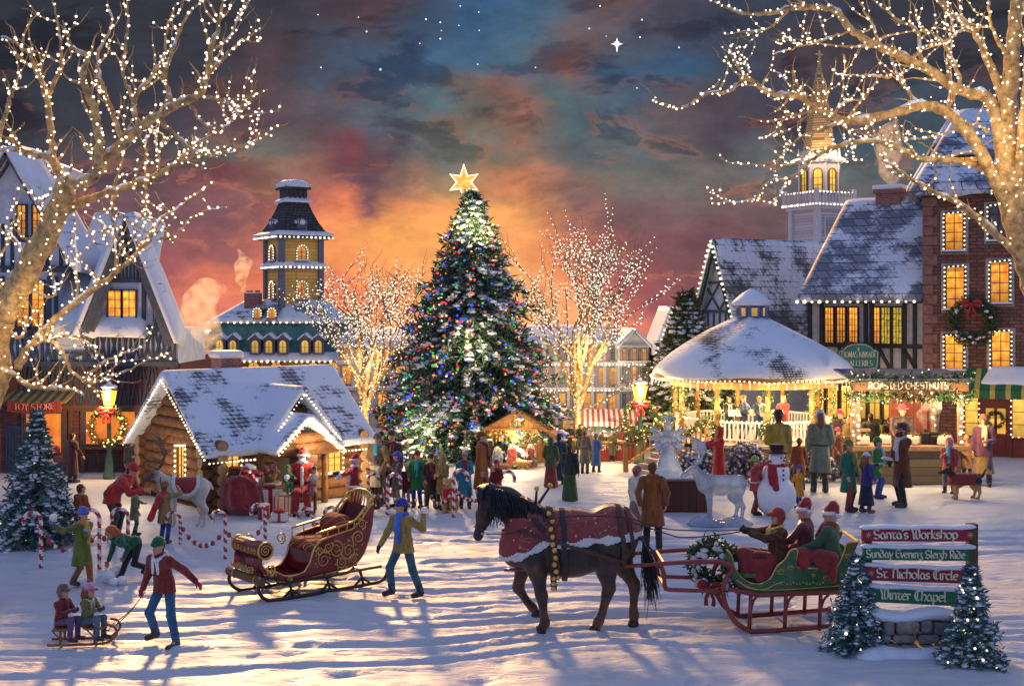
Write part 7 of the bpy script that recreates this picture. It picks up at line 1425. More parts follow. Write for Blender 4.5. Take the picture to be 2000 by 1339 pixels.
# ------------ ornate red sleigh standing on the snow
def ornate_sleigh():
 A=G(512,1180);B=G(752,1138);ang=math.atan2(B[1]-A[1],B[0]-A[0]);r=thing('ornate_sleigh','empty ornate crimson sleigh with gold scrollwork, gold rails and dark runners','sleigh',A,ang);Wd=1.12;L=np.linalg.norm(B-A)
 rd=M('lacquer_crimson',(.17,.018,.022),.3,.35,4,.1,20,coat=.5);dk=M('iron_bronze',(.07,.045,.03),.4,.3,8,.2,metal=.5);br=M('wood_yoke',(.16,.085,.04),.6,.3,6,.3)
# profile: x along, z up; scrolled dash at the front, dipped step, high seat back
 top=[(.12,.86),(.05,.80),(.06,.66),(.18,.56),(.34,.52),(.52,.42),(.72,.40),(.95,.44),(1.08,.62),(1.16,.84),(1.32,.98),(1.7,1.06),(2.02,1.12),(2.22,1.28),(2.42,1.52),(2.5,1.54)]
 bot=[(2.46,1.2),(2.36,.85),(2.22,.58),(2.0,.42),(1.6,.36),(.9,.32),(.45,.33),(.22,.40),(.08,.52),(-.02,.66),(-.02,.80),(.06,.90)]
 def hump(p):return(p[0]+.1,p[1])
 for s in(0,1):
  y=.12+s*(Wd-.24);m=MB();m.prism((top+bot)[::-1],(y-.03,y+.03));m.obj('side_panel',rd,r);g=MB();ys=y-.035 if s==0 else y+.035
  g.tube(spline([(a,y,b)for a,b in top],4),.026,7);g.tube(spline([(a,ys,b)for a,b in bot[1:9]],4),.012,5)
  rr=random.Random(3)
  for cx,cz,sc,dr in((1.35,.62,.16,1),(1.62,.78,.17,-1),(1.9,.72,.17,1),(2.12,.95,.15,-1),(1.75,.52,.12,1),(1.45,.85,.1,-1),(2.2,1.2,.1,1),(.62,.37,.05,1),(.25,.46,.09,-1),(2.0,.55,.1,-1),(1.25,.78,.08,1)):
   P=[(cx+sc*(1-t/13)*math.cos(t*dr+cx*5),ys,cz+sc*(1-t/13)*math.sin(t*dr+cx*5))for t in np.linspace(0,11,30)];g.tube(P,np.linspace(.014,.006,30),5);e=P[0]
   for q in range(4):a=rr.uniform(0,6.3);g.ball((cx+sc*1.15*math.cos(a),ys,cz+sc*1.15*math.sin(a)),(.03,.008,.014),6,4,0,rotm(0,a,0))
  g.obj('gold_scroll',GOLD,r,True)
  g=MB();rail=[(1.2,1.12),(1.7,1.2),(2.05,1.27),(2.25,1.45),(2.48,1.68)];low=[(1.2,.9),(1.7,1.05),(2.05,1.12),(2.25,1.3),(2.48,1.52)];R_=spline([(a,y,b)for a,b in rail],4);g.tube(R_,.024,7);Lw=spline([(a,y,b)for a,b in low],4)
  for i in range(0,len(R_),2):g.tube([R_[i],Lw[i]],.014,5)
  g.obj('gold_rail',GOLD,r,True)
 y0,y1=.12,Wd-.12
 m=MB();Lp=bot[:9]
 for(a,b),(c,d)in zip(Lp[:-1],Lp[1:]):m.slab([(a,y0,b),(c,y0,d),(c,y1,d),(a,y1,b)],.03)
 m.b2((1.12,y0,.38),(1.2,y1,.82));m.obj('body_shell',rd,r)
 m=MB();m.tube([(.1,y0-.06,.95),(.1,y1+.06,.95)],.15,16);m.slab([(.02,y0,.84),(-.08,y0,.55),(-.08,y1,.55),(.02,y1,.84)],.03);m.slab([(-.08,y0,.55),(.15,y0,.40),(.15,y1,.40),(-.08,y1,.55)],.03);m.obj('scroll_dash',rd,r,True)
 g=MB()
 for y in(y0-.065,y1+.065):g.tube([(.1+.15*math.cos(a),y,.95+.15*math.sin(a))for a in np.linspace(0,2*PI,20)],.02,6);g.tube([(.1+.11*(1-t/14)*math.cos(t),y,.95+.11*(1-t/14)*math.sin(t))for t in np.linspace(0,12,30)],.011,5)
 for k in range(7):y=y0+.07+(y1-y0-.14)*k/6;g.tube([(-.052-.0*k,y+.05*(1-t/12)*math.cos(t+k),.93+.06*(1-t/12)*math.sin(t+k))for t in np.linspace(0,9,18)],.008,4);g.tube([(-.105-.03*math.cos(t)*0,y+.07*(1-t/12)*math.cos(t*(-1)**k),.60+.075*(1-t/12)*math.sin(t*(-1)**k))for t in np.linspace(0,9,18)],.01,4)
 g.obj('gold_scroll',GOLD,r,True)
 m=MB();m.b2((1.95,y0+.03,.6),(2.3,y1-.03,1.0));m.slab([(2.25,y0,.9),(2.44,y0,1.5),(2.44,y1,1.5),(2.25,y1,.9)],-.04);m.obj('seat_back',M('velvet_dark',(.10,.02,.02),.8,.3),r)
 g=MB();P=spline([(2.48,y0,1.68),(2.52,y0+.25,1.76),(2.53,Wd/2,1.78),(2.52,y1-.25,1.76),(2.48,y1,1.68)],4);g.tube(P,.026,7)
 for i in range(1,len(P)-1,2):g.tube([P[i],(2.46,P[i][1],1.5)],.014,5)
 g.obj('gold_rail',GOLD,r,True)
# small side scrolls by the dash and the arm
 for x,y,z in((.12,-.08,.62),(.3,Wd-.05,1.0),(.95,y1,.95)):g=MB();g.tube([(x+.1*(1-t/10)*math.cos(t),y,z+.1*(1-t/10)*math.sin(t))for t in np.linspace(-1.5,7,22)],np.linspace(.018,.012,22),6);g.obj('gold_curl',GOLD,r,True)
 for s in(0,1):
  y=s*Wd;m=MB();m.tube(spline([(2.75,y,.3),(2.72,y,.16),(2.6,y,.06),(2.3,y,.035),(1.2,y,.035),(.3,y,.035),(.08,y,.08),(-.06,y,.22),(-.06,y,.36),(.08,y,.47),(.3,y,.44)],5),.034,7);m.tube([(.3,y,.44),(.3,y,.32),(2.6,y,.34)],.026,6);m.obj('runner',dk,r,True)
  for x in(.55,1.35,2.1):m=MB();m.tube([(x,y,.33),(x+.05,y,.18),(x-.12,y,.05)],[.03,.032,.02],6);m.tube([(x+.05,y,.18),(x+.08,y,.05)],.026,6);m.tube([(x+.05,y,.18),(x+.25,y,.05)],[.03,.02],6);m.tube([(x,y,.33),(x,abs(y-.2),.36)],.02,5);m.obj('strut',dk,r,True)
 m=MB();m.tube([(-.04,-.1,.42),(-.04,Wd+.12,.42)],.085,8,squash=(.7,1,1));y_=m.obj('yoke',br,r);g=MB()
 for y in(.14,Wd-.16):g.tube([(-.04,y-.02,.42),(-.04,y+.02,.42)],.092,10,squash=(.75,1,1))
 g.obj('brass_band',GOLD,y_)
 m=MB();
 for y in np.linspace(.2,Wd-.2,5):m.tube([(-.02,y,.40),(.15,Wd/2+(y-Wd/2)*.7,.44)],.01,5)
 m.obj('lacing',LEATH,r)
# tartan seat cover and cushion lying loose on the seat
 tm=plaidmat('tartan',(.34,.02,.02),(.03,.09,.04),(.6,.45,.12),.19);fw=lambda x,y:A+np.array((x*math.cos(ang)-y*math.sin(ang),x*math.sin(ang)+y*math.cos(ang),0))
 S=Sdf();S.box((1.55,Wd/2,.86),(.85,y1-y0-.06,.22),.1,.05);S.cap((1.17,y0+.1,.84),(1.17,y1-.1,.84),.08,.08,.08);o=S.obj('tartan_cover',tm,.03);o.location=A;o.rotation_euler=(0,0,ang);tag(o,'red tartan cover spread over the seat of the ornate sleigh','blanket')
 S=Sdf();S.box((1.92,Wd/2,1.12),(.42,y1-y0-.14,.5),.18,.05,rotm(0,-.3,0));o=S.obj('tartan_cushion',tm,.03);o.location=A;o.rotation_euler=(0,0,ang);tag(o,'plump red tartan cushion against the seat back of the ornate sleigh','cushion')
ornate_sleigh()
# ------------ candy canes with beaded swags
CR=M('candy_red',(.42,.025,.02),.3,.15,9,0,coat=.4);CW=M('candy_white',(.78,.76,.72),.3,.1,9,0,coat=.4)
def cane(px,py,top,hook,label,n=16):
 lo=G(px,py);k=F/lo[1];H=(py-top)/k;R_=hook/k/2;sg=1 if R_>0 else-1;a=abs(R_);P=[(0,0,z)for z in np.linspace(0,H-a,24)]+[(R_-R_*math.cos(t),0,H-a+a*math.sin(t))for t in np.linspace(.15,PI+.5,15)]
 m=MB();m.tube(P,.042 if px<720 else .05,10,0,True,mifn=lambda i,q:((i*2+q)//5)%2);o=m.obj('candy_cane',[CR,CW],None,True,lo);tag(o,label,'candy cane','striped candy canes standing in the snow');return lo+np.array((0,0,H*.62)),lo
CANES=[(80,1108,1000,-34,'candy cane with its hook to the left beside the boy in the blue hat'),(194,1110,995,-36,'candy cane between the boy in the blue hat and the stooping green-clad child'),(250,1095,993,-32,'candy cane behind the stooping green-clad child'),(352,1062,1000,-27,'candy cane just above the green-hatted sled puller'),(440,1090,998,-27,'candy cane right of the sled puller in front of the reindeer'),(518,1062,985,-28,'candy cane directly behind the scrolled dash of the ornate sleigh'),(612,1056,992,-30,'candy cane behind the ornate sleigh, left of the tartan cover'),(658,1050,990,-24,'candy cane nearest the high seat back of the ornate sleigh'),(719,1000,925,20,'candy cane next to the red-robed photographer at the cabin'),(757,1005,926,26,'candy cane in front of the small child in the maroon coat'),(832,988,928,26,'candy cane left of the golden dog'),(886,1010,918,28,'candy cane right of the golden dog'),(977,972,920,28,'candy cane just above the mane of the carriage horse')]
cp=[cane(*c)for c in CANES]
def swag(i,j,label):
 a,b=cp[i][0],cp[j][0];L=np.linalg.norm(b-a);n=max(7,int(L/.13));T=np.linspace(0,1,n);P=a+(b-a)*T[:,None]-np.array((0,0,1))*(4*T*(1-T)*min(.42,.3*L))[:,None];c=P.mean(0);m=MB();m.tube(P-c,.008,4,2)
 for q,p in enumerate(P[1:-1]):d=P[q+2]-P[q];m.ball(p-c,(.05,.05,.062)if q%2==0 else(.044,.044,.044),8,6,q%2)
 tag(m.obj('bead_garland',[CR,CW,LEATH],None,True,c),label,'bead garland','red and white bead garlands')
for i,j,l in((0,1,'bead garland behind the boy in the blue hat'),(1,2,'bead garland behind the stooping green-clad child'),(3,4,'bead garland between the two canes in front of the reindeer'),(4,5,'bead garland reaching from the cane by the sled puller to the sleigh dash'),(6,7,'bead garland behind the tartan cover of the sleigh'),(8,9,'bead garland beside the red-robed photographer'),(9,10,'bead garland in front of the row of waiting children'),(10,11,'bead garland across the golden dog'),(11,12,'bead garland running towards the mane of the horse')):swag(i,j,l)
# ------------ people
def pp(*a,**k):return person(*a,**k)
# near ground
pp('man in maroon jacket, jeans and green knit hat pulling a sled by its rope',322,1257,212,-28,(118,44,38),.84,.01,(44,92,132),(72,62,54),('beanie',(22,92,58)),((60,40,30),'short'),None,(168,40,44),hlp=(284,1146,.15),hrp=(386,1132,.1),flp=(299,1248,-.1),frp=(346,1262,.1),lean=13,hp=.45,collar=(225,220,215),belt=None)
pp('youth in olive jacket and blue scarf with one arm raised to throw a snowball',788,1165,192,-38,(150,128,66),.80,.03,(44,92,108),(48,44,42),('beanie',(34,50,140)),((70,45,30),'short'),(58,108,205),(30,42,58),hlp=(742,1066,.1),hrp=(828,1002,.1),flp=(764,1160,.0),frp=(820,1164,.0),hy=-30,lean=4)
def ballthing(name,label,px,py,D,r,cat,mat,loc=None):
 S=Sdf();S.ell((0,0,0),r);S.ell((r*.3,-r*.3,r*.3),r*.75,r*.3);o=S.obj(name,mat,r*.2);o.location=W(px,py,D)if loc is None else loc;return tag(o,label,cat)
ballthing('snowball','snowball in the raised hand of the youth in the olive jacket',829,996,G(788,1165)[1]-.16,.065,'snowball',SNOWW)
pp('boy in blue hat and olive coat cocking a snowball, looking right',160,1148,158,58,(96,106,40),.52,.05,(132,86,42),(80,55,35),('beanie',(58,98,190)),((110,60,30),'short'),(188,146,66),(90,130,205),hf=1.18,hlp=(110,1022,.15),hrp=(176,1032,.25),flp=(143,1142,0),frp=(182,1152,.1),lean=3)
ballthing('snowball','snowball held up by the boy in the blue hat',104,1010,G(160,1148)[1]-.2,.075,'snowball',SNOWW)
pp('auburn-haired child in green jersey stooping to gather snow',256,1132,150,-58,(22,86,62),.86,.0,(30,30,36),(28,26,28),None,((172,92,46),'long'),None,(192,92,50),hf=1.15,lean=68,pel=(0,.12,.82),hlp=(208,1118,.1),hrp=(250,1082,.25),flp=(236,1134,.1),frp=(290,1120,-.1),hp=-.3)
for i,(x,y,r)in enumerate(((212,1138,.13),(226,1130,.15),(206,1128,.1),(238,1142,.1),(222,1144,.09))):
 c=G(x,y);ballthing('snowball',['large snowball at the front left of the small heap','largest snowball on the heap beside the stooping child','snowball at the top left of the small heap','small snowball at the right end of the heap','small snowball at the very front of the heap'][i],x,y,c[1],r,'snowball',SNOWW,c+np.array((0,0,r*.8)))['group']='snowballs in a heap by the stooping child'
# sled
def sled():
 a,b=G(92,1264),G(226,1258);ang=math.atan2(b[1]-a[1],b[0]-a[0]);r=thing('sled','small wooden sled with two children on it','sled',a,ang);wd=M('wood_sled',(.30,.13,.04),.6,.3,7,.3);L=np.linalg.norm(b-a)
 for y in(0,.38):m=MB();m.tube(spline([(0,y,.04),(.3,y,.03),(.85,y,.03),(L-.05,y,.1),(L+.02,y,.2),(L-.04,y,.3),(L-.14,y,.33)],5),.022,6);m.obj('runner',wd,r,True)
 m=MB()
 for x in(.22,.72):m.box((x,.19,.27),(.3,.46,.03),bev=.008)
 m.obj('seat',wd,r);m=MB()
 for x in(.2,.72):
  for y in(0,.38):m.tube([(x,y,.03),(x,y,.27)],.02,6);m.tube([(x-.12,y,.26),(x,y,.12)],.012,5)
 m.box((.72+.2,.19,.24),(.04,.44,.03));m.obj('strut',wd,r);m=MB();m.tube([(L-.02,0,.28),(L-.02,.38,.28)],.016,6);m.obj('front_bar',wd,r)
 f=lambda x,y,z:a+np.array((x*math.cos(ang)-y*math.sin(ang),x*math.sin(ang)+y*math.cos(ang),z));h=np.array((((284-1000)/F)*(G(322,1257)[1]-.15),G(322,1257)[1]-.15,(1257-1150)/F*G(322,1257)[1]));P=[spline([f(L-.03,y,.28),(f(L-.03,y,.28)+h)/2-(0,0,.05),h],5)for y in(.02,.36)];m=MB();c=h
 for q in P:m.tube(q-c,.008,5)
 tag(m.obj('sled_rope',M('rope',(.14,.11,.09),.9),None,True,c),'thin double rope from the sled to the hand of the man in maroon','rope');return f,ang
sf,sang=sled()
for lb,x,S_,ct,ht,lg,bt,hr_,extra in(('small child in dark red coat and grey cap riding at the back of the sled',.2,.66,(120,34,40),('ear',(105,95,85)),(110,80,120),(110,30,38),((60,40,30),'short'),{}),('small child in olive coat and pink striped hat riding at the front of the sled',.6,.66,(104,108,56),('beanie',(205,150,175),(170,110,150),(150,90,150)),(92,112,140),(70,66,62),((150,80,50),'long'),{'collar':(200,190,170)})):
 pp(lb,0,0,0,68,ct,.9,.02,lg,bt,ht,hr_,None,(70,40,60),loc=sf(x,.19,0),S=S_,pel=(0,.05,.54),fl=(-.13,-.36,.12),fr=(.13,-.36,.12),hl=(-.12,-.34,.86),hr=(.12,-.34,.84),hf=1.3,lean=6,hy=-.3,knee=(0,-.6,1),**extra)
# around the reindeer
pp('boy with brown hair in an orange jacket seen from behind',158,1056,112,155,(170,82,30),.62,.03,(90,60,45),hair=((92,62,36),'short'),hf=1.2,collar=(215,160,120),hy=-25)
pp('man in red jacket and red cap bending forward to feed the reindeer',226,1054,172,78,(178,46,42),.74,.02,(62,60,56),(50,44,40),('beanie',(170,40,46)),((60,40,30),'short'),None,None,lean=48,pel=(0,.1,.9),hlp=(284,956,.2),hrp=(284,960,-.1),hp=-.2)
pp('child in pale green jacket standing beside the man in red',262,1046,96,115,(122,132,88),.6,.03,(84,88,86),hair=((90,70,50),'short'),hf=1.25,scarf=(190,190,110),hrp=(290,985,.1))
pp('child in khaki coat with a long red scarf, seen from behind petting the reindeer',322,1060,120,168,(142,116,72),.58,.03,(26,62,142),(30,30,40),('beanie',(128,84,40)),((110,70,40),'short'),(180,36,40),None,hf=1.15,hlp=(344,955,-.2),hrp=(302,1005,.1))
S=Sdf();b0=G(322,1060);S.chain([W(312,968,b0[1]-.16)-b0,W(303,990,b0[1]-.2)-b0,W(294,1012,b0[1]-.22)-b0],[.06,.07,.08],.03);tl=S.obj('scarf_tail',cloth(180,36,40),.025);tl.parent=bpy.data.objects[PEOPLE[-1].name];tl.location=(0,0,0);tl.matrix_parent_inverse=Matrix.Identity(4);tl.rotation_euler=(0,0,-PEOPLE[-1].rotation_euler.z);tl.scale=(1/PEOPLE[-1].scale[0],)*3
pp('man in long dark red-brown coat in front of the toy shop window',141,942,98,150,(62,30,34),.25,.05,(40,40,45),hair=((30,20,20),'short'),hl=(-.4,-.1,.95));pp('small child in a hooded red coat holding on beside the man at the toy shop',113,942,72,160,(190,44,26),.4,.06,(120,60,40),hat=('hood',(190,44,26)),hf=1.15)
pp('person in long grey coat standing against the left side of the log cabin',258,950,94,20,(82,72,66),.22,.05,(60,55,50),hat=('brim',(70,60,55)))
# the cabin porch
pl=CAB.w(CAB.x(590,-1.5),-1.5,0)
sm=pp('seated white-bearded man in a fur-trimmed red suit before the cabin porch',0,0,0,8,(156,24,28),.5,.02,(140,24,28),(24,22,22),('santa',(165,26,30)),((230,228,225),'short'),None,(235,232,228),None,(240,238,235),loc=pl,S=1.12,pel=(0,.05,.6),fl=(-.15,-.46,.0),fr=(.15,-.5,0),hl=(-.34,-.36,.86),hr=(.32,-.38,.86),fat=1.35,trim=True,belt=(25,22,20),lean=-6,legw=1.25,curl=.3)
c=thing('porch_chair','dark wooden armchair under the red-suited man on the porch','chair',pl+np.array((.0,.12,0)),.1);w_=M('wood_dark_brown',(.10,.05,.03));MB().box((0,0,.52),(.72,.56,.06),bev=.015).obj('seat',w_,c);MB().box((0,.27,.98),(.74,.06,.95),bev=.02).obj('backrest',w_,c)
for x in(-.32,.32):
 for y in(-.24,.24):MB().tube([(x,y,0),(x,y,.5)],.03,7).obj('leg',w_,c)
 MB().b2((x-.04,-.28,.76),(x+.04,.26,.81),bev=.01).obj('armrest',w_,c)
pp('toddler in a green hooded suit sitting on the left knee of the red-suited man',0,0,0,20,(30,110,52),.8,.0,(30,110,52),(30,90,45),('hood',(36,120,58)),None,loc=pl+np.array((-.32,-.28,.62)),S=.52,pel=(0,0,.3),fl=(-.1,-.35,-.12),fr=(.1,-.35,-.12),hf=1.4,hr=(.3,-.35,.62))
pp('small child in cream and burgundy sitting on the right knee of the red-suited man',0,0,0,-18,(222,190,140),.8,.0,(150,60,80),(150,70,90),('beanie',(70,100,60),None,(80,110,70)),((90,60,40),'short'),loc=pl+np.array((.36,-.3,.60)),S=.52,pel=(0,0,.3),fl=(-.1,-.35,-.12),fr=(.1,-.35,-.12),hf=1.4,hl=(-.1,-.35,.6),hr=(.1,-.35,.6))
wr=pp('woman in a red dress with white fur bands photographing the porch',692,1003,112,-72,(150,26,34),.42,.10,(60,30,30),(40,30,30),('santa',(160,30,36)),((225,205,195),'bun'),None,(238,232,228),((140,24,32),.12),trim=True,hlp=(662,930,.1),hrp=(664,932,-.1))
m=MB();m.box((0,0,0),(.10,.16,.11),bev=.015);m.tube([(-.05,0,0),(-.12,0,0)],.045,10);tag(m.obj('camera_body',M('camera_black',(.02,.02,.022),.4),None,False,W(659,924,G(692,1003)[1]),(0,0,-.2)),'black camera held up by the woman in the red dress','camera')
# sack, table, parcels
S=Sdf();S.ell((0,0,.42),(.5,.44,.46),.1);S.cap((0,0,.5),(.03,0,.92),.42,.36,.12);S.ell((0,0,1.1),(.3,.3,.25),.05,None,'s');S.chain([(.4*math.cos(a),.38*math.sin(a),.93+.06*math.sin(3*a))for a in np.linspace(0,2*PI,17)],[.06]*17,.05)
for a in np.linspace(0,2*PI,10)[:-1]:S.cap((.42*math.cos(a),.4*math.sin(a),.85),(.5*math.cos(a+.2),.45*math.sin(a+.2),.3),.05,.08,.08)
o=S.obj('toy_sack',M('velvet_red',(.26,.018,.022)),.03);sl=G(474,1004);o.location=sl;tag(o,'bulging red velvet sack filled with presents in front of the cabin','sack')
def parcel(label,loc,d,c1,c2,rz=0,stripes=False,bow=True,cat='present'):
 m1=stripemat('wrap_%d_%d'%(c1[0],c2[0]),RGB(*c1),RGB(*c2),.09,0,.6)if stripes else M('wrap_%d_%d'%(c1[0],c1[1]),RGB(*c1),.5,.2,8,.15,40);b=MB().box((0,0,d[2]/2),d,None,0,.012).obj('present',m1,None,False,loc,(0,0,rz));tag(b,label,cat,'wrapped presents by the cabin');rm=M('ribbon_%d_%d'%(c2[0],c2[1]),RGB(*c2),.4,.2,9,.1)
 MB().box((0,0,d[2]/2),(d[0]*.16,d[1]+.012,d[2]+.012)).box((0,0,d[2]/2),(d[0]+.016,d[1]*.16,d[2]+.016)).obj('ribbon',rm,b)
 if bow:S=Sdf();[S.ell((.09*math.cos(a),.07*math.sin(a),d[2]+.05),(.07,.05,.05),.01,rotm(0,0,a))for a in np.arange(0,6.2,.9)];S.obj('bow',rm,.018,b)
 return b
parcel('large cream box with diagonal stripes and wide red ribbon beside the sack',G(527,1000),(.66,.5,.62),(225,215,200),(165,22,34),.25,False);parcel('red and cream striped box with a pale gold bow',G(556,1004),(.44,.4,.48),(200,40,36),(235,205,160),-.15,True);parcel('low white box with red ribbon at the front of the presents',G(546,1016),(.42,.3,.2),(225,215,200),(190,40,44),.1);parcel('small dark red box between the sack and the striped box',G(516,1012),(.26,.24,.3),(150,30,36),(225,190,160),-.1)
parcel('tilted red box with white ribbon sticking out of the sack',sl+np.array((.08,-.05,.88)),(.38,.3,.36),(140,24,36),(225,215,210),.4).rotation_euler=(.25,.3,.4);parcel('grey patterned box sticking out of the right side of the sack',sl+np.array((.34,-.06,.80)),(.26,.24,.26),(140,140,150),(150,40,50),-.3).rotation_euler=(.1,.35,-.3);parcel('dark green box at the back left of the sack opening',sl+np.array((-.24,.1,.9)),(.3,.26,.24),(40,80,50),(170,40,40),.2)
tb=thing('side_table','small table with white cloth beside the porch holding a flower basket','table',G(523,992));MB().lathe([(.36,.64),(.38,.7),(0,.71)],(0,0,0),16).obj('table_top',SNOWW,tb)
for a in(.6,2.2,3.8,5.4):MB().tube([(.22*math.cos(a),.22*math.sin(a),0),(.2*math.cos(a),.2*math.sin(a),.65)],.025,6).obj('leg',w_,tb)
bk=thing('flower_basket','wicker basket with tall handle full of pink flowers on the small table','basket',G(523,992)+np.array((0,0,.71)));MB().lathe([(.18,0),(.24,.12),(.27,.26),(.25,.26),(.22,.1),(0,.05)],(0,0,0),16).obj('basket_body',boardmat('wicker',(.30,.18,.07),.05),bk);MB().tube([(.25*math.cos(a),0,.25+.42*math.sin(a))for a in np.linspace(0,PI,14)],.022,6).obj('handle',MATS['wicker'],bk);v,f=balls(RNG.normal(0,.11,(60,3))*np.array((1,1,.5))+np.array((0,0,.32)),.05);link('blossom',mkmesh('blossom',v,f,M('petal_pink',(.62,.32,.34),.7),None,True),bk)['kind']='stuff'
# waiting line in front of the tall conifer
pp('adult in tan coat with a turquoise scarf at the left end of the waiting line',737,985,138,-15,(128,108,66),.45,.04,(60,50,40),hat=('beanie',(70,80,60)),scarf=(60,150,160));pp('child in cream jacket and grey bobble hat raising red mittens to the face',733,992,102,-40,(212,196,150),.75,.02,(26,24,26),hat=('beanie',(96,92,100),None,(225,222,220)),gloves=(170,30,34),hf=1.2,hl=(-.08,-.3,1.35),hr=(.08,-.3,1.35))
pp('man in dark brown suit and brimmed hat behind the children',765,982,140,0,(72,50,40),.4,.02,(50,42,36),hat=('brim',(60,50,40)),open_coat=(130,50,50));pp('child in royal blue hat with hands at the mouth, grey-brown coat',776,990,108,-60,(88,80,78),.6,.03,(130,116,92),hat=('ear',(44,74,150)),hf=1.2,hl=(-.06,-.3,1.38),hr=(.1,-.3,1.36));pp('small child in maroon coat and cream bobble hat',795,988,84,-20,(112,34,38),.55,.03,(120,120,130),hat=('beanie',(210,190,160),None,(220,210,200)),hf=1.25)
pp('child in bright green coat, maroon hat and teal scarf',815,990,110,-12,(28,110,48),.55,.04,(26,50,130),hat=('beanie',(120,26,36)),scarf=(30,130,140),hf=1.15);pp('child in dark maroon coat and dark hat looking down',842,992,106,10,(58,34,36),.45,.04,(34,30,32),hat=('beanie',(84,34,40)),hf=1.15,hp=.4,scarf=(110,30,40));pp('child in olive-brown hooded coat standing behind the golden dog',864,994,108,-35,(124,104,56),.5,.03,(50,60,46),hat=('hood',(130,124,50)),hf=1.15)
pp('woman in turquoise coat with maroon scarf and grey-blue hat',908,992,110,5,(30,118,140),.38,.05,(60,60,50),hat=('beanie',(120,150,170),(190,70,80)),scarf=(120,30,40));pp('tall man in long orange-brown hooded coat facing the nativity stable',940,988,146,75,(150,84,20),.42,.05,(60,34,20),hat=('cap',(120,70,24)),hair=((60,34,20),'short'),scarf=(110,50,30),hrp=(965,925,.1));pp('child in maroon coat and striped red hat in front of the orange-brown coat',970,986,88,-30,(124,30,36),.3,.04,(60,30,30),hat=('beanie',(140,34,40),(180,70,70)),hf=1.2,gloves=(130,90,60))
pp('dark silhouetted person in olive at the far left behind the line',727,960,122,20,(70,72,30),.4,.03);pp('dark silhouetted person in brown behind the man in the brimmed hat',745,955,112,10,(46,34,30),.4,.03,hat=('beanie',(40,30,30)))
# right of the stable
pp('woman in dark green shawl and dull red skirt watching the stable from behind',1076,952,98,165,(64,78,44),.75,.04,hat=('hood',(62,72,44)),skirt=((120,50,46),.03));pp('person in dark blue cloak and flat hat beside the dull red skirt',1092,946,98,175,(32,52,70),.15,.08,hat=('brim',(30,34,44)),hair=((50,40,30),'short'));pp('woman with a dark top and long moss green skirt walking away',1113,978,112,160,(46,46,38),.8,.02,hair=((70,46,40),'bun'),skirt=((62,84,38),.03))
for i,(x,y,h,c,l)in enumerate(((1098,892,66,(92,90,66),'shadowy person in olive just right of the stable roof'),(1116,896,70,(86,84,62),'shadowy person in grey-olive left of the cocoa stall'),(1132,890,62,(78,76,58),'shadowy person behind the man in grey at the cocoa stall'))):pp(l,x,y,h,[20,-30,10][i],c,.35,.04,(60,60,50),hair=((70,64,50),'short'))
pp('man in long grey belted coat and red scarf at the cocoa stall',1142,925,86,165,(96,90,80),.42,.03,(60,58,52),hat=('cap',(90,96,80)),scarf=(160,34,40),belt=(40,36,34));pp('woman in blue coat beside the man in grey at the cocoa stall',1164,923,76,150,(60,96,150),.32,.05,(70,60,60),hat=('beanie',(60,80,120)),hair=((130,90,50),'short'));pp('cocoa vendor in dark maroon hood leaning over the counter',1214,893,62,-30,(70,30,36),.5,.02,hat=('hood',(80,34,40)),hl=(-.2,-.4,1.0),hr=(.15,-.42,1.0),D=G(1185,900)[1]+.85)
for i,(x,D_,c,l)in enumerate(((1156,43.0,(84,82,60),'shadowy person behind the left end of the cocoa stall'),(1178,43.2,(70,70,56),'shadowy person in the middle behind the cocoa stall'),(1196,43.0,(80,78,58),'shadowy person behind the cocoa vendor'))):pp(l,x,0,60,[0,25,-20][i],c,.35,.04,(60,60,50),hair=((60,54,44),'short'),D=D_)
# around the ice sculptures and the snowman
pp('woman in pale grey coat and rose cap beside the man in the brown coat',1244,1052,142,130,(196,188,180),.5,.04,(120,90,80),(110,70,60),('beanie',(140,90,96)),((120,80,60),'short'),skirt=((120,96,86),.35));pp('man in brown coat and dark trousers seen from behind at the crate',1274,1075,174,172,(120,70,26),.5,.05,(44,36,36),(60,40,28),None,((90,60,40),'short'),hlp=(1300,985,.05),hrp=(1250,985,.05),collar=(130,80,40))
pp('photographer in a red hooded parka holding a camera to the left',1404,962,128,-78,(165,34,30),.42,.04,(110,26,26),hat=('hood',(160,40,28),(200,130,40)),hlp=(1356,874,.15),hrp=(1358,876,-.1),gloves=(60,30,30));m=MB();m.box((0,0,0),(.16,.14,.13),bev=.02);m.tube([(-.08,0,0),(-.2,0,0)],.055,12);tag(m.obj('camera_body',M('camera_black',(.02,.02,.022),.4),None,False,W(1350,869,G(1398,962)[1])),'black camera in the hands of the red-parka photographer','camera')
pp('child in dusty red coat and lime hat reaching up to the snowman',1474,1004,112,60,(168,56,64),.75,.02,(120,36,42),(40,22,24),('beanie',(120,160,80)),((110,70,40),'short'),hf=1.15,hlp=(1500,900,.1),hrp=(1494,950,.1),gloves=(120,90,90),belt=(215,205,195));pp('small child in yellow coat and blue hat touching the snowman',1561,992,84,-65,(190,134,36),.5,.05,(36,60,130),(50,90,120),('beanie',(34,70,150)),((100,60,30),'short'),hf=1.25,hlp=(1542,940,.1),hrp=(1543,944,-.05),gloves=(150,90,50))
pp('tall person in grey-green belted coat and red scarf watching the bandstand',1602,962,160,175,(112,120,100),.45,.04,(62,68,60),(54,52,46),('beanie',(170,170,190)),((120,80,70),'long'),(140,30,40),belt=(60,60,54));pp('person in rust coat and grey trousers seen from behind near the hedge',1561,956,100,178,(130,66,42),.6,.02,(66,58,52),hat=('beanie',(96,76,70)));pp('person in mustard coat and dark brimmed hat behind the snowman',1520,968,166,180,(150,128,50),.3,.04,(80,70,40),hat=('brim',(56,56,30)),hair=((60,50,30),'short'))
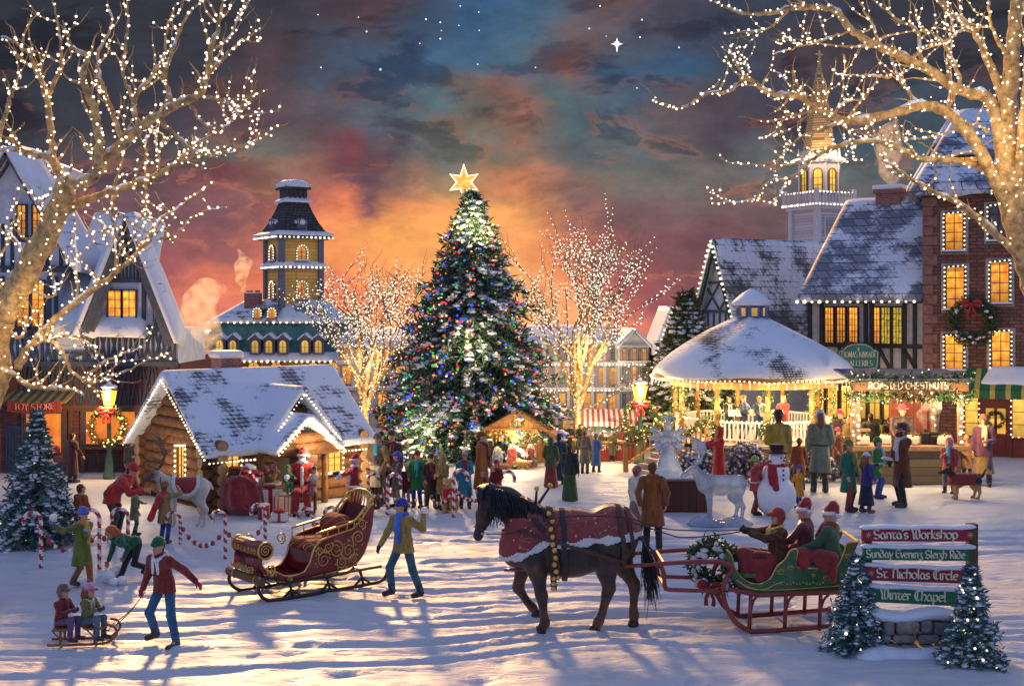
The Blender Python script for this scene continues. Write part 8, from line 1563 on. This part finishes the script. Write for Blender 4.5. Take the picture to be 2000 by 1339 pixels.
# singers on the bandstand
book=M('paper_white',(.70,.66,.58),.8)
for x,D_,y,c,ht,hr_,lb in((1424,40.4,10,(26,40,36),None,((110,50,30),'long'),'singer with auburn hair and a white stole holding a song book'),(1452,40.5,35,(44,60,100),('brim',(120,70,50)),((80,50,30),'short'),'singer in blue coat and brown brimmed hat holding a song book'),(1482,40.3,15,(40,70,110),('cap',(200,150,50)),((80,50,30),'short'),'singer in blue coat and yellow cap holding a song book'),(1530,40.3,-35,(140,50,54),('brim',(130,160,120)),((120,70,50),'long'),'singer in red coat and pale green hat holding an open sheet')):
 o=pp(lb,x,0,88,y,c,.5,.02,hat=ht,hair=hr_,D=D_,z0=.98,hl=(-.14,-.42,1.12),hr=(.14,-.42,1.12),group='singers on the bandstand',collar=(225,215,200)if x in(1424,1482)else None)
 s=MB();a=math.radians(y)
 for sg in(-1,1):s.box((sg*.1,0,0),(.2,.02,.26),rotm(-.7,0,sg*.3))
 b=s.obj('song_book',book,None,False,np.array(o.location)+np.array((math.sin(a)*.52,-math.cos(a)*.48,.97)),(0,0,a));tag(b,'open white song book held by the '+lb.split(' holding')[0],'book','song books on the bandstand')
# at the chestnut stall
pp('boy in long teal coat and striped olive hat laughing at the stall',1657,997,138,40,(30,104,84),.48,.05,(120,50,40),(40,34,34),('beanie',(92,106,40),(120,130,60)),((100,60,40),'short'),(110,120,50),hf=1.1);pp('girl in violet jacket and long navy skirt holding up pale mittens',1692,1000,116,115,(52,40,110),.8,.02,hat=('beanie',(190,200,220),(110,120,170)),hair=((130,84,50),'long'),skirt=((34,34,60),.22),boots=(110,76,80),gloves=(190,195,190),hf=1.15,hrp=(1712,905,.15));pp('boy in bright green jacket, green hat and pale blue scarf by the counter',1714,972,118,55,(34,116,46),.62,.03,(50,60,140),(40,60,90),('beanie',(36,120,60)),((90,50,30),'short'),(120,170,190),hf=1.1)
pp('bearded man in long brown coat and dark brimmed hat handing over chestnuts',1762,988,160,-68,(100,56,30),.42,.05,(34,32,30),(70,62,44),('brim',(50,46,48)),((70,44,30),'short'),(190,185,185),(36,30,28),None,(90,56,36),hlp=(1737,902,.1),hrp=(1738,905,-.05));m=MB();m.box((0,0,0),(.28,.2,.05),bev=.01);m.box((0,0,.03),(.22,.15,.04));tag(m.obj('chestnut_tray',M('paper_cream',(.62,.55,.42)),None,False,W(1733,896,G(1762,988)[1]-.1),(0,.15,0)),'small cream tray of chestnuts held out by the bearded man','tray')
pp('child in red coat, pink hat and turquoise scarf near the right stall post',1854,962,108,-35,(150,56,60),.72,.03,(86,84,96),hat=('hood',(215,120,130)),scarf=(70,160,180),hf=1.15,hl=(-.05,-.3,1.3));pp('woman in plum jacket and long tan skirt in front of the red door',1921,948,138,-20,(104,60,84),.72,.03,hair=((150,100,60),'long'),hat=('beanie',(140,90,60)),skirt=((150,116,66),.3),scarf=(205,180,130));pp('girl with blonde hair in a tan dress beside the plum-jacketed woman',1888,940,92,-10,(190,140,96),.5,.06,(120,90,70),hair=((205,150,80),'long'),hf=1.15)
vl=STALL[0];pp('chestnut vendor in rose hat and black coat with rose spots',0,0,0,-10,(60,22,34),.5,.02,hat=('brim',(190,60,90)),hair=((90,50,40),'short'),loc=vl+np.array((STALL[1](1788),1.25,0)),S=1.32,coatmat=brocade('coat_spotted',(.02,.012,.016),(.5,.08,.14)),hl=(-.2,-.4,1.05),hr=(.2,-.4,1.05))
for i,(x,D_,h,c,ya,ht,l)in enumerate(((1700,40.6,112,(24,22,26),175,None,'dark figure nearest the left end inside the chestnut stall'),(1722,41.4,96,(108,104,36),150,None,'person in yellow-green coat behind the chestnut stall'),(1738,41.0,102,(40,28,26),190,None,'person in dark brown coat beside the yellow-green coat'),(1756,41.6,90,(92,70,40),170,None,'person in light brown coat near the vendor'),(1641,40.4,120,(66,50,56),20,('beanie',(150,30,50)),'person with crimson hat between bandstand and chestnut stall'),(1660,39.4,118,(92,76,40),-60,None,'dark-haired man in olive-brown coat left of the stall post'),(1636,39.0,96,(84,40,44),30,('beanie',(150,40,60)),'shorter person in maroon with a rose hat by the bandstand edge'))):pp(l,x,0,h,ya,c,.35,.03,(40,36,36),hat=ht,hair=((40,28,22),'short'),D=D_)
# sleigh riders
pp('sleigh driver in brown plaid coat with gold collar and red earflap cap holding the reins',0,0,0,-80,(84,46,30),.9,.03,(110,20,26),(40,30,28),('ear',(150,44,40)),((70,40,30),'short'),None,(28,24,26),loc=SO+sp(1510,1218,-.15),S=1.06,pel=(0,.05,1.04),fl=(-.12,-.42,.62),fr=(.12,-.42,.62),hl=(-.1,-.47,1.53),hr=(.08,-.45,1.50),collar=(215,175,75),fat=1.1,curl=.9,coatmat=plaidmat('coat_plaid_brown',(.08,.03,.016),(.14,.06,.03),(.04,.02,.012),.12))
for lb,x,y,c,yw,hy in(('passenger in maroon patterned coat and red white-banded hat',1572,.22,brocade('coat_maroon_knit',(.13,.022,.03),(.24,.06,.07)),-115,0),('passenger in green sequinned coat and red white-banded hat at the rear',1612,-.18,brocade('coat_green_sequin',(.012,.085,.035),(.05,.26,.11)),-120,15)):
 pp(lb,0,0,0,yw,(40,90,50),.9,.03,(110,20,26),(40,30,28),('santa',(150,34,36)),((200,190,185),'short'),gloves=(30,90,60)if x>1600 else(110,30,40),loc=SO+sp(x,1218,y),S=1.06,pel=(0,.05,1.08),fl=(-.12,-.35,.66),fr=(.12,-.35,.66),hl=(-.2,-.36,1.22),hr=(.2,-.36,1.22),hy=hy,fat=1.15,coatmat=c,scarf=(150,40,40)if x>1600 else None,group='passengers in the sleigh')
# ------------ animals and sculptures
def deer(S,k,antler=1.0,body=1.0):
 """reindeer facing -x, hooves on z=0; about 1.3 m at the shoulder"""
 S.ell((0,0,1.0),(.52,.22,.26),.08);S.ell((-.36,0,1.03),(.24,.2,.28),.1);S.ell((.38,0,1.02),(.24,.21,.25),.1)
 S.cap((-.45,0,1.12),(-.68,0,1.36),.19,.12,.08);S.cap((-.72,0,1.40),(-.98,0,1.26),.115,.065,.06);S.ell((-1.0,0,1.24),(.075,.062,.06),.03);S.cap((-.5,0,.98),(-.6,0,1.2),.13,.09,.08)
 for y in(-.1,.1):S.cap((-.68,y*.9,1.46),(-.6,y*2.0,1.50),.035,.015,.03)
 for x,y,q in((-.36,-.11,0),(-.30,.11,.03)):S.chain([(x,y,.9),(x+.02,y,.52),(x+q,y,.1),(x-.04+q,y,.04)],[.11,.06,.038,.045],.04)
 for x,y,q in((.42,-.11,0),(.34,.11,-.05)):S.chain([(x,y,.95),(x-.05,y,.68),(x+.10,y,.46),(x+.05+q,y,.1),(x+.0+q,y,.04)],[.17,.11,.055,.036,.045],.05)
 S.cap((.6,0,1.1),(.68,0,.96),.05,.03,.04)
def antlers(S,s=1.0,r=.022,o=(-.68,0,1.5),palm=False):
 o=np.array(o)
 for y in(-1,1):
  P=[o+np.array(p)*s*(1,y,1)for p in((0,.05,0),(.12,.16,.16),(.16,.26,.36),(.06,.32,.58),(-.10,.32,.74))];S.chain(P,[r*1.2,r*1.1,r,r*.9,r*.6],.02)
  for a,e in((1,(-.16,.12,.26)),(2,(.34,.3,.46)),(3,(.26,.4,.72)),(3,(-.02,.28,.78)),(0,(-.2,.1,.1)),(2,(.0,.34,.5))):S.cap(P[a],o+np.array(e)*s*(1,y,1),r*.85,r*.5,.02)
  if palm:S.ell(o+np.array((.1,.3*y,.52))*s,(.14*s,.04,.16*s),.05)
def reindeer():
 m,t,b=newmat('deer_coat');o=ocoord(t);sx=N(t,'ShaderNodeSeparateXYZ');t.links.new(o,sx.inputs[0]);n=noise(t,o,6,5)
 mr=N(t,'ShaderNodeMapRange');t.links.new(mth(t,'ADD',sx.outputs[0],mth(t,'MULTIPLY',n,.25)),mr.inputs[0]);mr.inputs[1].default_value=-.72;mr.inputs[2].default_value=-.5;c=mixc(t,mr.outputs[0],(.13,.10,.08),mixc(t,n,(.38,.33,.28),(.74,.70,.66)));t.links.new(c,b.inputs['Base Color']);b.inputs['Roughness'].default_value=.9;bump(t,b,noise(t,o,50),.6,.015)
 S=Sdf();deer(S,1);lo=G(362,1030);r=S.obj('reindeer',m,.026);r.location=lo;r.rotation_euler=(0,0,.22);r.scale=(.96,)*3;tag(r,'pale reindeer with brown antlers and a red saddle cloth beside the cabin','reindeer')
 A=Sdf();antlers(A,1.15,.03);A.obj('antlers',M('antler_brown',(.20,.10,.055),.7),.022,r)
 B=Sdf();B.ell((0,0,1.0),(.52,.22,.26),.08);B.ell((-.36,0,1.03),(.24,.2,.28),.1);B.ell((.38,0,1.02),(.24,.21,.25),.1);el=lambda c:((c[:,0]-.02)/.3)**2+((c[:,2]-1.2)/.34)**2
 B.obj('saddle_cloth',M('velvet_red',(.26,.018,.022)),.02,r,.03,lambda c:(el(c)<1)&(c[:,2]>.85));B.obj('fur_trim',FURW,.02,r,.05,lambda c:(np.abs(el(c)-1.08)<.3)&(c[:,2]>.84))
 q=MB();q.tube([(-.88,.085*math.cos(a),1.32+.085*math.sin(a))for a in np.linspace(0,2*PI,14)],.012,5);q.tube([(-.72,-.125,1.4),(-.9,-.08,1.3)],.012,5);q.tube([(-.6,.16*math.cos(a),1.22+.16*math.sin(a))for a in np.linspace(0,2*PI,16)],.016,5);q.obj('halter',M('strap_red',(.35,.03,.03),.5),r);
 for y in(-1,1):MB().ball((-.80,y*.098,1.40),(.022,.014,.02)).obj('eye',M('eye_dark',(.015,.012,.01),.2),r,True)
reindeer()
def icemat():
 m,t,b=newmat('ice');o=ocoord(t);n=mth(t,'MULTIPLY_ADD',noise(t,o,5,6,.65),3.2,-1.1,True);t.links.new(mixc(t,n,(.34,.60,.96),(.92,.97,1.0)),b.inputs['Base Color']);b.inputs['Roughness'].default_value=.12;b.inputs['Transmission Weight'].default_value=.8;b.inputs['IOR'].default_value=1.31;bump(t,b,noise(t,o,9,6,.7),.8,.05);return m
ICE=icemat()
S=Sdf();deer(S,1);antlers(S,.95,.034,palm=True);S.ell((-.05,0,.02),(.85,.36,.10),.08);S.ell((-.5,0,.08),(.3,.25,.14),.1);S.ell((.35,.05,.06),(.3,.25,.12),.1)
o=S.obj('ice_reindeer',ICE,.026);o.location=G(1410,1024);o.scale=(.98,)*3;o.rotation_euler=(0,0,.05);tag(o,'clear blue-white ice sculpture of a reindeer standing on its snowy base','ice sculpture')
cr=G(1330,1000);m=MB();m.b2((-.62,0,0),(.78,.9,.82));c=m.obj('crate_plinth',boardmat('plank_mahogany',(.10,.03,.022),.2,True),None,False,cr);tag(c,'dark red-brown plank plinth under the ice angel','plinth');MB().b2((-.66,-.04,.82),(.82,.94,.86),bev=.01).obj('plinth_top',M('wood_brown',(.26,.15,.09)),c);Sdf().box((.08,.45,.9),(1.4,.9,.1),.05).obj('snow_cap',SNOWW,.04,c)
S=Sdf();S.cap((0,0,.05),(0,0,.62),.34,.13,.06);S.cap((0,0,.6),(0,-.02,.92),.15,.13,.06);S.ell((0,-.03,1.12),(.105,.11,.13),.03);S.cap((0,0,.95),(0,-.02,1.05),.06,.06,.03)
for s in(-1,1):S.cap((s*.12,0,.88),(s*.24,-.12,.62),.07,.06,.04);S.cap((s*.24,-.12,.62),(s*.06,-.26,.74),.06,.05,.03);S.cap((s*.08,.1,.85),(s*.36,.18,1.02),.1,.05,.05);S.cap((s*.1,.12,.8),(s*.40,.2,.82),.1,.05,.05);S.cap((s*.1,.12,.72),(s*.34,.18,.62),.08,.04,.05)
S.chain([(.15*math.cos(a),.02+.12*math.sin(a),1.28)for a in np.linspace(0,2*PI,13)],[.028]*13,.01);o=S.obj('ice_angel',ICE,.024);o.location=cr+np.array((-.28,.42,.92));o.scale=(1.18,)*3;tag(o,'translucent ice sculpture of an angel on the dark plinth','ice sculpture')
# snowman
lo=G(1514,1004);S=Sdf();S.ell((0,0,.56),(.62,.58,.62),.05);S.ell((.02,0,1.22),(.40,.38,.40),.06);S.ell((.06,0,1.66),(.25,.24,.25),.04);o=S.obj('snowman',SNOWW,.035);o.location=lo;o.scale=(.87,)*3;tag(o,'snowman with black top hat, red scarf and carrot nose','snowman');MB().lathe([(.0,1.84),(.33,1.84),(.33,1.875),(.2,1.875),(.215,2.1),(0,2.1)],(.05,0,0),20).obj('hat',M('felt_black',(.02,.02,.022),.8),o);MB().lathe([(.205,1.88),(.212,1.94)],(.05,0,0),20).obj('hat_band',BOWR,o)
S=Sdf();S.chain([(.04+.27*math.cos(a),.26*math.sin(a),1.47)for a in np.linspace(0,2*PI,15)],[.06]*15,.02);S.chain([(-.08,-.26,1.42),(-.1,-.43,1.15),(-.08,-.5,.85)],[.08,.09,.10],.02);S.chain([(-.2,-.2,1.42),(-.22,-.36,1.2),(-.2,-.46,1.0)],[.07,.08,.08],.02);S.obj('scarf',cloth(150,28,40),.028,o);MB().cyl((.2,-.2,1.64),(.36,-.42,1.6),.035,.004,8).obj('carrot_nose',M('carrot',(.55,.17,.02),.6),o)
for p in((.13,-.235,1.72),(.25,-.185,1.72)):MB().ball(p,.026).obj('eye',M('coal',(.015,.015,.016),.6),o)
for i in range(5):a=-.5+.25*i;MB().ball((.17+.10*math.sin(a),-.235+.05*abs(math.sin(a)),1.56-.03*math.cos(a)),.016).obj('mouth_coal',M('coal',(.015,.015,.016)),o)
for z in(1.36,1.22,1.08):MB().ball((.17,-.36+.02*abs(z-1.22)*4,z),.032).obj('button',M('coal',(.015,.015,.016)),o)
# dogs
def dog(label,px,py,H,rz,coat,vest,sit,head_c,tail_up=False):
 lo=G(px,py);S=Sdf()
 if sit:
  S.ell((.1,0,.2),(.2,.16,.19),.06);S.cap((.06,0,.25),(-.12,0,.52),.17,.13,.08);S.cap((-.12,0,.54),(-.2,0,.68),.1,.09,.05);hd=np.array((-.24,0,.74));L=[(-.14,-.08),(-.14,.08)];S.cap((.25,0,.1),(.42,.1,.06),.04,.02,.03)
  for y in(-.13,.13):S.ell((.02,y,.14),(.15,.07,.12),.04);S.cap((-.02,y,.04),(-.16,y,.03),.04,.04,.03)
 else:
  S.cap((-.26,0,.46),(.24,0,.47),.15,.125,.06);S.ell((-.22,0,.44),(.17,.14,.18),.05);S.cap((-.3,0,.54),(-.42,0,.66),.1,.085,.05);hd=np.array((-.46,0,.70));L=[(-.27,-.08),(-.24,.08)]
  for x,y in((.26,-.08),(.22,.08)):S.chain([(x,y,.45),(x+.01,y,.3),(x+.07,y,.18),(x+.03,y,.04),(x-.03,y,.03)],[.11,.075,.035,.03,.032],.03)
  S.chain([(.34,0,.5),(.44,0,.56),(.52,0,.72)],[.04,.032,.018],.03)
 for x,y in L:S.chain([(x,y,.42),(x,y,.2),(x,y,.04),(x-.05,y,.03)],[.07,.045,.032,.034],.03)
 S.ell(hd,(.1,.09,.09),.04);S.cap(hd+(-.05,0,-.02),hd+(-.19,0,-.045),.06,.042,.04)
 for y in(-1,1):S.cap(hd+(.03,.07*y,.06),hd+(.03,.1*y,.0 if sit else .15),.04,.02,.02)
 r=S.obj('dog',coat,.014);r.location=lo;r.rotation_euler=(0,0,rz);r.scale=(H,)*3;tag(r,label,'dog');MB().ball(hd+(-.23,0,-.035),(.022,.022,.018)).obj('nose',M('coal',(.015,.015,.016)),r,True)
 for y in(-1,1):MB().ball(hd+(-.085,.045*y,.025),.014).obj('eye',M('eye_dark',(.015,.012,.01),.2),r,True)
 B=Sdf()
 if sit:B.cap((.02,0,.3),(-.13,0,.5),.175,.15,.08)
 else:B.cap((-.26,0,.47),(.2,0,.48),.165,.145,.06)
 B.obj('dog_coat',vest,.016,r,.01,(lambda c:c[:,2]>.36)if not sit else None)
GR=M('coat_golden',(.50,.30,.12),.8,.3,14,.6,60)
m,t,b=newmat('coat_shepherd');oc=ocoord(t);sx=N(t,'ShaderNodeSeparateXYZ');t.links.new(oc,sx.inputs[0]);f=N(t,'ShaderNodeMapRange');t.links.new(mth(t,'ADD',sx.outputs[2],mth(t,'MULTIPLY',noise(t,oc,8),.12)),f.inputs[0]);f.inputs[1].default_value=.36;f.inputs[2].default_value=.48;t.links.new(mixc(t,f.outputs[0],(.42,.25,.11),(.035,.025,.02)),b.inputs['Base Color']);b.inputs['Roughness'].default_value=.8;bump(t,b,noise(t,oc,60),.5,.01)
dog('golden dog in a red vest sitting among the waiting children',879,1000,1.12,PI/2-.25,GR,cloth(180,36,40),True,None);dog('black and tan dog in a red plaid coat standing by the chestnut stall',1886,974,1.15,.12,m,plaidmat('dog_plaid',(.34,.03,.03),(.03,.06,.04),(.02,.02,.02),.12),False,None)
# ------------ signpost of four boards and the stone wall
def signpost():
 D=19.35;k=F/D;lo=np.array(((1798-1000)/k,D,0));X=lambda p:(p-1798)/k;Z=lambda q:EYE-(q-600)/k;r=thing('signpost','signpost of four stacked red and green boards with cream lettering and snow','sign',lo);pb=M('post_brown',(.10,.06,.04),.8)
 MB().b2((X(1902)-.06,.05,-.1),(X(1902)+.09,.2,Z(1024)),bev=.01).obj('post',pb,r);MB().b2((X(1698)-.06,.05,-.1),(X(1698)+.06,.2,Z(1030)),bev=.01).obj('post',pb,r)
 rd=M('board_crimson',(.27,.016,.035),.6,.25,5,.25,30);gn=M('board_green',(.012,.15,.07),.6,.25,5,.25,30);cr_=M('letter_cream',(.78,.72,.5),.5)
 for i,(x0,x1,ya,yb,mt,tx,h,w,bw,dx,tl)in enumerate(((1683,1904,1030,1056,rd,"Santa's Workshop",.15,1.32,0,-.05,.0),(1685,1904,1068,1093,gn,'Sunday Evening Sleigh Ride',.125,1.55,0,-.06,.012),(1686,1902,1107,1135,rd,'St. Nicholas Circle',.15,1.28,0,-.03,.035),(1690,1882,1148,1178,gn,'Winter Chapel',.16,1.04,0,-.03,.05))):
  b=MB().box((0,0,0),(X(x1)-X(x0),.09,(yb-ya)/k),None,0,.012).obj('board',mt,r,False,((X(x0)+X(x1))/2,.0,Z((ya+yb)/2)),(0,tl,0));lettering('lettering',tx,h,cr_,b,(dx,-.047,-.055),(PI/2,0,0),'uncial',w,.19,.012,0,.04)
  if i in(0,2):
   g=MB()
   for sx in(-1,1):
    for a in np.arange(0,PI,PI/4):c=(sx*(.80 if i==0 else .76),-.048,0);e=np.array((math.cos(a),0,math.sin(a)))*.05;g.beam(np.array(c)-e,np.array(c)+e,.006,.008,up=(0,-1,0))
   g.obj('snowflake',M('gold_leaf',(.75,.58,.25),.4),b)
  MB().b2(((X(x1)-X(x0))/2-.10,-.049,-(yb-ya)/k/2+.004),((X(x1)-X(x0))/2-.015,.049,(yb-ya)/k/2-.004)).obj('end_block',pb,b)
  S=Sdf();rng=np.random.default_rng(i);L=(X(x1)-X(x0))/2
  for x in np.linspace(-L+.03,L-.05,26):S.ell((x,.0,(yb-ya)/k/2+.008+.008*math.sin(x*9+i)),(.07,.065,.022+.016*rng.random()),.04)
  S.obj('snow_cap',SNOW,.014,b)
signpost()
def stone_wall():
 D=19.15;k=F/D;lo=np.array(((1790-1000)/k,D,0));X=lambda p:(p-1790)/k;Z=lambda q:EYE-(q-600)/k;r=thing('stone_wall','low dry-stone wall of tan blocks below the signpost','wall',lo);rng=np.random.default_rng(5);st=M('stone_tan',(.30,.25,.20),.9,.4,4,.9,18,bdist=.04);st2=M('stone_grey',(.22,.21,.22),.9,.4,4,.9,18,bdist=.04)
 for j,(za,zb,xs)in enumerate(((.0,.17,[1722,1752,1790,1822,1858]),(.18,.33,[1720,1738,1786,1830,1862]),(.34,.56,[1722,1744,1792,1818,1860]))):
  for a,b in zip(xs[:-1],xs[1:]):h=zb-za;S=Sdf();S.box(((X(a)+X(b))/2,.02*rng.normal(),(za+zb)/2+(.03*rng.normal()if j==2 else 0)),(X(b)-X(a)-.025,.34,h-.01),.05);S.obj('stone',st if rng.random()<.65 else st2,.022,r)
 S=Sdf()
 for x in np.linspace(X(1718),X(1860),16):S.ell((x,.05,.58+.03*math.sin(x*6)),(.14,.2,.06+.03*rng.random()),.06)
 S.obj('snow_cap',SNOW,.03,r)
 S=Sdf()
 for x in np.linspace(X(1690),X(1900),22):S.ell((x,-.15+.08*rng.normal(),-.02),(.22,.2,.10+.05*rng.random()),.08)
 o=S.obj('snow_drift',SNOW,.03);o.location=lo;tag(o,'snow drifted against the foot of the stone wall',kind='stuff')
stone_wall()
# ------------ stars, smoke, steam, breath
STAR=emit('star_white',(.9,.95,1),1.6)
for x,y,s in((621,29,1),(700,34,.8),(716,62,1.2),(832,38,1.3),(860,44,1.2),(862,60,.8),(860,76,1.3),(820,85,.9),(899,12,1),(935,24,1),(896,50,.9),(936,60,.9),(627,132,1.2),(743,136,1.5),(933,126,1),(1046,132,.8),(1172,12,1.2),(1254,39,1.3),(1151,56,1.2),(1184,71,.7),(1250,73,1.3),(1326,93,1.2),(1244,172,.9)):
 D=1400;o=MB().ball((0,0,0),.72*s,8,6).obj('star',STAR,None,True,W(x,y,D));tag(o,'tiny white star in the dusk sky','star','small stars')
m=MB();c=W(1205,86,1390)
for i in range(8):
 a=i*PI/4;ln=(6.6 if i%2==0 else 3.6)*(1.45 if i==6 else 1);m.tube([(0,0,0),(ln*math.cos(a),0,ln*math.sin(a))],[1.6,.05],6)
m.ball((0,0,0),2.6,10,8);tag(m.obj('bright_star',emit('star_bright',(.95,.97,1),2.2),None,True,c),'brightest star with eight rays, the lowest one long','star')
def smoke(label,P,R,dens,seed,cat='smoke',name='smoke_plume',col=(.98,.97,.97)):
 P=np.array(P,float);b=P[0].copy();Q=spline(P-b,4);rr=np.interp(np.linspace(0,1,len(Q)),np.linspace(0,1,len(R)),R);S=Sdf();rng=np.random.default_rng(seed)
 for q,r in zip(Q,rr):S.ell(q+rng.normal(0,r*.22,3),r*rng.uniform(.85,1.2),r*.6)
 key='smoke_%d'%int(dens*100)
 if key in MATS:m=MATS[key]
 else:
  m=bpy.data.materials.new(key);m.use_nodes=True;t=m.node_tree;MATS[key]=m;t.nodes.remove(t.nodes['Principled BSDF']);v=N(t,'ShaderNodeVolumePrincipled');v.inputs['Color'].default_value=(*col,1);t.links.new(v.outputs[0],t.nodes['Material Output'].inputs['Volume'])
  n=noise(t,ocoord(t),3.2,4,.62);mr=N(t,'ShaderNodeMapRange');t.links.new(n,mr.inputs[0]);mr.inputs[1].default_value=.40;mr.inputs[2].default_value=.74;mr.inputs[4].default_value=dens;v.inputs['Anisotropy'].default_value=.55;t.links.new(mr.outputs[0],v.inputs['Density'])
 o=S.obj(name,m,max(.03,min(R)*.45));o.location=b;tag(o,label,cat,None,'stuff')
D=36.2;smoke('white smoke rising from the log cabin chimney',[W(424,704,D),W(416,665,D),W(398,630,D),W(382,600,D),W(402,572,D),W(432,560,D)],[.16,.26,.36,.40,.32,.14],1.9,1)
D=57.5;smoke('thin smoke rising from the mansion chimney',[W(474,566,D),W(470,540,D),W(478,515,D),W(468,490,D)],[.15,.25,.3,.1],2.0,2)
D=50.5;smoke('grey smoke rising from the gallery chimney',[W(1740,352,D),W(1734,320,D),W(1742,290,D),W(1736,262,D),W(1752,238,D)],[.2,.35,.4,.35,.12],2.8,3)
b=STALL[0];smoke('steam rising from the kettle on the chestnut stall',[b+np.array((STALL[1](1815),.4,1.7)),b+np.array((STALL[1](1812),.4,2.1)),b+np.array((STALL[1](1818),.4,2.6))],[.08,.14,.12],9,4,'steam','steam_plume');smoke('steam rising from the chestnut roaster',[b+np.array((STALL[1](1838),.45,1.6)),b+np.array((STALL[1](1836),.45,2.1)),b+np.array((STALL[1](1842),.45,2.6))],[.08,.16,.14],9,5,'steam','steam_plume')
smoke('breath of the horse condensing in the cold',[HO+hp(934,1062,-.05),HO+hp(925,1076,-.1),HO+hp(945,1086,-.15),HO+hp(970,1092,-.2)],[.06,.11,.12,.08],3.0,6,'breath','breath_cloud')
# scattered bits on a thing that nobody would count
for o in scene.objects:
 if o.parent and o.name.split('.')[0]in('snow','twigs','foliage','bulb_outline','light_bulbs','berries','ornaments','white_blossom','straw'):o['kind']='stuff'
